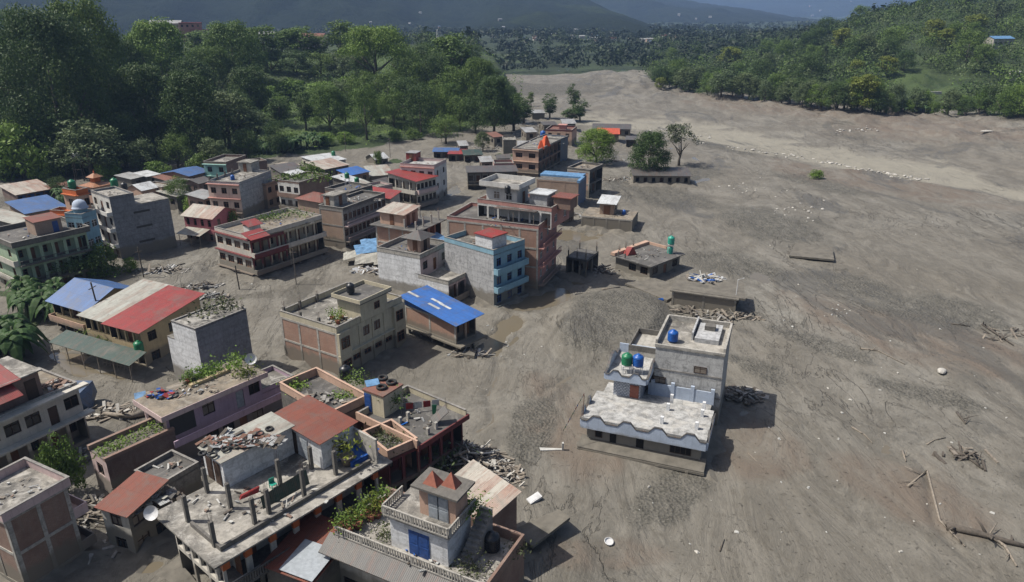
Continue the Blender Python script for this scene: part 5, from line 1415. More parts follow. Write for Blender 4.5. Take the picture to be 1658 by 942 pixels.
tag(tp.build('tarpaulin', C('blue tarpaulin'), None, loc=p1.root.location, rot=p1.root.rotation_euler), 'blue tarpaulin thrown over goods beside the rust roofed shed', 'tarpaulin')
gt = MB(); c = p1.at(465, 806, p1.h)
gt.quad((c.x - 2.2, c.y, p1.h + .2), (c.x + 2.2, c.y - .1, p1.h + .2), (c.x + 2.2, c.y + .2, p1.h + 1.5), (c.x - 2.2, c.y + .2, p1.h + 1.3)); gt.quad((c.x - 2.2, c.y + .24, p1.h + 1.3), (c.x + 2.2, c.y + .24, p1.h + 1.5), (c.x + 2.2, c.y - .06, p1.h + .2), (c.x - 2.2, c.y + .04, p1.h + .2))
tag(gt.build('sheet_cloth', C('green tin'), None, loc=p1.root.location, rot=p1.root.rotation_euler), 'dark green sheet hung between pillars of the bare roof terrace', 'sheet')
rc = MB(); rc.hexa([(-.8, -.2, .35), (.7, -.15, .5), (.7, .1, .5), (-.8, 0, .35), (-.6, -.1, .6), (.9, 0, .95), (.8, .08, 1.0), (-.7, .05, .65)])
tag(rc.build('red_blanket', C('red cloth'), None, loc=W(405, 808, p1.h), rot=(0, 0, .5)), 'dark red blanket hung on a line on the bare roof terrace', 'blanket')
ch = MB(); ch.box(-.25, -.25, .4, .25, .25, .45)
for a_ in (-.22, .22):
    for b_ in (-.22, .22): ch.box(a_ - .03, b_ - .03, 0, a_ + .03, b_ + .03, .4)
ch.box(-.25, .2, .45, .25, .25, .9)
tag(ch.build('plastic_chair', C('aqua plastic'), None, loc=W(443, 790, p1.h), rot=(0, 0, .8)), 'aqua plastic chair on the bare roof terrace beside a pillar', 'chair')
br = MB(); br.box(-.1, -.25, 0, .15, .25, 2.6)
tag(br.build('steel_beam', C('dull blue tin'), None, loc=W(375, 772, p1.h), rot=(.1, .75, .6)), 'blue grey plank leaning on the white shed wall', 'plank')
plant_pot(W(563, 752, p1.h), 'spiky pale green plant in a big pot at the edge of the bare roof terrace', None, 2.2, 'b', 'lime leaf', 'weathered wood')
dish_c = 0
def dish(loc, label, s=1.0, mat='white metal', az=0.0):
    m = MB(); m.tube([(0, 0, 0), (0, 0, .7)], .04, 6)
    pr = [(0, .0)] + [(.15 * i, .03 * i * i * .5) for i in range(1, 5)]
    dm_ = MB(); dm_.lathe(pr, 14); v = [Matrix.Rotation(1.1, 3, 'X') @ Vector(q) + Vector((0, -.05, .8)) for q in dm_.v]; dm_.v = [tuple(q) for q in v]
    o = empty('satellite_dish', loc, az, label, 'satellite dish'); o.scale = (s, s, s)
    m.build('pole', C('steel'), o); dm_.build('dish', C(mat), o, True); return o
dish(W(250, 842, p1.h), 'white satellite dish at the left corner of the bare roof terrace', 1.0)
dish(W(407, 592, 6.5), 'white satellite dish behind the lilac house roof plants', 1.1, az=.5)
dish(W(536, 668, 6.0), 'grey satellite dish on the brick walled garden terrace', .9, 'steel', -.4)
# R terraces
ra = B('garden_terrace', 'flat roof with low peach and brick parapets beside the lilac house', 'building', (536, 680), (452, 632), (598, 652), 6.0, 3, 'brown brick', 'old concrete', Lf='plain', Rf={'k': 'win', 'n': 2, 'doors': (1,)}, ph=.9, pm='peach paint', rm='dark roof screed', rpm='peach paint')
rooftop_plants('grass_tuft', [W(478, 625, 6), W(484, 629, 6), W(472, 622, 6)], 'bright green tuft at the far corner of the brick and peach terrace', 'bright leaf', .3, 110, .6, .8)
rooftop_plants('grass_tuft', [W(548, 640, 6), W(556, 643, 6), W(566, 640, 6)], 'small green tufts along the peach parapet', 'bright leaf', .25, 80, .5, .5)
rooftop_plants('shrub', [W(566, 620, 4.0), W(574, 622, 4.0), W(586, 625, 4.0), W(578, 615, 4.0)], 'dark leafy shrubs between the cream block and the peach parapet', 'mid leaf', .3, 100, .8, 1.5)
tank(None, 560, 612, 3.2, 'black', 'large black tank at the foot of the cream block', 1.3)
debris('roof_debris', W(520, 648, 6), 3.2, 1.4, 40, 'grey rubble scattered on the brick and peach terrace', ('stone', 'old concrete', 'weathered wood'), (.2, .9), 9, .25, .12)
rb = B('red_edged_terrace', 'wide dark flat roof with cream parapet, red fascia and a washing line', 'building', (677, 720), (586, 678), (750, 675), 5.4, 3, 'maroon paint', 'peach paint', Rf={'k': 'open', 'n': 4}, Lf='plain', ph=.7, pm=('cream paint', 'NE'), rm='dark roof screed', oh=.4)
m = MB(); m.box(-.5, -.55, rb.h - .3, rb.w + .5, -.4, rb.h + .25); m.box(rb.w + .4, -.4, rb.h - .3, rb.w + .55, rb.d, rb.h + .2); m.build('red_fascia', C('maroon paint'), rb.root)
m = MB(); m.box(-.55, -.4, rb.h, -.35, rb.d + .4, rb.h + .85); m.build('parapet', C('peach paint'), rb.root)
rb.pillars([loc2(rb, a_, b_) for a_, b_ in ((648, 685), (661, 677), (693, 703), (706, 694))], .75, .3, mat='pale concrete', rebar=False)
rc_ = B('planted_strip', 'planted roof strip with peach parapet and red fascia left of the wide dark roof', 'building', (628, 744), (588, 711), (676, 722), 5.2, 3, 'maroon paint', Lf='plain', Rf={'k': 'open', 'n': 2}, ph=.9, pm='peach paint', rm='dark roof screed', rpm='peach paint')
rooftop_plants('shrub', [W(622, 708, 5.4), W(632, 716, 5.4), W(640, 722, 5.4), W(612, 703, 5.4)], 'rambling plants on the planted roof strip', 'dusty leaf', .3, 110, .7, .8)
# cream hut with blue door and tyres
hh_ = MB(); rr = rb.at(620, 640, rb.h + 2.4), rb.at(591, 628, rb.h + 2.4), rb.at(648, 621, rb.h + 2.4)
ch_ = B('cream_hut', 'small cream roof hut with a blue door, three tyres lying on top', 'hut', (620, 641), (591, 628), (648, 621), 8.0, 2.5, 'cream paint', 'cream paint', base=4.6, ph=0, rm='rust tin', oh=.1)
link('door', door_mesh(.9, 2.0, 'blue door paint'), ch_.root, (-.04, ch_.d * .8, 5.6), (0, 0, -math.pi / 2))
for k, (x, y, l_) in enumerate(((618, 628, 'nearest tyre on the cream hut roof'), (620, 613, 'farthest tyre on the cream hut roof'), (634, 620, 'rightmost tyre on the cream hut roof'))):
    tyre(W(x, y, 8.05), l_, 'tyres on the cream hut', s=1.15)
m = MB(); m.box(-.7, -.5, 0, .7, .5, .08); tag(m.build('solar_panel', C('pale blue tarpaulin'), None, loc=W(603, 620, 8.1), rot=(.25, 0, .4)), 'pale blue solar panel on the cream hut roof', 'solar panel')
rooftop_plants('climbing_plant', [W(636, 655, 6.0), W(642, 650, 6.4), W(630, 652, 6.2)], 'dark green climber on the right wall of the cream hut', 'mid leaf', .3, 130, .6, 1.5)['kind'] = 'stuff'
# washing line with red and white cloths, green cloth
wl_ = empty('washing_line', W(650, 670, rb.h), .25, 'washing line with red and white cloths on the wide dark roof', 'washing line')
m = MB(); m.tube([(0, 0, 0), (0, 0, 1.3)], .03, 5); m.tube([(4.6, 0, 0), (4.6, 0, 1.3)], .03, 5); m.tube([(0, 0, 1.25), (2.3, 0, 1.15), (4.6, 0, 1.25)], .012, 4); m.build('line', C('steel'), wl_)
for k, (x, c_) in enumerate(((.5, 'red cloth'), (1.4, 'white cloth'), (2.3, 'red cloth'), (3.2, 'white cloth'))):
    m = MB(); m.hexa([(x, -.02, .45), (x + .75, -.02, .45), (x + .75, .02, .45), (x, .02, .45), (x, -.02, 1.17), (x + .75, -.02, 1.15), (x + .75, .02, 1.15), (x, .02, 1.17)]); m.build('cloth', C(c_), wl_)
m = MB(); m.hexa([(0, 0, .1), (.35, 0, .1), (.35, .04, .1), (0, .04, .1), (0, 0, 1.2), (.5, 0, 1.2), (.5, .04, 1.2), (0, .04, 1.2)]); tag(m.build('green_cloth', C('green plastic'), None, loc=W(700, 672, rb.h)), 'green cloth hanging by the cream parapet', 'cloth')
m = MB(); m.box(-1.0, -.6, 0, 1.0, .6, .06); tag(m.build('propped_board', C('dark tin'), None, loc=W(712, 672, rb.h + .9), rot=(.2, -.7, .3)), 'dark panel propped up by the cream parapet', 'panel')
# J lilac house
j1 = B('lilac_house', 'lilac two storey house with a long planted roof and shaded galleries', 'house', (266, 670), (232, 646), (419, 603), 6.5, 3.15, 'lilac paint', Lf={'k': 'win', 'n': 2, 'ww': .8, 'wh': 1.8, 'sill': .3}, wl='pale pink paint',
       Rf=[{'k': 'win', 'n': 6, 'ww': 1.9, 'wh': 1.5, 'doors': (4,), 'skip': (0, 1, 3), 'dm': 'grey door paint'}, {'k': 'win', 'n': 6, 'ww': 1.7, 'doors': (4,), 'skip': (0, 1), 'bal': True, 'b': 1.5, 'rail': 'none_', 'hr': .4}], ph=0, rm='sandy roof screed', oh=.6, wins='dark')
g = MB(); g.box(.3, -.02, j1.h - 2.9, j1.w * .27, .03, j1.h - .35); g.build('gallery_shade_panel', C('dark soot wall'), j1.root)  # flat dark panel on the wall, the gallery's shade painted in
m = MB(); m.box(-.3, -1.65, j1.h - 3.15 - .1, j1.w + 5.2, -1.5, j1.h - 3.15 + .65); m.build('balcony_front', C('lilac paint'), j1.root)
m = MB(); m.box(-.65, -.65, j1.h - .5, j1.w + .6, -.58, j1.h + .1); m.box(-.65, -.57, j1.h - .5, -.58, j1.d + .6, j1.h + .1); m.build('stained_fascia', C('pale pink paint'), j1.root)
j2 = B('lilac_house_terrace', 'lower grey terrace with a lilac wall at the right end of the lilac house', 'house', (416, 640), (392, 618), (470, 611), 3.4, 3, 'lilac paint', Rf='plain', ph=.5, pm='lilac paint', rm='roof screed')
rooftop_plants('roof_bush', [W(x, y, j1.h) for x, y in ((322, 614), (331, 609), (340, 606), (349, 603))], 'dense green bushes in the long planter on the lilac house roof', 'bright leaf', .33, 200, .65, 1.5)
rooftop_plants('roof_bush', [W(307, 619, j1.h), W(312, 616, j1.h)], 'grey green pot bush at the left end of the roof planter', 'grey leaf', .3, 130, .5, 1.3)
rooftop_plants('roof_bush', [W(381, 596, j1.h), W(383, 592, j1.h + 1.2), W(384, 590, j1.h + 2.2)], 'tall thin bright bush against the dark grey wall', 'bright leaf', .33, 120, .6, 1.6)
rooftop_plants('roof_bush', [W(396, 607, j1.h), W(403, 605, j1.h)], 'low yellowish bush at the right end of the lilac house roof', 'lime leaf', .3, 130, .6, 1.0)
m = MB(); m.box(-2.3, -.25, 0, 2.3, .25, .35); tag(m.build('planter', C('yellow paint'), None, loc=W(340, 614, j1.h), rot=(0, 0, j1.rz)), 'long mustard planter on the lilac house roof', 'planter')
plant_pot(W(307, 621, j1.h), 'terracotta pot at the left end of the lilac house roof', None, 1.2)
debris('junk_heap', W(262, 640, j1.h), 1.6, .9, 40, 'junk heap with red and blue rags at the left end of the lilac house roof', ('dark tin', 'red cloth', 'blue tarpaulin', 'weathered wood'), (.3, 1.1), 12, .7, .15)
m = MB(); m.box(-.55, -.4, 0, .55, .4, .06); m.box(-.03, -.03, -.9, .03, .03, 0)
tag(m.build('solar_panel', C('pale blue tarpaulin'), None, loc=W(227, 640, j1.h), rot=(.5, 0, .5)), 'small solar panel on a post at the left end of the lilac house', 'solar panel')
# Q balustraded house bottom centre
q0 = B('balustraded_house', 'house with stone balustrades, blue doored roof room and an orange hut on top', 'house', (790, 962), (535, 872), (861, 884), 5.6, 3.2, 'brown brick', 'off white paint', Lf={'k': 'win', 'n': 6, 'ww': 2.0}, Rf='plain', ph=0, rm='pale roof screed', wins='dark')
q0.rail([(0, q0.d), (0, 0)], h=.85)
m = MB(); m.box(.1, -.02, q0.h, q0.w, .2, q0.h + .9); m.box(q0.w - .2, .2, q0.h, q0.w + .02, q0.d * .95, q0.h + .9); m.build('parapet', [C('brown brick')], q0.root)
m = MB(); e = [(-1.5, q0.d + .6, q0.h - .95), (-1.5, -.3, q0.h - .95), (0, -.3, q0.h - .12), (0, q0.d + .6, q0.h - .12)]
q0.sheet('eave_roof', e, .1, C('dark tin'), q0.root)
N2, L2, R2 = [q0.at(a_, b_, q0.h + 2.9) for a_, b_ in ((724, 868), (628, 836), (783, 832))]
x0, y0, x1_, y1_ = N2.x, N2.y, R2.x, L2.y
rm_ = q0.block(x0, y0, x1_, y1_, 2.9, 'white plaster', 'pale roof screed', 'roof_room', oh=.35, thick=.2, doors=[('W', .60, .95, 2.2, 'blue door paint'), ('W', .42, .95, 2.2, 'blue door paint')])
z3 = q0.h + 3.1
q0.rail([(x0 - .3, y1_ + .3), (x0 - .3, y0 - .3)], z3, .85); q0.rail([(x0 - .3, y0 - .3), (x1_ + .2, y0 - .3)], z3, .85); q0.rail([(x0 - .3 + 2.6, y1_ + .3), (x0 - .3, y1_ + .3)], z3, .85)
N3, L3, R3 = [q0.at(a_, b_, z3 + 2.5) for a_, b_ in ((737, 806), (680, 784), (762, 787))]
hu = q0.block(N3.x, N3.y, R3.x, L3.y, 2.5, 'peach paint', 'old concrete', 'orange_hut', z=z3, oh=.45, thick=.18, doors=[('W', .40, .9, 2.1, 'grey door paint'), ('W', .66, .9, 2.1, 'grey door paint')])
mx, my = (N3.x + R3.x) / 2, (N3.y + L3.y) / 2
for sx, sy in ((-.15, .22), (.12, -.2)):
    w_, d_ = (R3.x - N3.x), (L3.y - N3.y)
    m = MB(); cx_, cy_ = mx + sx * w_, my + sy * d_; a_, b_ = w_ * .28, d_ * .2
    z_ = z3 + 2.68; ap = (cx_, cy_, z_ + 1.1); c4 = [(cx_ - a_, cy_ - b_, z_), (cx_ + a_, cy_ - b_, z_), (cx_ + a_, cy_ + b_, z_), (cx_ - a_, cy_ + b_, z_)]
    for i in range(4): m.tri(c4[i], c4[(i + 1) % 4], ap)
    m.build('roof_pyramid', C('terracotta'), q0.root)
m = MB()
sx0, sy0 = x1_ * .55 + x0 * .45, y0
for i in range(11):
    t_ = i / 10; m.box(sx0 + .2 + (x1_ - sx0) * .0 + i * .30 - 1.2, y0 - 1.5, q0.h, sx0 + .5 + i * .30 - 1.2, y0 - .45, q0.h + .27 * (i + 1))
m.build('staircase', C('concrete'), q0.root)
tank(None, 797, 888, q0.h, 'black', 'black tank at the back of the balustraded house roof', 1.15)
for k, (x, y) in enumerate(((548, 862), (560, 855), (572, 849), (584, 842), (596, 835), (607, 829), (617, 822), (626, 815), (600, 842), (580, 855), (566, 862), (612, 838))):
    plant_pot(W(x, y, q0.h), 'potted shrub in the row along the left parapet of the balustraded house', 'pot plants of the balustraded house', rnd.uniform(1.1, 1.5), 'c%d' % (k % 3), ('bright leaf', 'mid leaf', 'lime leaf')[k % 3])
rooftop_plants('shrub', [W(762, 826, z3 - .3), W(768, 822, z3), W(764, 830, z3)], 'bright leafy shrub beside the orange roof hut', 'bright leaf', .25, 140, .6, 1.2)
rooftop_plants('shrub', [W(752, 925, q0.h), W(762, 920, q0.h), W(770, 930, q0.h)], 'spindly shrub at the foot of the outside stair', 'dusty leaf', .25, 90, .7, 1.4)
rooftop_plants('shrub', [W(843, 890, q0.h), W(836, 893, q0.h)], 'dry weeds in the far right corner of the balustraded roof', 'dusty leaf', .25, 70, .5, .7)
rooftop_plants('shrub', [W(624, 868, q0.h), W(620, 874, q0.h)], 'young bamboo leaning on the white roof room', 'dusty leaf', .28, 80, .5, 1.3)
# striped tin roof house behind Q
qs = B('tin_roof_house', 'house with a grey and rust striped tin roof behind the orange hut', 'house', (786, 843), (727, 785), (827, 806), 5.8, 3, 'brown brick', roof='mono', rm='striped tin', rise=.9, along='y', oh=.3, Rf='plain')
# rust roof lower left of Q
ql = B('shed', 'shed under a reddish brown tin roof with pale sheets below the orange galleries', 'shed', (505, 942), (437, 907), (566, 866), 3.6, 3, 'old concrete', roof='mono', rm='rusty red tin', rise=.7, along='y', oh=.3)
m = MB(); zz = ql.h + .30
def ps(x, y): return (x, y, zz + .7 * (x + .0) / ql.w)
m.quad(ps(-.2, -.2), ps(ql.w * .55, -.2), ps(ql.w * .55, 3.0), ps(-.2, 3.0)); m.quad(*[(v[0], v[1], v[2] - .03) for v in (ps(-.2, 3.0), ps(ql.w * .55, 3.0), ps(ql.w * .55, -.2), ps(-.2, -.2))]); m.build('pale_sheet', C('grey door paint'), ql.root)

# B grey hall on the mud
b1 = B('flat_house', 'isolated low grey house with a dark flat roof, green tank and red tent', 'house', (1053, 429), (988, 416), (1114, 414), (1052, 455, 429), 3.0, 'pale concrete', Lf={'k': 'win', 'n': 3, 'skip': (0,), 'ww': 1.6}, Rf={'k': 'win', 'n': 3, 'ww': 1.6, 'doors': (1,)}, ph=0, rm='dark roof screed', oh=.7, wins='dark')
m = MB(); m.box(-.7, b1.d * .97, b1.h, b1.w + .7, b1.d + .7, b1.h + .55); m.box(b1.w + .5, b1.d * .45, b1.h, b1.w + .7, b1.d * .965, b1.h + .5); m.build('parapet', C('peach paint'), b1.root)
b1.pillars([(-.3, b1.d * .7), (-.3, b1.d * .9), (b1.w * .15, b1.d + .3), (b1.w * .35, b1.d + .3), (b1.w * .6, b1.d + .3)], .9, .2)
tank(None, 1085, 410, b1.h, 'aqua', 'lower green tank of the stacked pair on the isolated grey house', 1.0)
tank(None, 1085, 398, b1.h + .7, 'aqua', 'upper green tank of the stacked pair on the isolated grey house', 1.0, stand=.01) if False else tank(None, 1085, 410, b1.h, 'aqua', 'green tank standing on a stand on the isolated grey house', 1.15, stand=1.8)
m = MB(); m.hexa([(-1, -.8, 0), (1, -.8, 0), (1, .8, 0), (-1, .8, 0), (-.1, -.8, 1.5), (.1, -.8, 1.5), (.1, .8, 1.2), (-.1, .8, 1.2)]); tag(m.build('tarpaulin_tent', C('red tin'), None, loc=W(1020, 411, b1.h), rot=(0, 0, .4)), 'red tarpaulin tent on the isolated grey house roof', 'tent')
# mud platform in front of it
m = MB(); c4 = [W(1012, 458, .9), W(1080, 486, .7), W(1112, 466, 1.2), W(1060, 450, 1.2)]
m.hexa([(p_.x, p_.y, p_.z - .35) for p_ in c4] + [(p_.x, p_.y, p_.z) for p_ in c4]); tag(m.build('tilted_slab', C('mud crust')), 'tilted mud covered concrete slab before the isolated grey house', 'slab')
c1 = B('buried_house', 'half buried house with mud covered slab roof and a bent pale pipe', 'house', (1193, 484), (1087, 472), (1207, 466), 2.9, 3, 'muddy concrete', Lf={'k': 'frame', 'n': 2}, Rf={'k': 'open', 'n': 1}, ph=0, rm='mud crust', oh=.3, band='pale concrete')
m = MB(); c4 = [c1.at(1090, 468, c1.h + .02), c1.at(1207, 484, c1.h + .02), c1.at(1204, 458, c1.h + .02), c1.at(1104, 444, c1.h + .02)]
m.hexa([(p_.x, p_.y, c1.h - .3) for p_ in c4] + [(p_.x, p_.y, c1.h + .05) for p_ in c4]); m.build('roof_slab', C('mud crust'), c1.root)
debris('wreckage', W(1142, 452, c1.h), 3.0, 2.2, 50, 'white and blue plastic wreckage on the half buried slab roof', ('white tin', 'blue plastic', 'weathered wood', 'white cloth'), (.4, 2.4), 21, .7, .12)
m = MB(); m.tube([(0, 0, 0), (0, 0, 2.6), (1.0, .2, 2.8)], .06, 6); tag(m.build('bent_pipe', C('white metal'), None, loc=W(1192, 478, c1.h)), 'thin bent pale pipe on the half buried slab roof', 'pipe')
debris('rubble_heap', W(1172, 514, 0), 6, 2.2, 90, 'heap of broken beams below the half buried house', ('weathered wood', 'stone', 'mud crust', 'dark weathered wood'), (.4, 3), 22, .9)
debris('rubble_heap', W(1120, 505, 0), 8, 1.6, 60, 'line of mud covered planks behind the tilted blue white house', ('weathered wood', 'mud crust'), (.6, 3), 23, .4, rot=-.2)
# D open shed
d1 = B('open_shed', 'dark open shed with concrete posts and bare rods right of the pink balconies', 'shed', (950, 421), (916, 416), (971, 407), 3.6, 3.4, 'old concrete', 'dark soot wall', Lf={'k': 'open', 'n': 3, 'dep': 99}, Rf={'k': 'open', 'n': 2}, ph=0, rm='dark roof screed')
d1.pillars([(.3, .3), (.3, d1.d * .5), (.3, d1.d - .3), (d1.w - .3, .3), (d1.w - .3, d1.d - .3)], 1.2, .2)
debris('wreckage', W(975, 440, 0), 3, 2, 70, 'stacked wreckage between the open shed and the isolated grey house', ('weathered wood', 'dark weathered wood', 'stone'), (.4, 2.6), 24, 1.2)
# north cluster
c2 = B('buried_house', 'half buried concrete block with a low brick room and blue drum on top', 'house', (1024, 356), (940, 350), (1038, 342), 2.9, 3, 'muddy concrete', Lf={'k': 'frame', 'n': 4}, ph=0, rm='sandy roof screed', band='pale concrete')
c2.block(2.5, 4.5, c2.w - 1, c2.d - 3.5, 2.5, 'pale brick', 'white tin', 'roof_room', roof='mono', rise=.6, along='y', oh=.6, doors=[('W', .5, 1.4, 2.0)], wins_=[('S', .5)])
tank(None, 1010, 347, c2.h, 'blue', 'blue drum on the half buried concrete block', .8)
a1 = B('peach_block', 'peach and grey three storey block behind the blue tarpaulin roof', 'apartment block', (955, 278), (921, 273), (971, 268), (957, 322, 278), 3.1, 'old concrete', 'peach paint', Lf={'k': 'frame', 'n': 2}, Rf={'k': 'open', 'n': 2}, ph=.5, rm='sandy roof screed', band='pale concrete')
a2 = B('tarp_roof_house', 'brick house with blue tarpaulin rolled along its roof edge', 'house', (937, 295), (869, 290), (950, 284), (938, 338, 295), 3.1, 'dull blue tin', 'pale brick', Lf={'k': 'frame', 'n': 3}, Rf='plain', ph=0, rm='dark roof screed', band='pale brick')
m = MB(); m.box(-.5, -.4, a2.h - .1, a2.w * .6, .3, a2.h + .5); m.box(a2.w * .5, .3, a2.h, a2.w + .3, a2.d + .4, a2.h + .45); m.build('tarpaulin_edge', C('pale blue tarpaulin'), a2.root)
a3 = B('peach_block', 'peach three storey block with brown windows and two orange tarpaulins on its roof', 'apartment block', (872, 244), (830, 241), (908, 226), (873, 289, 244), 3.2, 'brown brick', 'peach paint', Lf={'k': 'win', 'n': 2, 'ww': 2.0, 'ledge': .4, 'lm': 'peach paint'}, Rf={'k': 'open', 'n': 6}, ph=.3, pm='pale concrete', rm='roof screed', wins='wood')
for k, (x, y, s_, l_) in enumerate(((876, 240, 1.0, 'left orange tarpaulin tent on the peach three storey block'), (883, 236, 1.25, 'right taller orange tarpaulin tent on the peach three storey block'))):
    m = MB(); m.hexa([(-.9, -.9, 0), (.9, -.9, 0), (.9, .9, 0), (-.9, .9, 0), (-.3, -.4, 2.2), (.2, -.4, 2.4), (.2, .3, 2.3), (-.3, .3, 2.1)])
    tag(m.build('tarpaulin_tent', C('orange cloth'), None, loc=W(x, y, a3.h), rot=(0, 0, k * .6)), l_, 'tent').scale = (s_, s_, s_)
B('brick_block', 'brick house with blue tarpaulin side right behind the orange tents', 'house', (903, 228), (868, 224), (914, 221), 7.5, 3, 'dull blue tin', 'orange brick', ph=.3, rm='roof screed')
pt = B('turret_house', 'peach house with a red parapet and small turret at the far end of the town', 'house', (926, 213), (884, 211), (932, 206), 5.5, 3, 'peach paint', Lf={'k': 'win', 'n': 3}, ph=.5, pm='maroon paint', rm='rust tin')
pt.block(pt.w * .3, pt.d * .3, pt.w * .3 + 2.5, pt.d * .3 + 2.5, 1.6, 'salmon paint', 'salmon paint', 'turret', oh=.3)
tank(None, 879, 222, 6, 'blue', 'blue tank beside the far turreted peach house', 1.6)
B('long_house', 'dark grey balconied house left of the peach three storey block', 'house', (757, 279), (748, 272), (838, 279), (758, 308, 279), 3.2, 'old concrete', Rf={'k': 'open', 'n': 7, 'bal': True, 'b': .8, 'bm': 'muddy concrete', 'rail': 'metal', 'dep': 1.5}, roof='mono', rm='dark tin', rise=.4, along='x', side_type='plain', balm='pale concrete')
B('long_house', 'low pale pink roofed house between the dark balconied house and the peach block', 'house', (800, 268), (796, 262), (832, 268), 5.0, 3, 'pale pink paint', ph=.6, pm='salmon paint', rm='dark roof screed', Rf='win')
B('tunnel_shed', 'grey green barrel roofed shed behind the peach three storey block', 'shed', (840, 236), (838, 230), (858, 236), 7.2, 3, 'old concrete', roof='gable', rm='grey tin', rise=.9, along='x')
B('ruined_house', 'brown windowless ruin behind the barrel roofed shed', 'ruin', (815, 228), (812, 222), (836, 228), 4.5, 3, 'muddy concrete', ph=.3)
ls = B('long_shed', 'long mud covered shed with a row of openings in front of the two dark trees', 'shed', (1026, 284), (1022, 276), (1118, 285), 2.6, 2.6, 'muddy concrete', Rf={'k': 'open', 'n': 7, 'sill': .7, 'beam': .5, 'cw': 1.2}, roof='mono', rm='dark tin', rise=.9, along='x')
B('hut', 'hut with a bright orange tarpaulin roof beside the river', 'hut', (968, 216), (966, 210), (1002, 217), 3.6, 3, 'dark brick', roof='gable', rm='orange tin', rise=1.3, along='x')
B('long_shed', 'long grey roofed shed beyond the orange roofed hut', 'shed', (960, 208), (956, 204), (1021, 210), 3.0, 3, 'old concrete', roof='mono', rm='dark tin', rise=.9, along='x', Rf='win')
B('hut', 'dark hut frame between the bright tree and the dark tree', 'hut', (1014, 226), (1012, 222), (1030, 227), 2.8, 3, 'dark soot wall', roof='mono', rm='dark tin', rise=.4, along='x', Rf='open')
B('hut', 'hut with a blue and red tarpaulin roof at the upper end of the lane', 'hut', (702, 245), (698, 240), (740, 247), 2.8, 3, 'dark brick', roof='gable', rm='blue tin', rise=.7, along='x', Rf='open')
B('hut', 'low hut with a faded red sheet roof between the blue and the green roofs', 'hut', (726, 249), (722, 244), (750, 251), 2.6, 3, 'dark brick', roof='mono', rm='red tin', rise=.5, along='x', Rf='open')
B('hut', 'hut with a dark green sheet roof beside the round tree', 'hut', (752, 251), (747, 243), (780, 250), 2.6, 3, 'dark brick', roof='gable', rm='green tin', rise=.9, along='x', Rf='open')
B('hut', 'tiny hut half hidden by mud at the far bend', 'hut', (862, 183), (858, 180), (882, 183), 3.0, 3, 'old concrete', roof='mono', rm='grey tin', rise=.5, along='x')
for k, (x, y, rx, ry, n_, l_) in enumerate(((860, 222, 9, 12, 150, 'grey wreckage of huts between the wood and the turreted house'), (800, 240, 9, 7, 110, 'scattered wreckage beside the round tree'), (870, 205, 9, 16, 130, 'mud covered wreckage at the far end of the town'), (845, 262, 6, 3, 60, 'timber stack before the peach three storey block'),
                                           (985, 262, 8, 4, 70, 'tangled planks below the bright tree'), (1010, 292, 8, 3, 50, 'planks and sheets near the long mud covered shed'), (800, 290, 8, 3, 60, 'collapsed tin sheets in front of the dark balconied house'), (300, 268, 10, 4, 70, 'fallen timber at the foot of the wood'),
                                           (960, 316, 5, 3, 50, 'planks against the blue tarpaulin house'), (925, 350, 4, 3, 40, 'dark wreckage in the flooded gap'), (330, 465, 3.5, 1.5, 50, 'driftwood tangle in the open mud square'), (345, 482, 2.5, 1.2, 40, 'small driftwood tangle before the dark grey wall'),
                                           (265, 440, 5, 2, 60, 'broken timber beside the leaning tower foot'), (760, 575, 3, 1.2, 30, 'mud lump with planks beside the blue roofed stilt house'))):
    debris('wreckage', W(x, y, 0), rx, ry, n_, l_, seed=40 + k, h=.7, long=(.5, 3.0))
# collapsed blue tarpaulin shelter
ct = empty('collapsed_shelter', W(592, 428, 0), .2, 'collapsed shelter of pale blue sheets and broken roofing in the lane', 'shelter')
m = MB(); R_ = random.Random(9)
def sheet_(m, c, ax, ay, n=5, mi=0):
    g = [[Vector(c) + Vector(ax) * (i / n) + Vector(ay) * (j / n) + Vector((0, 0, R_.uniform(-.12, .12))) for j in range(n + 1)] for i in range(n + 1)]
    for i in range(n):
        for j in range(n): m.quad(g[i][j], g[i + 1][j], g[i + 1][j + 1], g[i][j + 1], mi); m.quad(*[v - Vector((0, 0, .05)) for v in (g[i][j + 1], g[i + 1][j + 1], g[i + 1][j], g[i][j])], mi)
sheet_(m, (-1.5, 0, 2.0), (5.2, 1.0, .2), (-.5, 3.2, .9)); sheet_(m, (-.5, 3.4, 2.6), (5.0, .6, .3), (-.3, 2.4, .5)); m.build('blue_sheet', C('pale blue tarpaulin'), ct)
m = MB(); sheet_(m, (-4.0, -.5, 1.2), (3.4, .6, .6), (0, 3, .5)); sheet_(m, (-2, -2.4, .9), (5, .5, .3), (.4, 2.4, 1.1)); sheet_(m, (1.5, -3.0, .8), (3.2, .4, .2), (.2, 2.5, .9)); m.build('broken_sheet', C('patched tin'), ct)
m = MB(); m.box(-1.4, .3, -.5, 3.6, 5, 1.9); m.build('wall', C('old concrete'), ct)
debris('wreckage', W(600, 440, 0), 4, 1.6, 50, 'pale broken sheets below the collapsed shelter', ('white tin', 'weathered wood', 'grey tin'), (.5, 2.4), 61, .6, .16)
# ---------------------------------------------------------------- the tilted blue white house standing alone in the mud
TH, RW = 3.1, 6.9
hh = B('tilted_house', 'pale blue trimmed house with a tall grey rear block standing alone in the mud', 'house', (1137, 716), (950, 681), (1160, 647), TH, 3.0, 'grey plaster', 'white paint',
       base=-1.2, Lf={'k': 'plain'}, Rf='plain', ph=0, rm='white roof screed', oh=.0, tilt=(math.radians(-.8), math.radians(.6)))
R0 = hh.root; D_, W_ = hh.d, hh.w
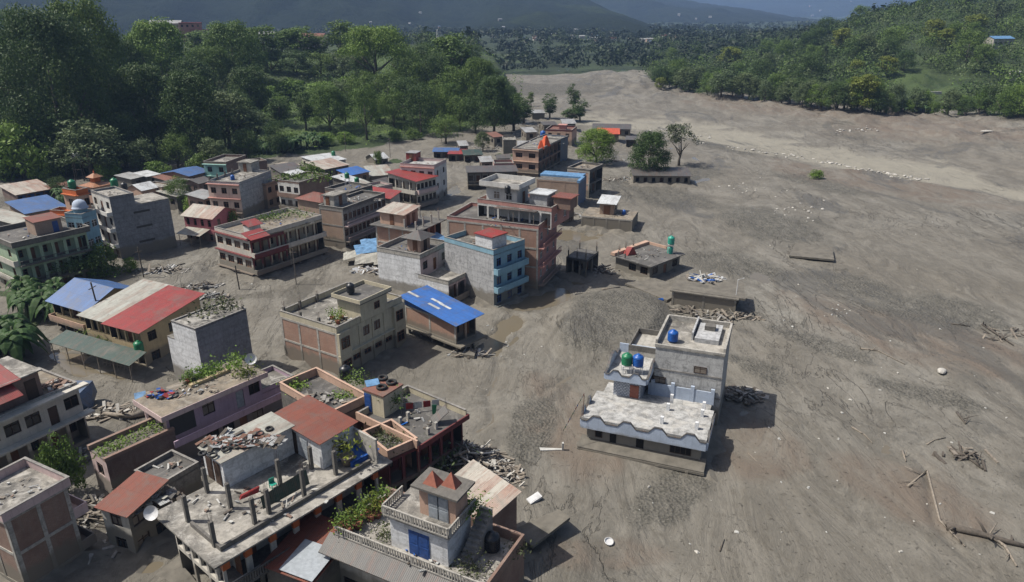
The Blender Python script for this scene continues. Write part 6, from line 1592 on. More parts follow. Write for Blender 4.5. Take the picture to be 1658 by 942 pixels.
# front wall openings, their unlit depth put into near black panels (x=0 face, y runs to the left)
for name, f_, wd, hz, z in (('window', .17, 2.2, 1.1, 1.2), ('door', .52, .8, 1.5, .95), ('door', .76, .7, 1.6, .95), ('window', .89, .8, .9, 1.3)):
    if name == 'window':
        f, p = win_mesh(wd, hz, 'dark'); p = p.copy(); p.materials[0] = C('unlit void'); o = link('window', f, R0, (-.03, D_ * f_, z), (0, 0, -math.pi / 2)); link('pane', p, o, (0, -.07, 0))
    else: link('door', door_mesh(wd, hz, 'unlit void'), R0, (-.03, D_ * f_, z), (0, 0, -math.pi / 2))
def crest(P0, P1, z, n, base=.32, top=1.0, th=.16, drop=.62, name='crested_parapet'):
    """parapet with raised trapezoid crests and a dark coping"""
    a, b = Vector(P0 + (0,)), Vector(P1 + (0,)); L = (b - a).length; d = (b - a) / L; nr = Vector((d.y, -d.x, 0))
    pr = [(0, base)]
    for i in range(n):
        c = L * (i + .5) / n; w = L / n
        pr += [(c - w * .30, base), (c - w * .12, top), (c + w * .12, top), (c + w * .30, base)]
    pr.append((L, base))
    m = MB(); cp = MB()
    for (u0, h0), (u1, h1) in zip(pr[:-1], pr[1:]):
        A, B_ = a + d * u0, a + d * u1; o = nr * th
        p = [A + o + Vector((0, 0, z - drop)), B_ + o + Vector((0, 0, z - drop)), B_ + Vector((0, 0, z - drop)), A + Vector((0, 0, z - drop))]
        q = [A + o + Vector((0, 0, z + h0)), B_ + o + Vector((0, 0, z + h1)), B_ + Vector((0, 0, z + h1)), A + Vector((0, 0, z + h0))]
        m.hexa([tuple(v) for v in p + q])
        e = nr * .05; up = Vector((0, 0, .07))
        k = [q[0] + e, q[1] + e, q[2] - e, q[3] - e]; cp.hexa([tuple(v) for v in k] + [tuple(v + up) for v in k])
    o = m.build(name, C('ice blue paint'), R0); cp.build('coping', C('dark tin'), o); return o
E_ = .5
m = MB(); m.box(-E_, -.5, TH - .3, W_ * .62, D_ + E_, 3.69); m.build('terrace_slab', C('white roof screed'), R0)
crest((-E_, D_ + E_), (-E_, -.5), TH, 4)
crest((-E_, -.5), (W_ * .60, -.5), TH, 2, base=.35, top=.6)
crest((W_ * .42, D_ + E_), (-E_, D_ + E_), TH, 2, top=1.3)
# tall grey block at the back
H2 = 9.2
qa, qb, qc = hh.at(1062, 557, H2), hh.at(1173, 574, H2), hh.at(1190, 530, H2)
bx0 = (qa.x + qb.x) / 2; by1 = qa.y; by0 = min(0.0, qb.y); bx1 = max(bx0 + 6, qc.x)
print('HERO', W_, D_, qa, qb, qc)
m = MB(); m.box(bx0, by0, -1.2, bx1, by1, H2 - .15)
bk = m.build('tall_block', [C('mottled plaster')], R0)
m = MB(); m.box(bx0 - .1, by0 - .1, H2 - .15, bx1 + .1, by1 + .1, H2); m.build('roof_slab', C('pale roof screed'), bk)
m = MB(); t_ = .15; dpt = bx1 - bx0
m.box(bx0 - .1, by0 - .1, H2, bx0 + t_, by1 + .1, H2 + .22); m.box(bx0 + t_, by0 - .1, H2, bx1, by0 + t_, H2 + .7); m.box(bx1 - t_, by0 + t_, H2, bx1 + .1, by1, H2 + .7); m.box(bx0 + t_, by1 - t_, H2, bx1 - t_, by1 + .1, H2 + .7)
m.build('parapet', C('pale concrete'), bk)
m = MB(); ym = by1 * .46; m.box(bx0 + dpt * .35, ym - .1, H2, bx1 - t_ - .01, ym + .1, H2 + 1.0)
m.box(bx0 + dpt * .30, by0 + .9, H2, bx1 - .8, ym - .3, H2 + .55); m.build('roof_walls', C('grey plaster'), bk)
m = MB(); m.box(bx0 + dpt * .62, by0 + 1.6, H2 + .55, bx0 + dpt * .62 + 1.0, by0 + 2.8, H2 + 1.1); m.build('roof_hatch', C('old concrete'), bk)
f, p = win_mesh(1.4, .8, 'dark')
for yy, zz in ((by1 * .24, H2 - 2.6), (by1 * .90, H2 - 4.6)): o = link('window', f, bk, (bx0 - .03, yy, zz), (0, 0, -math.pi / 2)); link('pane', p, o, (0, -.06, 0))
for k in range(2):
    m = MB(); m.box(bx0 - .06, by0 - .05, H2 - 2.9 - k * 2.6, bx0 - .001, by1, H2 - 2.75 - k * 2.6); m.build('string_course', C('concrete'), bk)
# lower wing left of the block, behind the stair room
m = MB(); m.box(bx0 + 2.5, by1 + .02, -1.2, bx1, by1 + 3.6, RW); bl = m.build('rear_wing', C('pale concrete'), R0)
m = MB(); m.box(bx0 + 2.5, by1 + .12, RW, bx0 + 2.65, by1 + 3.6, RW + .7); m.box(bx0 + 2.65, by1 + 3.45, RW, bx1, by1 + 3.6, RW + .7); m.box(bx1 - .15, by1 + .12, RW, bx1, by1 + 3.45, RW + .7); m.build('parapet', C('old concrete'), bl)
# ice blue low wall along the back of the terrace
m = MB(); wx = bx0 - .35
m.box(wx, .0, TH, wx + .15, by1 + .5, 4.6)
for y in (0, by1 * .33, by1 * .66, by1): m.box(wx - .08, y - .2, TH, wx + .23, y + .2, 5.0)
m.build('blue_wall', C('ice blue paint'), R0)
# stair room with patterned stone walls and a brown door
pz = TH + 3.2
sa, sb, sc_ = hh.at(1045, 616, pz), hh.at(980, 603, pz), hh.at(1064, 576, pz)
sx0, sy0 = sa.x + .7, sa.y + .6; sy1 = sb.y - .9; sx1 = max(sx0 + 3.4, sc_.x - .2)
print('STAIR', sa, sb, sc_, bx0)
t = NT('stone cladding'); uv = t.n('UVMap').outputs[0]
b_ = t.n('TexBrick'); t.l(uv, b_.inputs['Vector']); b_.inputs['Scale'].default_value = 1; b_.inputs['Brick Width'].default_value = .34; b_.inputs['Row Height'].default_value = .2; b_.inputs['Mortar Size'].default_value = .035
b_.inputs['Color1'].default_value = (.5, .53, .58, 1); b_.inputs['Color2'].default_value = (.33, .36, .42, 1); b_.inputs['Mortar'].default_value = (.12, .13, .16, 1)
t.l(b_.outputs[0], t.b.inputs['Base Color']); MC['stone cladding'] = t.m
m = MB(); m.box(sx0, sy0, TH, sx1, sy1, pz - .15); sr = m.build('stair_room', C('stone cladding'), R0)
link('door', door_mesh(1.0, 2.1, 'terracotta'), sr, (sx0 - .04, sy0 + (sy1 - sy0) * .22, TH + .05), (0, 0, -math.pi / 2))
m = MB(); m.box(sx0 - .8, sy0 - .7, pz - .15, sx1 + .5, sy1 + .8, pz); m.build('upper_slab', C('white roof screed'), sr)
crest((sx0 - .8, sy1 + .8), (sx0 - .8, sy0 - .7), pz, 2, base=.3, top=.85, drop=.35)
crest((sx0 - .8, sy0 - .7), (sx1 + .5, sy0 - .7), pz, 1, base=.3, top=.95, drop=.35)
crest((sx1 + .5, sy1 + .8), (sx0 - .8, sy1 + .8), pz, 1, base=.3, top=1.2, drop=.35)
m = MB(); m.box(sx1 + .35, sy0 - .7, pz, sx1 + .5, sy1 + .8, pz + 1.1); m.build('back_wall', C('ice blue paint'), sr)
tm = _mb(R0)
for x, y, c_, l_ in ((sx0 + .95, sy0 + (sy1 - sy0) * .62, 'green', 'green tank on a white stand above the brown door of the tilted house'), (sx0 + 1.1, sy0 + (sy1 - sy0) * .22, 'blue', 'blue tank on a white stand above the brown door of the tilted house')):
    p = tm @ Vector((x, y, pz)); m = MB(); st = .95
    for a in (-.45, .45):
        for b in (-.45, .45): m.box(a - .04, b - .04, 0, a + .04, b + .04, st - .06)
    m.box(-.55, -.55, st - .06, .55, .55, st); m.box(-.45, -.46, st * .5, .45, -.42, st * .5 + .05); m.box(-.46, -.4, st * .5, -.42, .4, st * .5 + .05)
    tag(m.build('tank_stand', C('white metal'), None, loc=p), 'white stand carrying the ' + c_ + ' tank of the tilted house', 'stand')
    tag(link('water_tank', tank_mesh(c_ + ' plastic'), None, p + Vector((0, 0, st)), (0, 0, 0), (1.15, 1.15, 1.05)), l_, 'water tank')
tag(link('water_tank', tank_mesh('blue plastic'), None, tm @ hh.at(1089, 551, H2), (0, 0, 0), (1.1, 1.1, 1.0)), 'blue tank on the tall grey block of the tilted house', 'water tank')
# white pillar stubs on the terrace
for k, (x, y) in enumerate(((1081, 670), (1087, 655), (1071, 692), (1127, 702), (1136, 681), (1139, 668), (1154, 650), (1150, 645))):
    q = hh.at(x, y, TH); m = MB(); m.box(q.x - .17, q.y - .17, TH, q.x + .17, q.y + .17, TH + (1.4 if k < 6 else 1.9)); m.build('pillar_stub', C('white plaster'), R0)
# apron slab
m = MB(); m.hexa([(-1.5, -.6, .30), (.3, -.6, .34), (.3, D_ + .6, .42), (-1.5, D_ + .6, .36), (-1.5, -.6, .55), (.3, -.6, 1.05), (.3, D_ + .6, 1.1), (-1.5, D_ + .6, .62)])
m.build('mud_apron', C('mud crust'), R0)
m = MB(); m.box(-1.55, -.65, .15, -1.45, D_ + .65, .42)
for i in range(4): m.box(-1.6, D_ * (i + .3) / 4, -.6, -1.2, D_ * (i + .3) / 4 + .35, .3)
m.build('apron_edge', C('concrete'), R0)
m = MB(); m.tube([(.0, 0, 0), (.05, 0, 3.2)], .04, 5, 0)
for i in range(9): m.quad((.05, -.01, 3.4 - i * .0), (.05, .01, 3.4), (.05, .01, 3.4), (.05, -.01, 3.4), 0)
p0 = tm @ Vector((-.4, D_ + .4, TH))
fp = tag(m.build('flag_pole', C('rusty iron'), None, loc=p0), 'thin red pole with prayer flags at the left corner of the tilted house', 'pole')
m = MB(); fc = ['red cloth', 'white cloth', 'green plastic', 'yellow paint', 'blue plastic']
A, B2 = Vector((.05, 0, 3.3)), Vector((-2.2, -1.2, -.6))
for i in range(14):
    a, b = A.lerp(B2, i / 14), A.lerp(B2, (i + .8) / 14); m.hexa([tuple(v) for v in (a, b, b + Vector((0, .01, 0)), a + Vector((0, .01, 0)))] + [tuple(v + Vector((0, 0, .22))) for v in (a, b, b + Vector((0, .01, 0)), a + Vector((0, .01, 0)))], i % 5)
m.build('prayer_flags', [C(c) for c in fc], fp)
debris('rubble_heap', W(1205, 640, 0), 2.6, 2.2, 90, 'dark rubble heap in the shadow of the tall grey block', ('dark weathered wood', 'stone', 'old concrete'), (.3, 1.4), 71, .9, .15)
# more small huts that fill the back rows, and odds and ends on the roofs
for N_, L_, R__, h_, wl_m, rm_m, rf, l_ in (
    ((330, 322), (312, 317), (344, 313), 4.5, 'brown brick', 'grey tin', 'mono', 'small brick hut squeezed behind the pink house'),
    ((285, 318), (266, 312), (298, 311), 4.0, 'old concrete', 'patched tin', 'mono', 'hut with a patched tin roof left of the small brick hut'),
    ((322, 297), (304, 292), (335, 291), 4.2, 'dark brick', 'dark tin', 'gable', 'hut with a dark gabled roof beside the peach block with pink ledges'),
    ((276, 294), (258, 289), (290, 288), 3.2, 'old concrete', 'rust tin', 'mono', 'rusty hut just below the bright blue sheet roof hut'),
    ((430, 300), (414, 296), (446, 292), 6.0, 'pale brick', 'dark roof screed', 'flat', 'brick house wedged between the grey side wall and the roof garden'),
    ((548, 322), (536, 318), (560, 314), 7.2, 'concrete', 'dark roof screed', 'flat', 'narrow concrete house in front of the dull green house'),
    ((540, 270), (530, 266), (552, 265), 3.4, 'brown brick', 'rust tin', 'mono', 'small rusty hut right of the half rusty half pale roof'),
    ((586, 304), (574, 300), (600, 298), 5.0, 'brown brick', 'patched tin', 'mono', 'patched roof hut left of the small peach house'),
    ((612, 298), (600, 294), (628, 292), 4.2, 'old concrete', 'dark tin', 'gable', 'dark gabled hut right of the pale rubble roof'),
    ((700, 398), (690, 392), (716, 386), 5.0, 'pale concrete', 'pale blue tarpaulin', 'mono', 'lean-to with a pale blue sheet behind the whitewashed house'),
    ((780, 262), (772, 258), (798, 262), 3.2, 'dark brick', 'grey tin', 'mono', 'grey roofed hut beside the low pink roofed house'),
    ((806, 256), (800, 252), (826, 256), 3.2, 'old concrete', 'dark tin', 'gable', 'dark gabled hut left of the peach three storey block'),
    ((800, 222), (792, 218), (812, 220), 3.6, 'muddy concrete', 'rust tin', 'mono', 'rust roofed hut left of the brown ruin'),
    ((852, 214), (846, 210), (868, 213), 4.2, 'muddy concrete', 'grey tin', 'mono', 'grey roofed hut just left of the turreted house'),
    ((880, 202), (874, 198), (900, 201), 4.2, 'muddy concrete', 'dark tin', 'gable', 'mud stained hut behind the turreted house'),
    ((912, 200), (908, 196), (932, 200), 3.4, 'old concrete', 'grey tin', 'mono', 'half buried grey hut right behind the turreted house'),
    ((745, 236), (738, 232), (758, 236), 2.8, 'dark brick', 'grey tin', 'mono', 'small grey hut above the faded red sheet roof'),
    ((905, 330), (896, 324), (922, 322), 5.2, 'brown brick', 'rust tin', 'mono', 'rust roofed brick hut in the gap before the blue tarpaulin house')):
    B('hut', l_, 'hut', N_, L_, R__, h_, 3, wl_m, roof=rf, rm=rm_m, rise=.7, along='x', ph=.4, Rf='win', Lf='win', oh=.4 if rf != 'flat' else 0, quiet=True)
for k, (H_, l_, n_, fr) in enumerate(((y1, 'the leaning tower', 10, .5), (gz, 'the green verandah house', 26, .5), (w1, 'the peach block with pink ledges', 22, .5), (s1, 'the white and maroon block', 40, .6), (t1, 'the brick ended grey block', 60, .6), (u1, 'the framed brick house', 24, .4), (v2, 'the white apartment block', 16, .5),
        (g2, 'the whitewashed upper storey', 20, .5), (f1, 'the sky blue fronted house', 22, .6), (e1, 'the big brick sided block', 26, .3), (k1, 'the blank dark grey house', 8, .6), (rb, 'the red edged dark roof', 22, .5), (n1, 'the unfinished brick house', 12, .5), (j1, 'the lilac house', 24, .4), (b1, 'the isolated grey house', 26, .5), (a3, 'the peach three storey block', 26, .5), (p1, 'the bare pillared terrace', 46, .35), (q0, 'the balustraded house', 20, .3), (m1, 'the grey white house', 16, .3), (a1, 'the peach and grey block', 20, .5), (c2, 'the half buried concrete block', 30, .5), (gm1, 'the dull green house', 20, .5), (b2, 'the low store', 14, .5))):
    debris('roof_clutter', _mb(H_.root) @ Vector((H_.w * fr, H_.d * .45, H_.h + .02)), H_.w * .4, H_.w * .4 if H_.w < H_.d else H_.d * .4, n_, 'odds and ends lying on the roof of ' + l_, ('weathered wood', 'grey tin', 'dark weathered wood', 'brown brick', 'white cloth', 'blue plastic')[: 5 + k % 2], (.12, .8), 200 + k, .10, .06, flat=.6)
# ---------------------------------------------------------------- trees
GL = 'trees covering the left hillside'
NAMED = [  # key, base x, base y, top y, width, label
    ('dark', 112, 262, 28, 190, 'huge dark spreading tree filling the upper left of the view'),
    ('broad', 170, 235, 8, 130, 'tall green tree just right of the huge dark spreading tree'),
    ('bright', 272, 170, 40, 104, 'bright green rounded tree below the orange hillside houses'),
    ('dark', 250, 252, 112, 110, 'dark tree below the bright green rounded tree'),
    ('dark', 325, 262, 122, 100, 'dark tree right beside the turquoise house'),
    ('grey', 372, 240, 150, 84, 'greyish dark tree between the dark trees and the banana grove'),
    ('broad', 385, 150, 40, 104, 'broad mid green tree above the clearing on the left hill'),
    ('grey', 152, 290, 200, 104, 'low greyish green tree at the foot of the left wood'),
    ('bush', 40, 290, 205, 100, 'bright bushy growth at the left edge of the view above the rusty shed'),
    ('umbrella', 612, 150, 50, 112, 'bright umbrella shaped tree standing out against the dark mountain'),
    ('tall', 557, 108, 34, 44, 'tall narrow tree standing alone on the skyline of the left hill'),
    ('tall', 432, 118, 42, 54, 'pale stemmed tree left of the small red roofs on the hill'),
    ('tall', 490, 108, 44, 62, 'clump of tall trees on the back edge of the upper field'),
    ('broad', 535, 212, 142, 66, 'dark forked tree standing on the green terraces'),
    ('tall dark', 496, 212, 142, 30, 'slim dark column shaped tree left of the forked tree'),
    ('broad', 594, 226, 142, 52, 'medium tree in the middle of the green terraces'),
    ('broad', 638, 205, 148, 50, 'rounded tree near the upper right of the green terraces'),
    ('dark', 682, 218, 142, 56, 'dark tree at the right end of the green terraces'),
    ('broad', 722, 233, 190, 54, 'small round tree on the mud margin below the terraces'),
    ('tall', 735, 160, 56, 66, 'tall tree with an uneven top right of the umbrella shaped tree'),
    ('broad', 775, 190, 98, 66, 'last green tree of the wood'),
    ('dark', 800, 218, 128, 66, 'dark tree at the right front of the wood near the wreckage'),
    ('tall dark', 832, 212, 152, 38, 'dark narrow tree at the tip of the wood'),
    ('tall dark', 848, 200, 158, 30, 'last small dark tree of the wood before the river'),
    ('grey', 782, 245, 214, 24, 'small round tree beside the dark green sheet roof'),
    ('bright', 965, 266, 212, 66, 'bright bushy tree in front of the orange tarpaulin roof'),
    ('dark', 1050, 290, 217, 66, 'dense dark tree in front of the long mud covered shed'),
    ('sparse', 1099, 268, 206, 56, 'open greyish tree right of the dense dark tree'),
    ('tall dark', 928, 178, 136, 20, 'slender tree standing highest in the clump by the far river bend'),
    ('tall dark', 939, 196, 160, 22, 'dark tree at the right of the clump by the far river bend'),
    ('tall dark', 926, 196, 172, 34, 'low bushy tree in the clump by the far river bend'),
    ('tall dark', 890, 192, 152, 24, 'lone dark tree left of the clump by the far river bend'),
    ('tall', 860, 172, 149, 10, 'very small thin tree at the far river bend'),
    ('broad', 294, 340, 290, 40, 'dark tree between the tower wing and the peach block'),
    ('bush', 316, 345, 318, 36, 'low green bush left of the pink house'),
    ('bush dark', 170, 448, 400, 50, 'leafy bush at the foot of the leaning tower left face'),
    ('bush dark', 150, 392, 366, 26, 'bush on the rooftops left of the leaning tower'),
    ('bush', 212, 440, 418, 22, 'small bush in front of the leaning tower corner'),
    ('dark', 100, 330, 290, 34, 'dark tree between the blue roofed brick hut and the slender house'),
    ('bush dark', 505, 300, 268, 46, 'dark bush above the trailing roof garden'),
    ('bush dark', 612, 268, 246, 16, 'round bush in front of the collapsed white roof'),
    ('bush', 1322, 289, 276, 22, 'lone green bush lying in the mud of the river bed'),
    ('bush dark', 380, 385, 345, 22, 'small bush by the right corner of the pink house'),
    ('lime', 1394, 180, 124, 50, 'yellowish round tree at the edge of the right hand wood'),
    ('lime', 1382, 130, 98, 30, 'pale lime topped tree in the middle of the right hand wood'),
    ('lime', 1070, 145, 126, 22, 'small yellow green tree at the left tip of the right hand wood'),
    ('bush dark', 112, 800, 720, 64, 'leafy tree growing against the roofless brick house'),
]
for k, bx_, by_, ty_, w_, l_ in NAMED:
    tree_px(k, bx_, by_, ty_, w_, 'bush' if 'bush' in l_ else 'tree', l_, cat='bush' if 'bush' in l_ else 'tree')
R_ = random.Random(21)
FILL = [('broad', 20, 150, 70, 80), ('dark', 70, 200, 80, 110), ('dark', 180, 205, 90, 100), ('broad', 60, 110, 36, 70), ('broad', 20, 100, 20, 70), ('dark', 215, 180, 70, 70), ('dark', 5, 235, 150, 110), ('broad', 65, 268, 180, 90), ('dark', 205, 272, 190, 80),
        ('dark', 320, 190, 100, 80), ('broad', 352, 165, 80, 70), ('dark', 410, 195, 112, 70), ('dark', 290, 225, 150, 80), ('grey', 350, 280, 226, 50), ('broad', 410, 130, 60, 50), ('broad', 240, 110, 52, 66), ('tall', 330, 105, 50, 50), ('tall', 360, 100, 42, 44),
        ('tall', 460, 105, 52, 40), ('tall', 520, 108, 58, 36), ('broad', 580, 118, 70, 44), ('broad', 655, 140, 78, 60), ('dark', 690, 135, 74, 56), ('broad', 665, 165, 100, 60), ('dark', 705, 170, 92, 56), ('broad', 740, 185, 112, 60), ('dark', 760, 165, 96, 50), ('broad', 630, 175, 118, 60),
        ('broad', 590, 180, 120, 60), ('dark', 655, 195, 130, 56), ('broad', 705, 205, 142, 54), ('broad', 745, 212, 158, 48), ('dark', 770, 215, 160, 46), ('broad', 778, 165, 108, 44), ('broad', 806, 190, 140, 38), ('full dark', 798, 142, 112, 32), ('full', 812, 158, 126, 32), ('full dark', 824, 172, 140, 30), ('full', 834, 186, 154, 28), ('full dark', 790, 130, 104, 30), ('full', 818, 200, 160, 30), ('grey', 560, 165, 130, 44), ('dark', 450, 250, 200, 40), ('grey', 415, 232, 180, 50),
        ('tall dark', 455, 205, 150, 36), ('dark', 400, 262, 214, 50), ('broad', 290, 275, 222, 54), ('grey', 235, 282, 228, 50), ('dark', 110, 285, 235, 60), ('dark', 10, 288, 240, 60), ('broad', 615, 200, 158, 36), ('bush dark', 470, 240, 218, 34), ('bush', 560, 232, 214, 30), ('bush dark', 640, 228, 212, 24),
        ('bush', 525, 235, 216, 34), ('bush dark', 670, 226, 210, 26), ('full', 400, 128, 92, 60), ('full', 440, 116, 82, 50), ('full dark', 480, 122, 84, 56), ('full', 520, 122, 88, 50), ('full grey', 555, 126, 88, 46), ('full dark', 590, 140, 92, 46), ('full', 500, 186, 150, 36), ('full dark', 560, 200, 156, 30), ('full', 600, 195, 150, 30), ('bush', 425, 170, 140, 60), ('bush', 470, 160, 130, 56), ('bush', 520, 160, 134, 56), ('bush', 560, 150, 126, 40), ('bush', 450, 190, 158, 44), ('bush dark', 330, 282, 250, 44), ('bush', 180, 290, 258, 40), ('bush', 255, 286, 262, 40), ('bush', 75, 292, 262, 44)]
KW = {'broad': 'mid green round', 'dark': 'dark round', 'grey': 'greyish green', 'tall': 'tall narrow', 'tall dark': 'dark narrow', 'bush': 'bright low', 'bush dark': 'dull green low', 'bright': 'bright green', 'umbrella': 'flat topped', 'sparse': 'thin leaved', 'full': 'bushy mid green', 'full dark': 'bushy dark', 'full grey': 'bushy greyish'}
SHORT = [(bx, (by + ty) / 2, lb.split(' on the ')[0].split(' of the ')[0].split(' at the ')[0].split(' below ')[0].split(' between ')[0].split(' right beside ')[0].split(' in the ')[0].split(' standing ')[0].split(' just ')[0].split(' above ')[0]) for k_, bx, by, ty, w_, lb in NAMED if bx < 870 and by < 300 and len(lb.split(' tree')) > 1]
LM = [(112, 130, 'huge dark spreading tree'), (170, 120, 'tall green tree'), (272, 105, 'bright green rounded tree'), (325, 190, 'dark tree beside the turquoise house'), (152, 250, 'low greyish tree'), (612, 100, 'umbrella shaped tree'), (557, 70, 'lone tall narrow skyline tree'), (535, 180, 'dark forked tree on the terraces'),
      (735, 100, 'tall uneven topped tree'), (775, 150, 'last green tree of the wood'), (832, 180, 'narrow tree at the tip of the wood'), (722, 210, 'small round tree on the mud margin'), (432, 80, 'pale stemmed tree'), (20, 50, 'grey house in the top corner'), (310, 55, 'red storeyed hilltop house'), (682, 180, 'dark tree at the end of the terraces'), (40, 250, 'bushy growth above the rusty shed'), (470, 140, 'upper field')]
USED = {}
def rel_label(k, px_, py_, what='tree'):
    q = sorted(LM, key=lambda m_: (m_[0] - px_) ** 2 + 2 * (m_[1] - py_) ** 2)
    for m_ in q[:9]:
        dx, dy = px_ - m_[0], py_ - m_[1]
        rl = ('left of' if dx < 0 else 'right of') if abs(dx) > abs(dy) * 1.2 else ('behind' if dy < 0 else 'in front of')
        for pre in ('', 'far '):
            lb = '%s %s %s%s the %s' % (KW[k], what, {'': '', 'far ': 'far '}[pre], rl, m_[2])
            if lb not in USED: USED[lb] = 1; return lb
    return lb
for k, bx_, by_, ty_, w_ in FILL:
    b_ = 'bush' in k
    tree_px(k, bx_, by_, ty_, w_, 'bush' if b_ else 'tree', rel_label(k, bx_, (by_ + ty_) / 2, 'bush' if b_ else 'tree'), ('bushes on the left hillside' if b_ else GL), 'bush' if b_ else 'tree')
# hillside filler behind and between
n_ = 0
while n_ < 58:
    px_ = R_.uniform(-60, 860); s_ = R_.uniform(0, 1)
    yb = np.interp(px_, [-60, 130, 250, 420, 560, 640, 720, 790, 835, 860], [300, 286, 264, 255, 243, 232, 215, 206, 196, 175])
    py_ = yb - 4 - s_ * (yb - 105)
    if py_ < 100 or (px_ > 775 and py_ < 185) or px_ > 835: continue
    if 425 < px_ < 700 and 155 < py_: continue
    if 400 < px_ < 640 and 100 < py_ < 165: continue
    p = ground(px_, py_); h = R_.uniform(8, 14)
    if p.y > 640: continue
    k_ = R_.choice(['full', 'full dark', 'full dark', 'full grey', 'tall', 'broad', 'tall dark', 'full'])
    plant_tree(k_, p, h, h * (R_.uniform(.5, .7) if 'tall' in k_ else R_.uniform(.8, 1.2)), 'tree', rel_label(k_, px_, py_ - 15), 'tree', GL); n_ += 1
# right hand wood edge
GRT = 'trees along the edge of the right hand wood'
ORD = 'next first second third fourth fifth sixth seventh eighth ninth tenth eleventh twelfth'.split()
EL = {}
def edge_label(k, px_):
    lm = [(1070, 'yellow tree at the left tip'), (1394, 'yellowish round tree'), (1475, 'banana clump'), (1640, 'tiny white hut')]
    m_ = min(lm, key=lambda q: abs(q[0] - px_)); sd = 'left of' if px_ < m_[0] else 'right of'; key = (m_[1], sd, k)
    EL[key] = EL.get(key, 0) + 1
    return '%s %s %s %s the %s' % (ORD[min(12, EL[key])], KW[k], 'bush' if 'bush' in k else 'tree', sd, m_[1])
n_ = 0
for i in range(62):
    px_ = 1062 + i * 9.9 + R_.uniform(-5, 5)
    yb = np.interp(px_, [1056, 1100, 1180, 1240, 1330, 1420, 1500, 1658], [137, 148, 159, 165, 178, 184, 186, 192]) - R_.uniform(0, 6)
    if px_ > 1440 and R_.random() < .6: k_, h = R_.choice(['bush', 'bush dark', 'bush']), R_.uniform(3, 5)
    else: k_, h = R_.choice(['full', 'full grey', 'full dark', 'grey', 'full', 'bright', 'full grey']), R_.uniform(7, 13)
    p = ground(px_, yb)
    plant_tree(k_, p, h, h * R_.uniform(.8, 1.2), 'tree', edge_label(k_, px_), 'tree', GRT)
n_ = 0
while n_ < 58:
    px_ = R_.uniform(1080, 1680); y = R_.uniform(330, 720); x = (px_ - CX) / F_PX * (y * CP + CAM_H * SP); sr_ = float(s_right(np.array([x]), np.array([y]))[0])
    if sr_ < 10 or sr_ > 240: continue
    if px_ > 1430 and sr_ < 90 and R_.random() < .6: continue
    k_ = R_.choice(['full', 'full dark', 'full grey', 'full', 'full dark', 'tall dark', 'pine', 'lime'] if sr_ < 150 else ['full dark', 'pine', 'full', 'tall dark']); h = R_.uniform(9, 16)
    plant_tree(k_, Vector((x, y, tz(x, y) - .5)), h, h * (.5 if k_ in ('pine', 'tall dark') else R_.uniform(.8, 1.15)), 'tree', 'large leafy crown standing out of the wood on the right hand hill', 'tree', 'larger trees on the right hand hill'); n_ += 1
def forest(name, label, keyset, pts, quads, leaf, seed, mats):
    """a far off wood that reads as one mass"""
    R = np.random.RandomState(seed); cs, ns, sz, mi = [], [], [], []
    for k, (x, y, z, w, h) in enumerate(pts):
        n = quads; d = R.normal(size=(n, 3)); d /= np.linalg.norm(d, axis=1, keepdims=True); d[:, 2] = np.abs(d[:, 2]) * 1.1 - .25
        rr = R.uniform(.6, 1.08, (n, 1))
        lob = 1 + .28 * np.sin(d[:, :1] * 5 + k) * np.cos(d[:, 1:2] * 6 + k * 2)
        c = d * rr * lob * np.array([w / 2, w / 2, h * .5]) + np.array([x, y, z + h * .5])
        cs.append(c); ns.append(d + R.normal(size=(n, 3)) * .5 + np.array([0, 0, .3])); sz.append(R.uniform(.6, 1.4, n) * leaf * (w / 9)); mi.append(np.full(n, R.randint(len(mats))))
    me = quads_mesh(name, np.concatenate(cs), np.concatenate(ns), np.concatenate(sz), [C(q) for q in mats], mat_idx=np.concatenate(mi))
    return tag(link(name, me), label, 'wood', kind='stuff')
pts = []
while len(pts) < 2100:
    u = R_.uniform(.17, 1.1); y = R_.uniform(300, 1050); x = u * y; sr_ = float(s_right(np.array([x]), np.array([y]))[0])
    if sr_ < 6 or sr_ > 420: continue
    fx = float(fbm(np.array([x * .02 + 5]), np.array([y * .03]), 3)[0])
    px_ = proj(x, y, 20)[0]
    if px_ > 1430 and 8 < sr_ < 110 and fx > .47: continue
    h = R_.uniform(8, 14); pts.append((x, y, tz(x, y) - 2, h * R_.uniform(1.0, 1.4), h))
forest('right_wood', 'dense mixed green wood covering the hill on the right of the river', None, pts, 140, .72, 4, ('mid leaf', 'grey leaf', 'dark leaf', 'far leaf', 'dark leaf', 'far leaf'))
pts = []
while len(pts) < 2300:
    u = R_.uniform(-.45, .55); y = R_.uniform(575, 1500) if R_.random() < .75 else R_.uniform(1500, 2300)
    if 600 < y < 640 and R_.random() < .7: continue
    x = u * y
    h = R_.uniform(8, 15); pts.append((x, y, tz(x, y) - 1, h * R_.uniform(1, 1.6), h))
forest('valley_wood', 'dark tree belts across the valley floor below the mountains', None, pts, 46, 2.0, 5, ('valley leaf', 'valley leaf', 'valley leaf', 'far leaf'))
pts = []
while len(pts) < 420:
    u = R_.uniform(-.85, -.05); y = R_.uniform(330, 620); x = u * y; s_ = float(s_left(np.array([x]), np.array([y]))[0]); px_ = proj(x, y, 10)[0]
    if s_ < 60 or (390 < px_ < 660 and 110 < s_ < 260): continue
    h = R_.uniform(7, 12); pts.append((x, y, tz(x, y) - 1, h * R_.uniform(.9, 1.3), h))
forest('left_wood', 'dark wood rising behind the hillside trees on the left', None, pts, 90, 1.2, 6, ('mid leaf', 'dark leaf', 'dark leaf', 'far leaf'))
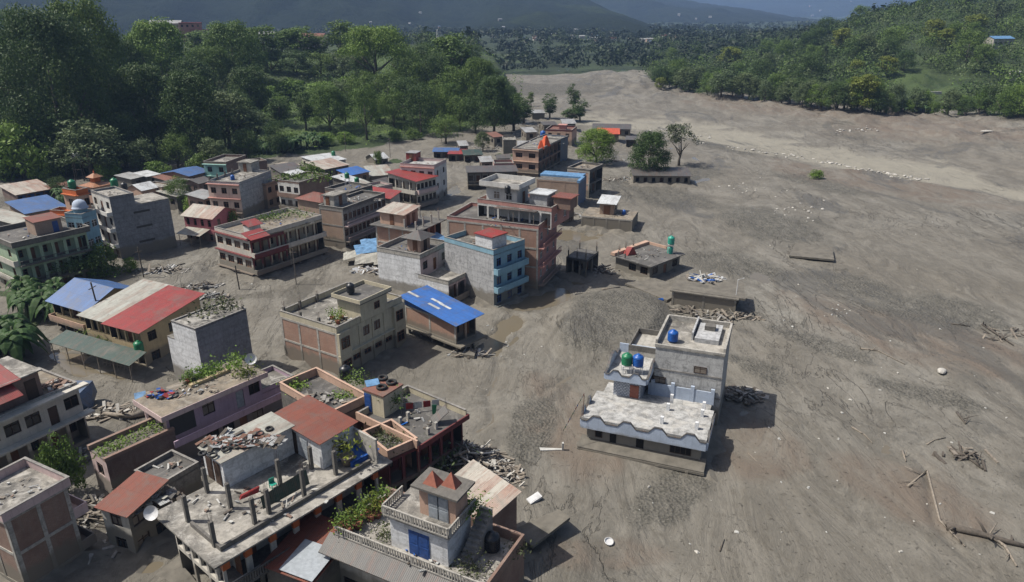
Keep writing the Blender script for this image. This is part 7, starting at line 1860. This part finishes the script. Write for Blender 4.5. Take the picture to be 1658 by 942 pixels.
# undergrowth on the hill feet
N_ = 60000; gx_ = npr.uniform(-.85, 1.0, N_); gy_ = npr.uniform(200, 560, N_); gx_ = gx_ * gy_
sl_, sr_ = s_left(gx_, gy_), s_right(gx_, gy_); Z_, g1_, w1__, s1_, v1_, r1_, f1_ = terrain(gx_, gy_, True)
keep = ((sl_ > 2) & (sl_ < 260) | (sr_ > 2) & (sr_ < 220)) & (f1_ < .55) & (fbm(gx_ * .08, gy_ * .06, 3) > .40)
gx_, gy_, Z_ = gx_[keep], gy_[keep], Z_[keep]
hh_ = npr.uniform(0, 1.6, len(gx_)) * (fbm(gx_ * .1 + 9, gy_ * .1, 2) * 2)
me = quads_mesh('undergrowth', np.stack([gx_, gy_, Z_ + hh_], 1), npr.normal(size=(len(gx_), 3)) * .6 + np.array([0, -.2, 1]), npr.uniform(.6, 1.5, len(gx_)), [C('mid leaf'), C('bright leaf'), C('dark leaf')], mat_idx=npr.randint(0, 3, len(gx_)))
tag(link('undergrowth', me), 'low leafy undergrowth on the two hillsides', 'undergrowth', kind='stuff')
# low crops on the terraces
N_ = 42000; gx_ = npr.uniform(-.42, .0, N_); gy_ = npr.uniform(230, 520, N_); gx_ = gx_ * gy_
Z_, g1_, w1__, s1_, v1_, r1_, f1_ = terrain(gx_, gy_, True); keep = f1_ > .5; gx_, gy_, Z_ = gx_[keep], gy_[keep], Z_[keep]
me = quads_mesh('crops', np.stack([gx_, gy_, Z_ + npr.uniform(.05, .7, len(gx_))], 1), npr.normal(size=(len(gx_), 3)) * .6 + np.array([0, -.3, .8]), npr.uniform(.3, .9, len(gx_)), [C('bright leaf'), C('mid leaf')], mat_idx=(npr.rand(len(gx_)) < .35))
tag(link('crops', me), 'bright green crops on the hillside terraces', 'crops', kind='stuff')
# banana plants
def banana_proto(seed, n=9):
    R = random.Random(seed); m = MB()
    for i in range(n):
        a = i * 2.4 + R.uniform(-.3, .3); L = R.uniform(1.7, 2.5); w = R.uniform(.26, .38); el = R.uniform(.5, 1.25); pr = None
        for k in range(7):
            t_ = k / 6; r = L * t_ * math.cos(el) * (1 - .15 * t_) + .1; z = 1.9 + L * (math.sin(el) * t_ - 1.0 * t_ * t_ * (1.3 - el * .4)); ww = w * math.sin(math.pi * min(1, t_ * .88 + .1)) + .02
            c = Vector((math.cos(a) * r, math.sin(a) * r, z)); sd = Vector((-math.sin(a), math.cos(a), 0)) * ww; dn = Vector((0, 0, -ww * .35))
            cur = (c - sd + dn, c, c + sd + dn)
            if pr: m.quad(pr[0], pr[1], cur[1], cur[0]); m.quad(pr[1], pr[2], cur[2], cur[1])
            pr = cur
    s_ = MB(); s_.tube([(0, 0, -.3), (0, 0, 1.2), (.03, 0, 2.2)], [.17, .13, .07], 7)
    return m.mesh('leaves', [C('banana leaf')], True), s_.mesh('stem', [C('dusty leaf')], True)
BP = [banana_proto(i) for i in range(3)]
def banana(loc, s, group, label):
    o = empty('banana_plant', loc, R_.uniform(0, 6), label, 'banana plant', group); o.scale = (s, s, s); l, t_ = BP[R_.randrange(3)]; link('stem', t_, o); link('leaves', l, o)
for i in range(20): banana(W(R_.uniform(38, 100), R_.uniform(478, 520)), R_.uniform(1.2, 1.9), 'banana grove beside the blue roofed row house', 'banana plant in the grove beside the blue roofed row house')
for i in range(18): banana(W(R_.uniform(-20, 42), R_.uniform(560, 596)), R_.uniform(1.5, 2.2), 'banana grove at the left edge', 'large banana plant in the grove at the left edge above the grey white house')
for i in range(30):
    x_ = R_.uniform(385, 530); banana(ground(x_, np.interp(x_, [385, 530], [256, 244]) - R_.uniform(2, 12)), R_.uniform(1.3, 2.0), 'banana plants at the foot of the terraces', 'banana plant at the foot of the green terraces')
for i in range(8): banana(ground(R_.uniform(455, 490), R_.uniform(146, 160)), R_.uniform(1.8, 2.4), 'banana plants on the upper field', 'silvery banana plant on the bright upper field')
for i in range(8): banana(W(R_.uniform(96, 116), R_.uniform(318, 332), 2), R_.uniform(1.0, 1.3), 'banana plants by the slender house', 'banana plant beside the slender orange banded house')
for i in range(22): banana(ground(R_.uniform(1450, 1500), R_.uniform(176, 184)), R_.uniform(1.0, 1.6), 'banana plants at the right wood edge', 'banana plant at the foot of the right hand hill')
rooftop_plants('vine', [_mb(gz.root) @ Vector((gz.w * u, -.9, z)) for u, z in ((.55, 3.0), (.65, 3.4), (.75, 3.2), (.85, 3.6), (.95, 3.3), (.9, 2.4), (.7, 2.4))], 'dark climbing vine hanging over the verandahs of the green house', 'dark leaf', .4, 160, 1.4, 1.6)
rooftop_plants('hedge', [W(x, 446 - (x % 7), .5) for x in range(112, 190, 9)], 'dark hedge below the green verandah house', 'mid leaf', .5, 90, 1.2, 1.6)
rooftop_plants('roof_shrub', [W(x, y, s1.h + .2) for x, y in ((436, 354), (446, 350), (455, 352), (425, 357), (470, 348), (480, 345), (495, 350))], 'shrubs and creepers on the roof of the white and maroon block', 'mid leaf', .4, 90, .9, 1.2)
# ---------------------------------------------------------------- hillside and far houses
def mini(px_, py_, w, d, h, wall, roof, label, group=None, Y=None, rt='gable'):
    p = ground(px_, py_) if Y is None else at_y(px_, py_, Y)
    o = empty('hill_house', p, R_.uniform(-.4, .4), label, 'house', group)
    m = MB(); m.box(-w / 2, -d / 2, -2, w / 2, d / 2, h)
    m.build('wall', C(wall), o)
    if rt == 'gable': House.gable(None_sheet, -w / 2, -d / 2, w / 2, d / 2, h, d * .18, 'x', C(roof), .4, o, C(wall))
    else:
        r = MB(); r.box(-w / 2 - .4, -d / 2 - .4, h, w / 2 + .4, d / 2 + .4, h + .35); r.build('roof', C(roof), o)
    for i in range(max(1, int(w / 3))):
        f, p_ = win_mesh(1.2, 1.3, 'dark'); x = -w / 2 + (i + .5) * w / max(1, int(w / 3))
        for z in ([.9] if h < 5 else [.9, h - 2.2]): b = link('window', f, o, (x, -d / 2 - .03, z)); link('pane', p_, b, (0, -.06, 0))
    return o
class _S: sheet = House.sheet
None_sheet = _S()
HH = [(8, 62, 26, 9, 9, 'old concrete', 'roof screed', 'grey concrete block house at the top left corner of the view', 'flat'), (52, 30, 12, 8, 5, 'off white paint', 'blue tin', 'small house with a blue roof at the top left of the wood', 'gable'), (115, 34, 9, 8, 5, 'white paint', 'white tin', 'white walled house behind the huge dark tree', 'flat'),
      (242, 46, 12, 9, 7, 'orange paint', 'rust tin', 'orange house peeping out left of the pale green roof', 'flat'), (272, 44, 22, 9, 6, 'off white paint', 'grey tin', 'long house with a pale green grey roof on the hilltop', 'gable'), (312, 52, 15, 10, 9, 'salmon paint', 'red tin', 'red storeyed house on the hilltop above the bright rounded tree', 'flat'), (330, 58, 13, 9, 7, 'pale pink paint', 'red tin', 'lower pink house with a red ledge beside the red hilltop house', 'flat'),
      (412, 58, 12, 8, 4, 'white paint', 'white tin', 'white house glimpsed between the hilltop trees', 'gable'), (432, 56, 12, 8, 4, 'off white paint', 'grey tin', 'grey roofed house behind the pale stemmed tree', 'gable'), (507, 62, 20, 9, 5, 'pale pink paint', 'rusty red tin', 'house with a dull red roof behind the tall trees on the hill', 'gable'), (612, 52, 14, 8, 4, 'white paint', 'white tin', 'white house just above the umbrella shaped tree', 'gable')]
for x, y, w, d, h, wl_m, rm_m, l_, rt in HH: mini(x, y + 10, w * .8, d, h, wl_m, rm_m, l_, Y=470, rt=rt)
mini(1615, 74, 14, 7, 4, 'pale concrete', 'pale blue tarpaulin', 'long blue grey roofed house high on the right hand hill')
mini(1640, 128, 4, 4, 3.5, 'white paint', 'white tin', 'tiny white hut on the right hand hill at the frame edge')
for k, (x, y, l_) in enumerate(((1508, 152, 'pale stone wall on the field of the right hand hill'), (1476, 168, 'low grey wall above the banana plants on the right'), (1630, 146, 'pale rock face at the right edge of the hill field'))):
    p = ground(x, y); m = MB(); m.box(-5, -.4, -.5, 5, .4, 1.1); tag(m.build('stone_wall', C('pale stone'), None, loc=p, rot=(0, 0, .1)), l_, 'wall')
from mathutils.bvhtree import BVHTree
dg = bpy.context.evaluated_depsgraph_get()
hits = 0; tries = 0
for nm, x0, x1, y0, y1, cnt, sc_, lab, gp in (('forested_mountain', 790, 1110, 52, 82, 46, 1.0, 'pale far off house at the wooded foot of the dark mountain', 'houses at the foot of the dark mountain'), ('forested_mountain', 400, 900, 24, 70, 16, .9, 'pale far off house scattered on the dark mountain slope', 'houses on the dark mountain slope'),
                                            ('distant_mountain', 1290, 1500, 12, 50, 5, 2.0, 'pale speck of a house on the hazy distant mountain', 'houses on the distant mountain'), ('ridge_mountain', 1000, 1250, 20, 75, 4, 1.3, 'pale far off house on the ridge mountain', 'houses on the ridge mountain')):
    ob = bpy.data.objects[nm]; bv = BVHTree.FromObject(ob, dg); n_ = 0; tries = 0
    while n_ < cnt and tries < 800:
        tries += 1
        px_, py_ = R_.uniform(x0, x1), R_.gauss((y0 + y1) / 2, (y1 - y0) / 4)
        d = ray(px_, py_).normalized(); l_, nn, ii, dd = bv.ray_cast(Vector((0, 0, CAM_H)), d)
        gz_ = ground(px_, py_) if ray(px_, py_).z < 0 else None
        if l_ is None: continue
        if gz_ is not None and gz_.y < l_.y - 20 and gz_.y < 3900:
            if gz_.y < 900 or sc_ > 1.2: continue
            l_ = gz_
        o = empty('far_house', l_, R_.uniform(-.5, .5), lab, 'house', gp); w = R_.uniform(5, 9) * sc_; d_ = 5 * sc_; h = R_.uniform(2.5, 4.5) * sc_
        m = MB(); m.box(-w / 2, -d_ / 2, -3, w / 2, d_ / 2, h); m.build('wall', C(R_.choice(['off white paint', 'pale concrete', 'concrete', 'peach paint'])), o)
        m = MB(); m.hexa([(-w * .54, -d_ * .55, h), (w * .54, -d_ * .55, h), (w * .54, d_ * .55, h), (-w * .54, d_ * .55, h), (-w * .5, -.1, h + d_ * .22), (w * .5, -.1, h + d_ * .22), (w * .5, .1, h + d_ * .22), (-w * .5, .1, h + d_ * .22)]); m.build('roof', C(R_.choice(['grey tin', 'grey tin', 'dull blue tin', 'rusty red tin', 'white tin'])), o)
        n_ += 1
# transmission mast far away
p = at_y(709, 74, 480); m = MB()
for a in (-1, 1):
    for b in (-1, 1): m.tube([(a * 1.3, b * 1.3, -6), (a * .25, b * .25, 10)], .12, 4)
for z in range(-4, 10, 2):
    r_ = 1.3 - (z + 6) / 16 * 1.05; m.tube([(-r_, -r_, z), (r_, -r_, z + 2)], .07, 4); m.tube([(r_, -r_, z), (-r_, -r_, z + 2)], .07, 4)
tag(m.build('lattice_mast', C('white metal'), None, loc=p), 'thin pale lattice mast rising above the right part of the left wood', 'mast')
# ---------------------------------------------------------------- boulders, litter and driftwood on the mud
RK = [rock_mesh(i, 'pale stone' if i % 2 else 'stone') for i in range(6)]
def rock(px_, py_, s_, label, group):
    p = ground(px_, py_); o = link('boulder', RK[R_.randrange(6)], None, p + Vector((0, 0, s_ * .1)), (0, 0, R_.uniform(0, 6)), (s_ * R_.uniform(.8, 1.5), s_, s_ * R_.uniform(.7, 1.1)))
    tag(o, label, 'boulder', group)
for i in range(105):
    x = R_.uniform(1175, 1505); y = np.interp(x, [1175, 1230, 1290, 1340, 1400, 1450, 1500], [238, 246, 253, 263, 276, 285, 292]) + R_.gauss(0, 1.6); rock(x, y, R_.uniform(.4, 1.3), 'pale boulder in the long line of stones along the river edge', 'boulders along the river edge')
for i in range(34): rock(R_.uniform(1030, 1150), R_.uniform(206, 234), R_.uniform(.7, 1.6), 'boulder on the pale river sand beyond the two dark trees', 'boulders on the far river sand')
for i in range(26): rock(R_.gauss(1285, 22), R_.gauss(343, 8), R_.uniform(.3, 1.0), 'boulder in the low ridge of rubble across the mud', 'boulders of the rubble ridge')
for i in range(22): rock(R_.gauss(1225, 25), R_.gauss(305, 6), R_.uniform(.3, .8), 'boulder on the dark gravel bar beyond the sheds', 'boulders on the dark gravel bar')
for i in range(26): rock(R_.gauss(1400, 22), R_.gauss(210, 3), R_.uniform(.5, 1.3), 'whitish boulder in the heap on the far mud bank', 'boulders on the far mud bank')
p = ground(1523, 606); tag(link('boulder', RK[1], None, p + Vector((0, 0, .3)), (0, 0, .4), (1.8, 1.4, 1.2)), 'single large rounded boulder on the open mud, right side', 'boulder')
p = ground(1596, 214); tag(link('boulder', RK[3], None, p + Vector((0, 0, .3)), (0, 0, .1), (6.5, 1.8, 1.6)), 'long pale slab like boulder on the far bank at the right', 'boulder')
LT = []
for i in range(4):
    m = MB(); m.hexa([(-.3, -.16, 0), (.3, -.2, 0), (.34, .18, .03), (-.28, .2, 0), (-.22, -.1, .16), (.24, -.13, .2), (.2, .12, .14), (-.25, .14, .12)]); m.v = [(x * R_.uniform(.8, 1.2), y * R_.uniform(.8, 1.2), z) for x, y, z in m.v]; LT.append(m.mesh('litter', [C(('white cloth', 'pale stone', 'white cloth', 'pale stone')[i])]))
spots = [(R_.uniform(780, 1240), R_.uniform(500, 900)) for _ in range(40)] + [(R_.uniform(1180, 1650), R_.uniform(330, 930) ** 1.0) for _ in range(70)] + [(R_.uniform(210, 600), R_.uniform(400, 500)) for _ in range(26)] + [(R_.gauss(1355, 12), R_.gauss(505, 6)) for _ in range(14)] + [(R_.uniform(780, 830), R_.uniform(525, 570)) for _ in range(10)]
for x, y in spots:
    if 930 < x < 1180 and 530 < y < 770 or 980 < x < 1210 and 400 < y < 520: continue
    p = ground(x, y); s_ = .75 * R_.uniform(.15, .95) ** 1.6; tag(link('litter', LT[R_.randrange(4)], None, p + Vector((0, 0, .02)), (0, 0, R_.uniform(0, 6)), (s_, s_, s_)), 'small pale scrap of litter lying on the open mud', 'litter', 'pale litter scattered on the mud')
LOGS = [([(1470, 790), (1500, 765), (1520, 850), (1560, 893)], .16, 5, 'bent pale branch standing out at the lower right of the mud'), ([(1530, 862), (1580, 870), (1625, 885), (1680, 900)], .38, 5, 'long dark trunk lying in the mud at the lower right corner'), ([(1596, 868), (1625, 890), (1645, 920)], .2, 3, 'forked pale root crossing the long dark trunk'),
        ([(1537, 730), (1565, 745), (1590, 762)], .2, 4, 'broken trunk half sunk in a dark hole on the right'), ([(1548, 672), (1562, 690)], .16, 2, 'short dark stump on the right mud'), ([(1500, 722), (1512, 715), (1530, 712)], .09, 0, 'thin curved pale branch on the right mud'), ([(1210, 736), (1236, 762)], .07, 0, 'thin straight white pole lying right of the tilted house'),
        ([(1392, 566), (1420, 570), (1465, 592)], .12, 3, 'thin pole with a root ball on the open mud'), ([(1590, 528), (1640, 560)], .2, 6, 'dead branches at the right edge of the mud'), ([(1540, 525), (1570, 530)], .1, 3, 'small dead branch left of the right edge branches'), ([(1378, 695), (1400, 705), (1412, 720)], .1, 1, 'thin dark root streak on the mud'),
        ([(1165, 895), (1172, 878)], .08, 0, 'short stick upright near the bottom right of the mud'), ([(1460, 735), (1466, 750)], .14, 1, 'pale stub of wood on the right mud'), ([(975, 470), (1004, 466)], .2, 0, 'pale log just before the open shed'), ([(250, 442), (300, 428)], .18, 3, 'dark log near the foot of the leaning tower'), ([(620, 300), (640, 305)], .2, 2, 'dark log floating in the upper lane')]
for pts_, r_, b_, l_ in LOGS: log_obj('driftwood', [ground(x, y) + Vector((0, 0, r_ * .7)) for x, y in pts_], r_, l_, 'weathered wood' if 'pale' in l_ or 'white' in l_ or 'thin' in l_ else 'dark weathered wood', b_, hash(l_) % 0 if False else len(l_), 'driftwood')
debris('driftwood_pile', ground(1565, 742), 3.4, 2.0, 18, 'broken timber in the muddy hole on the right', ('weathered wood', 'dark weathered wood'), (.4, 2.4), 91, .5)
debris('driftwood_pile', ground(1640, 545), 5.5, 2.5, 30, 'dead brush caught at the right edge of the mud', ('weathered wood', 'dark weathered wood'), (.4, 2.4), 92, .5, .05)
# mud slabs
def slab_px(corners, th, label, mat='mud crust', z=0.0):
    w_ = [ground(*c[:2]) + Vector((0, 0, c[2])) for c in corners]; o0 = w_[0].copy(); w_ = [q - o0 for q in w_]; m = MB()
    m.hexa([tuple(q - Vector((0, 0, th))) for q in w_] + [tuple(q) for q in w_]); tag(m.build('mud_slab', C(mat), None, loc=o0), label, 'slab')
slab_px([(1277, 418, .5), (1350, 426, .7), (1346, 408, .9), (1288, 400, .8)], .35, 'long mud covered slab lying alone on the river bed')
slab_px([(862, 905, 1.0), (922, 862, 1.6), (905, 846, 1.3), (826, 868, .6)], .3, 'tilted concrete slab behind the balustraded house, lifted above its shadow')
slab_px([(742, 577, .4), (768, 583, .5), (772, 572, .6), (748, 568, .5)], .4, 'mud covered lump beside the blue roofed stilt house')
m = MB(); m.box(-.7, -.35, .05, .7, .35, .4); m.box(-.6, -.25, .4, .6, .25, .42); tag(m.build('freezer_lid', C('white metal'), None, loc=ground(865, 813), rot=(.25, -.2, .6)), 'white box like freezer half sunk in the mud by the striped tin roof', 'freezer')
m = MB(); m.lathe([(.0, .0), (.34, .02), (.38, .2), (.42, .22), (.38, .24), (.33, .09), (0, .07)], 16); tag(m.build('white_basin', C('white metal'), None, loc=ground(985, 886) + Vector((0, 0, .05)), rot=(.25, .1, 0)), 'round white basin lying on the mud near the bottom edge', 'basin')
m = MB(); m.hexa([(-1.2, -.2, 0), (1.2, -.1, 0), (1.2, .1, .05), (-1.3, .35, .0), (-1.2, -.2, .08), (1.2, -.1, .1), (1.2, .1, .12), (-1.3, .35, .08)]); m.box(1.1, -.15, 0, 1.3, .15, .9)
tag(m.build('white_plank', C('white cloth'), None, loc=ground(893, 731), rot=(0, 0, 0)), 'white plank with an upright end left of the tilted house', 'plank')
m = MB(); m.hexa([(-.5, -.2, 0), (.5, -.2, 0), (.5, .25, 0), (-.5, .2, 0), (-.3, -.1, .3), (.4, -.1, .2), (.3, .15, .3), (-.3, .12, .2)]); tag(m.build('blue_bag', C('blue plastic'), None, loc=ground(1070, 486)), 'small blue plastic bag on the mud before the half buried house', 'bag')
# dead branch heap by the striped roof
debris('branch_heap', W(745, 760, 0), 5.5, 4.0, 420, 'big heap of pale dead branches and roots against the house behind the orange hut', ('weathered wood', 'pale stone', 'weathered wood', 'dark weathered wood'), (.5, 3.0), 95, 3.0, .06)
debris('branch_heap', W(785, 775, 0), 4.0, 3.0, 260, 'pale twisted roots spilling out over the mud beside the striped tin roof', ('pale stone', 'weathered wood'), (.4, 2.0), 96, 1.8, .07)
rooftop_plants('shrub', [W(x, y, z) for x, y, z in ((690, 745, .5), (700, 735, 1), (712, 760, .5), (690, 765, 1), (720, 740, 1.5), (705, 778, .5), (680, 758, .8))], 'grey green shrubs tangled in the heap of dead branches', 'grey leaf', .38, 200, 1.2, 2.0)
debris('foot_debris', W(60, 745, 0), 6, 3, 70, 'dark drifted rubbish under the grey white house', ('dark weathered wood', 'stone', 'weathered wood'), (.4, 2.4), 97, .7)
debris('foot_debris', W(175, 880, 0), 4, 3, 30, 'rubbish in the shaded pool by the brick house', ('dark weathered wood', 'stone'), (.4, 1.6), 98, .3)
debris('foot_debris', W(130, 838, 0), 2.2, 3.2, 110, 'mud caked rubble under the leafy tree by the brick house', ('stone', 'mud crust', 'weathered wood'), (.4, 1.8), 99, 2.0)
for k, (x, y) in enumerate(((385, 425), (480, 462), (715, 230), (560, 246), (632, 256), (775, 210))):
    p = ground(x, y); m = MB(); m.tube([(0, 0, -.5), (0, 0, 6.5)], .09, 5); m.box(-.6, -.04, 5.8, .6, .04, 5.9)
    tag(m.build('utility_pole', C('weathered wood'), None, loc=p), ('thin pole beside the white panel end of the maroon block', 'thin pole in the open mud near the cream block', 'pole at the right foot of the terraces', 'pole at the foot of the terraces above the white roof', 'pole near the collapsed white roof hut', 'pole at the edge of the wood by the wreckage')[k], 'pole')
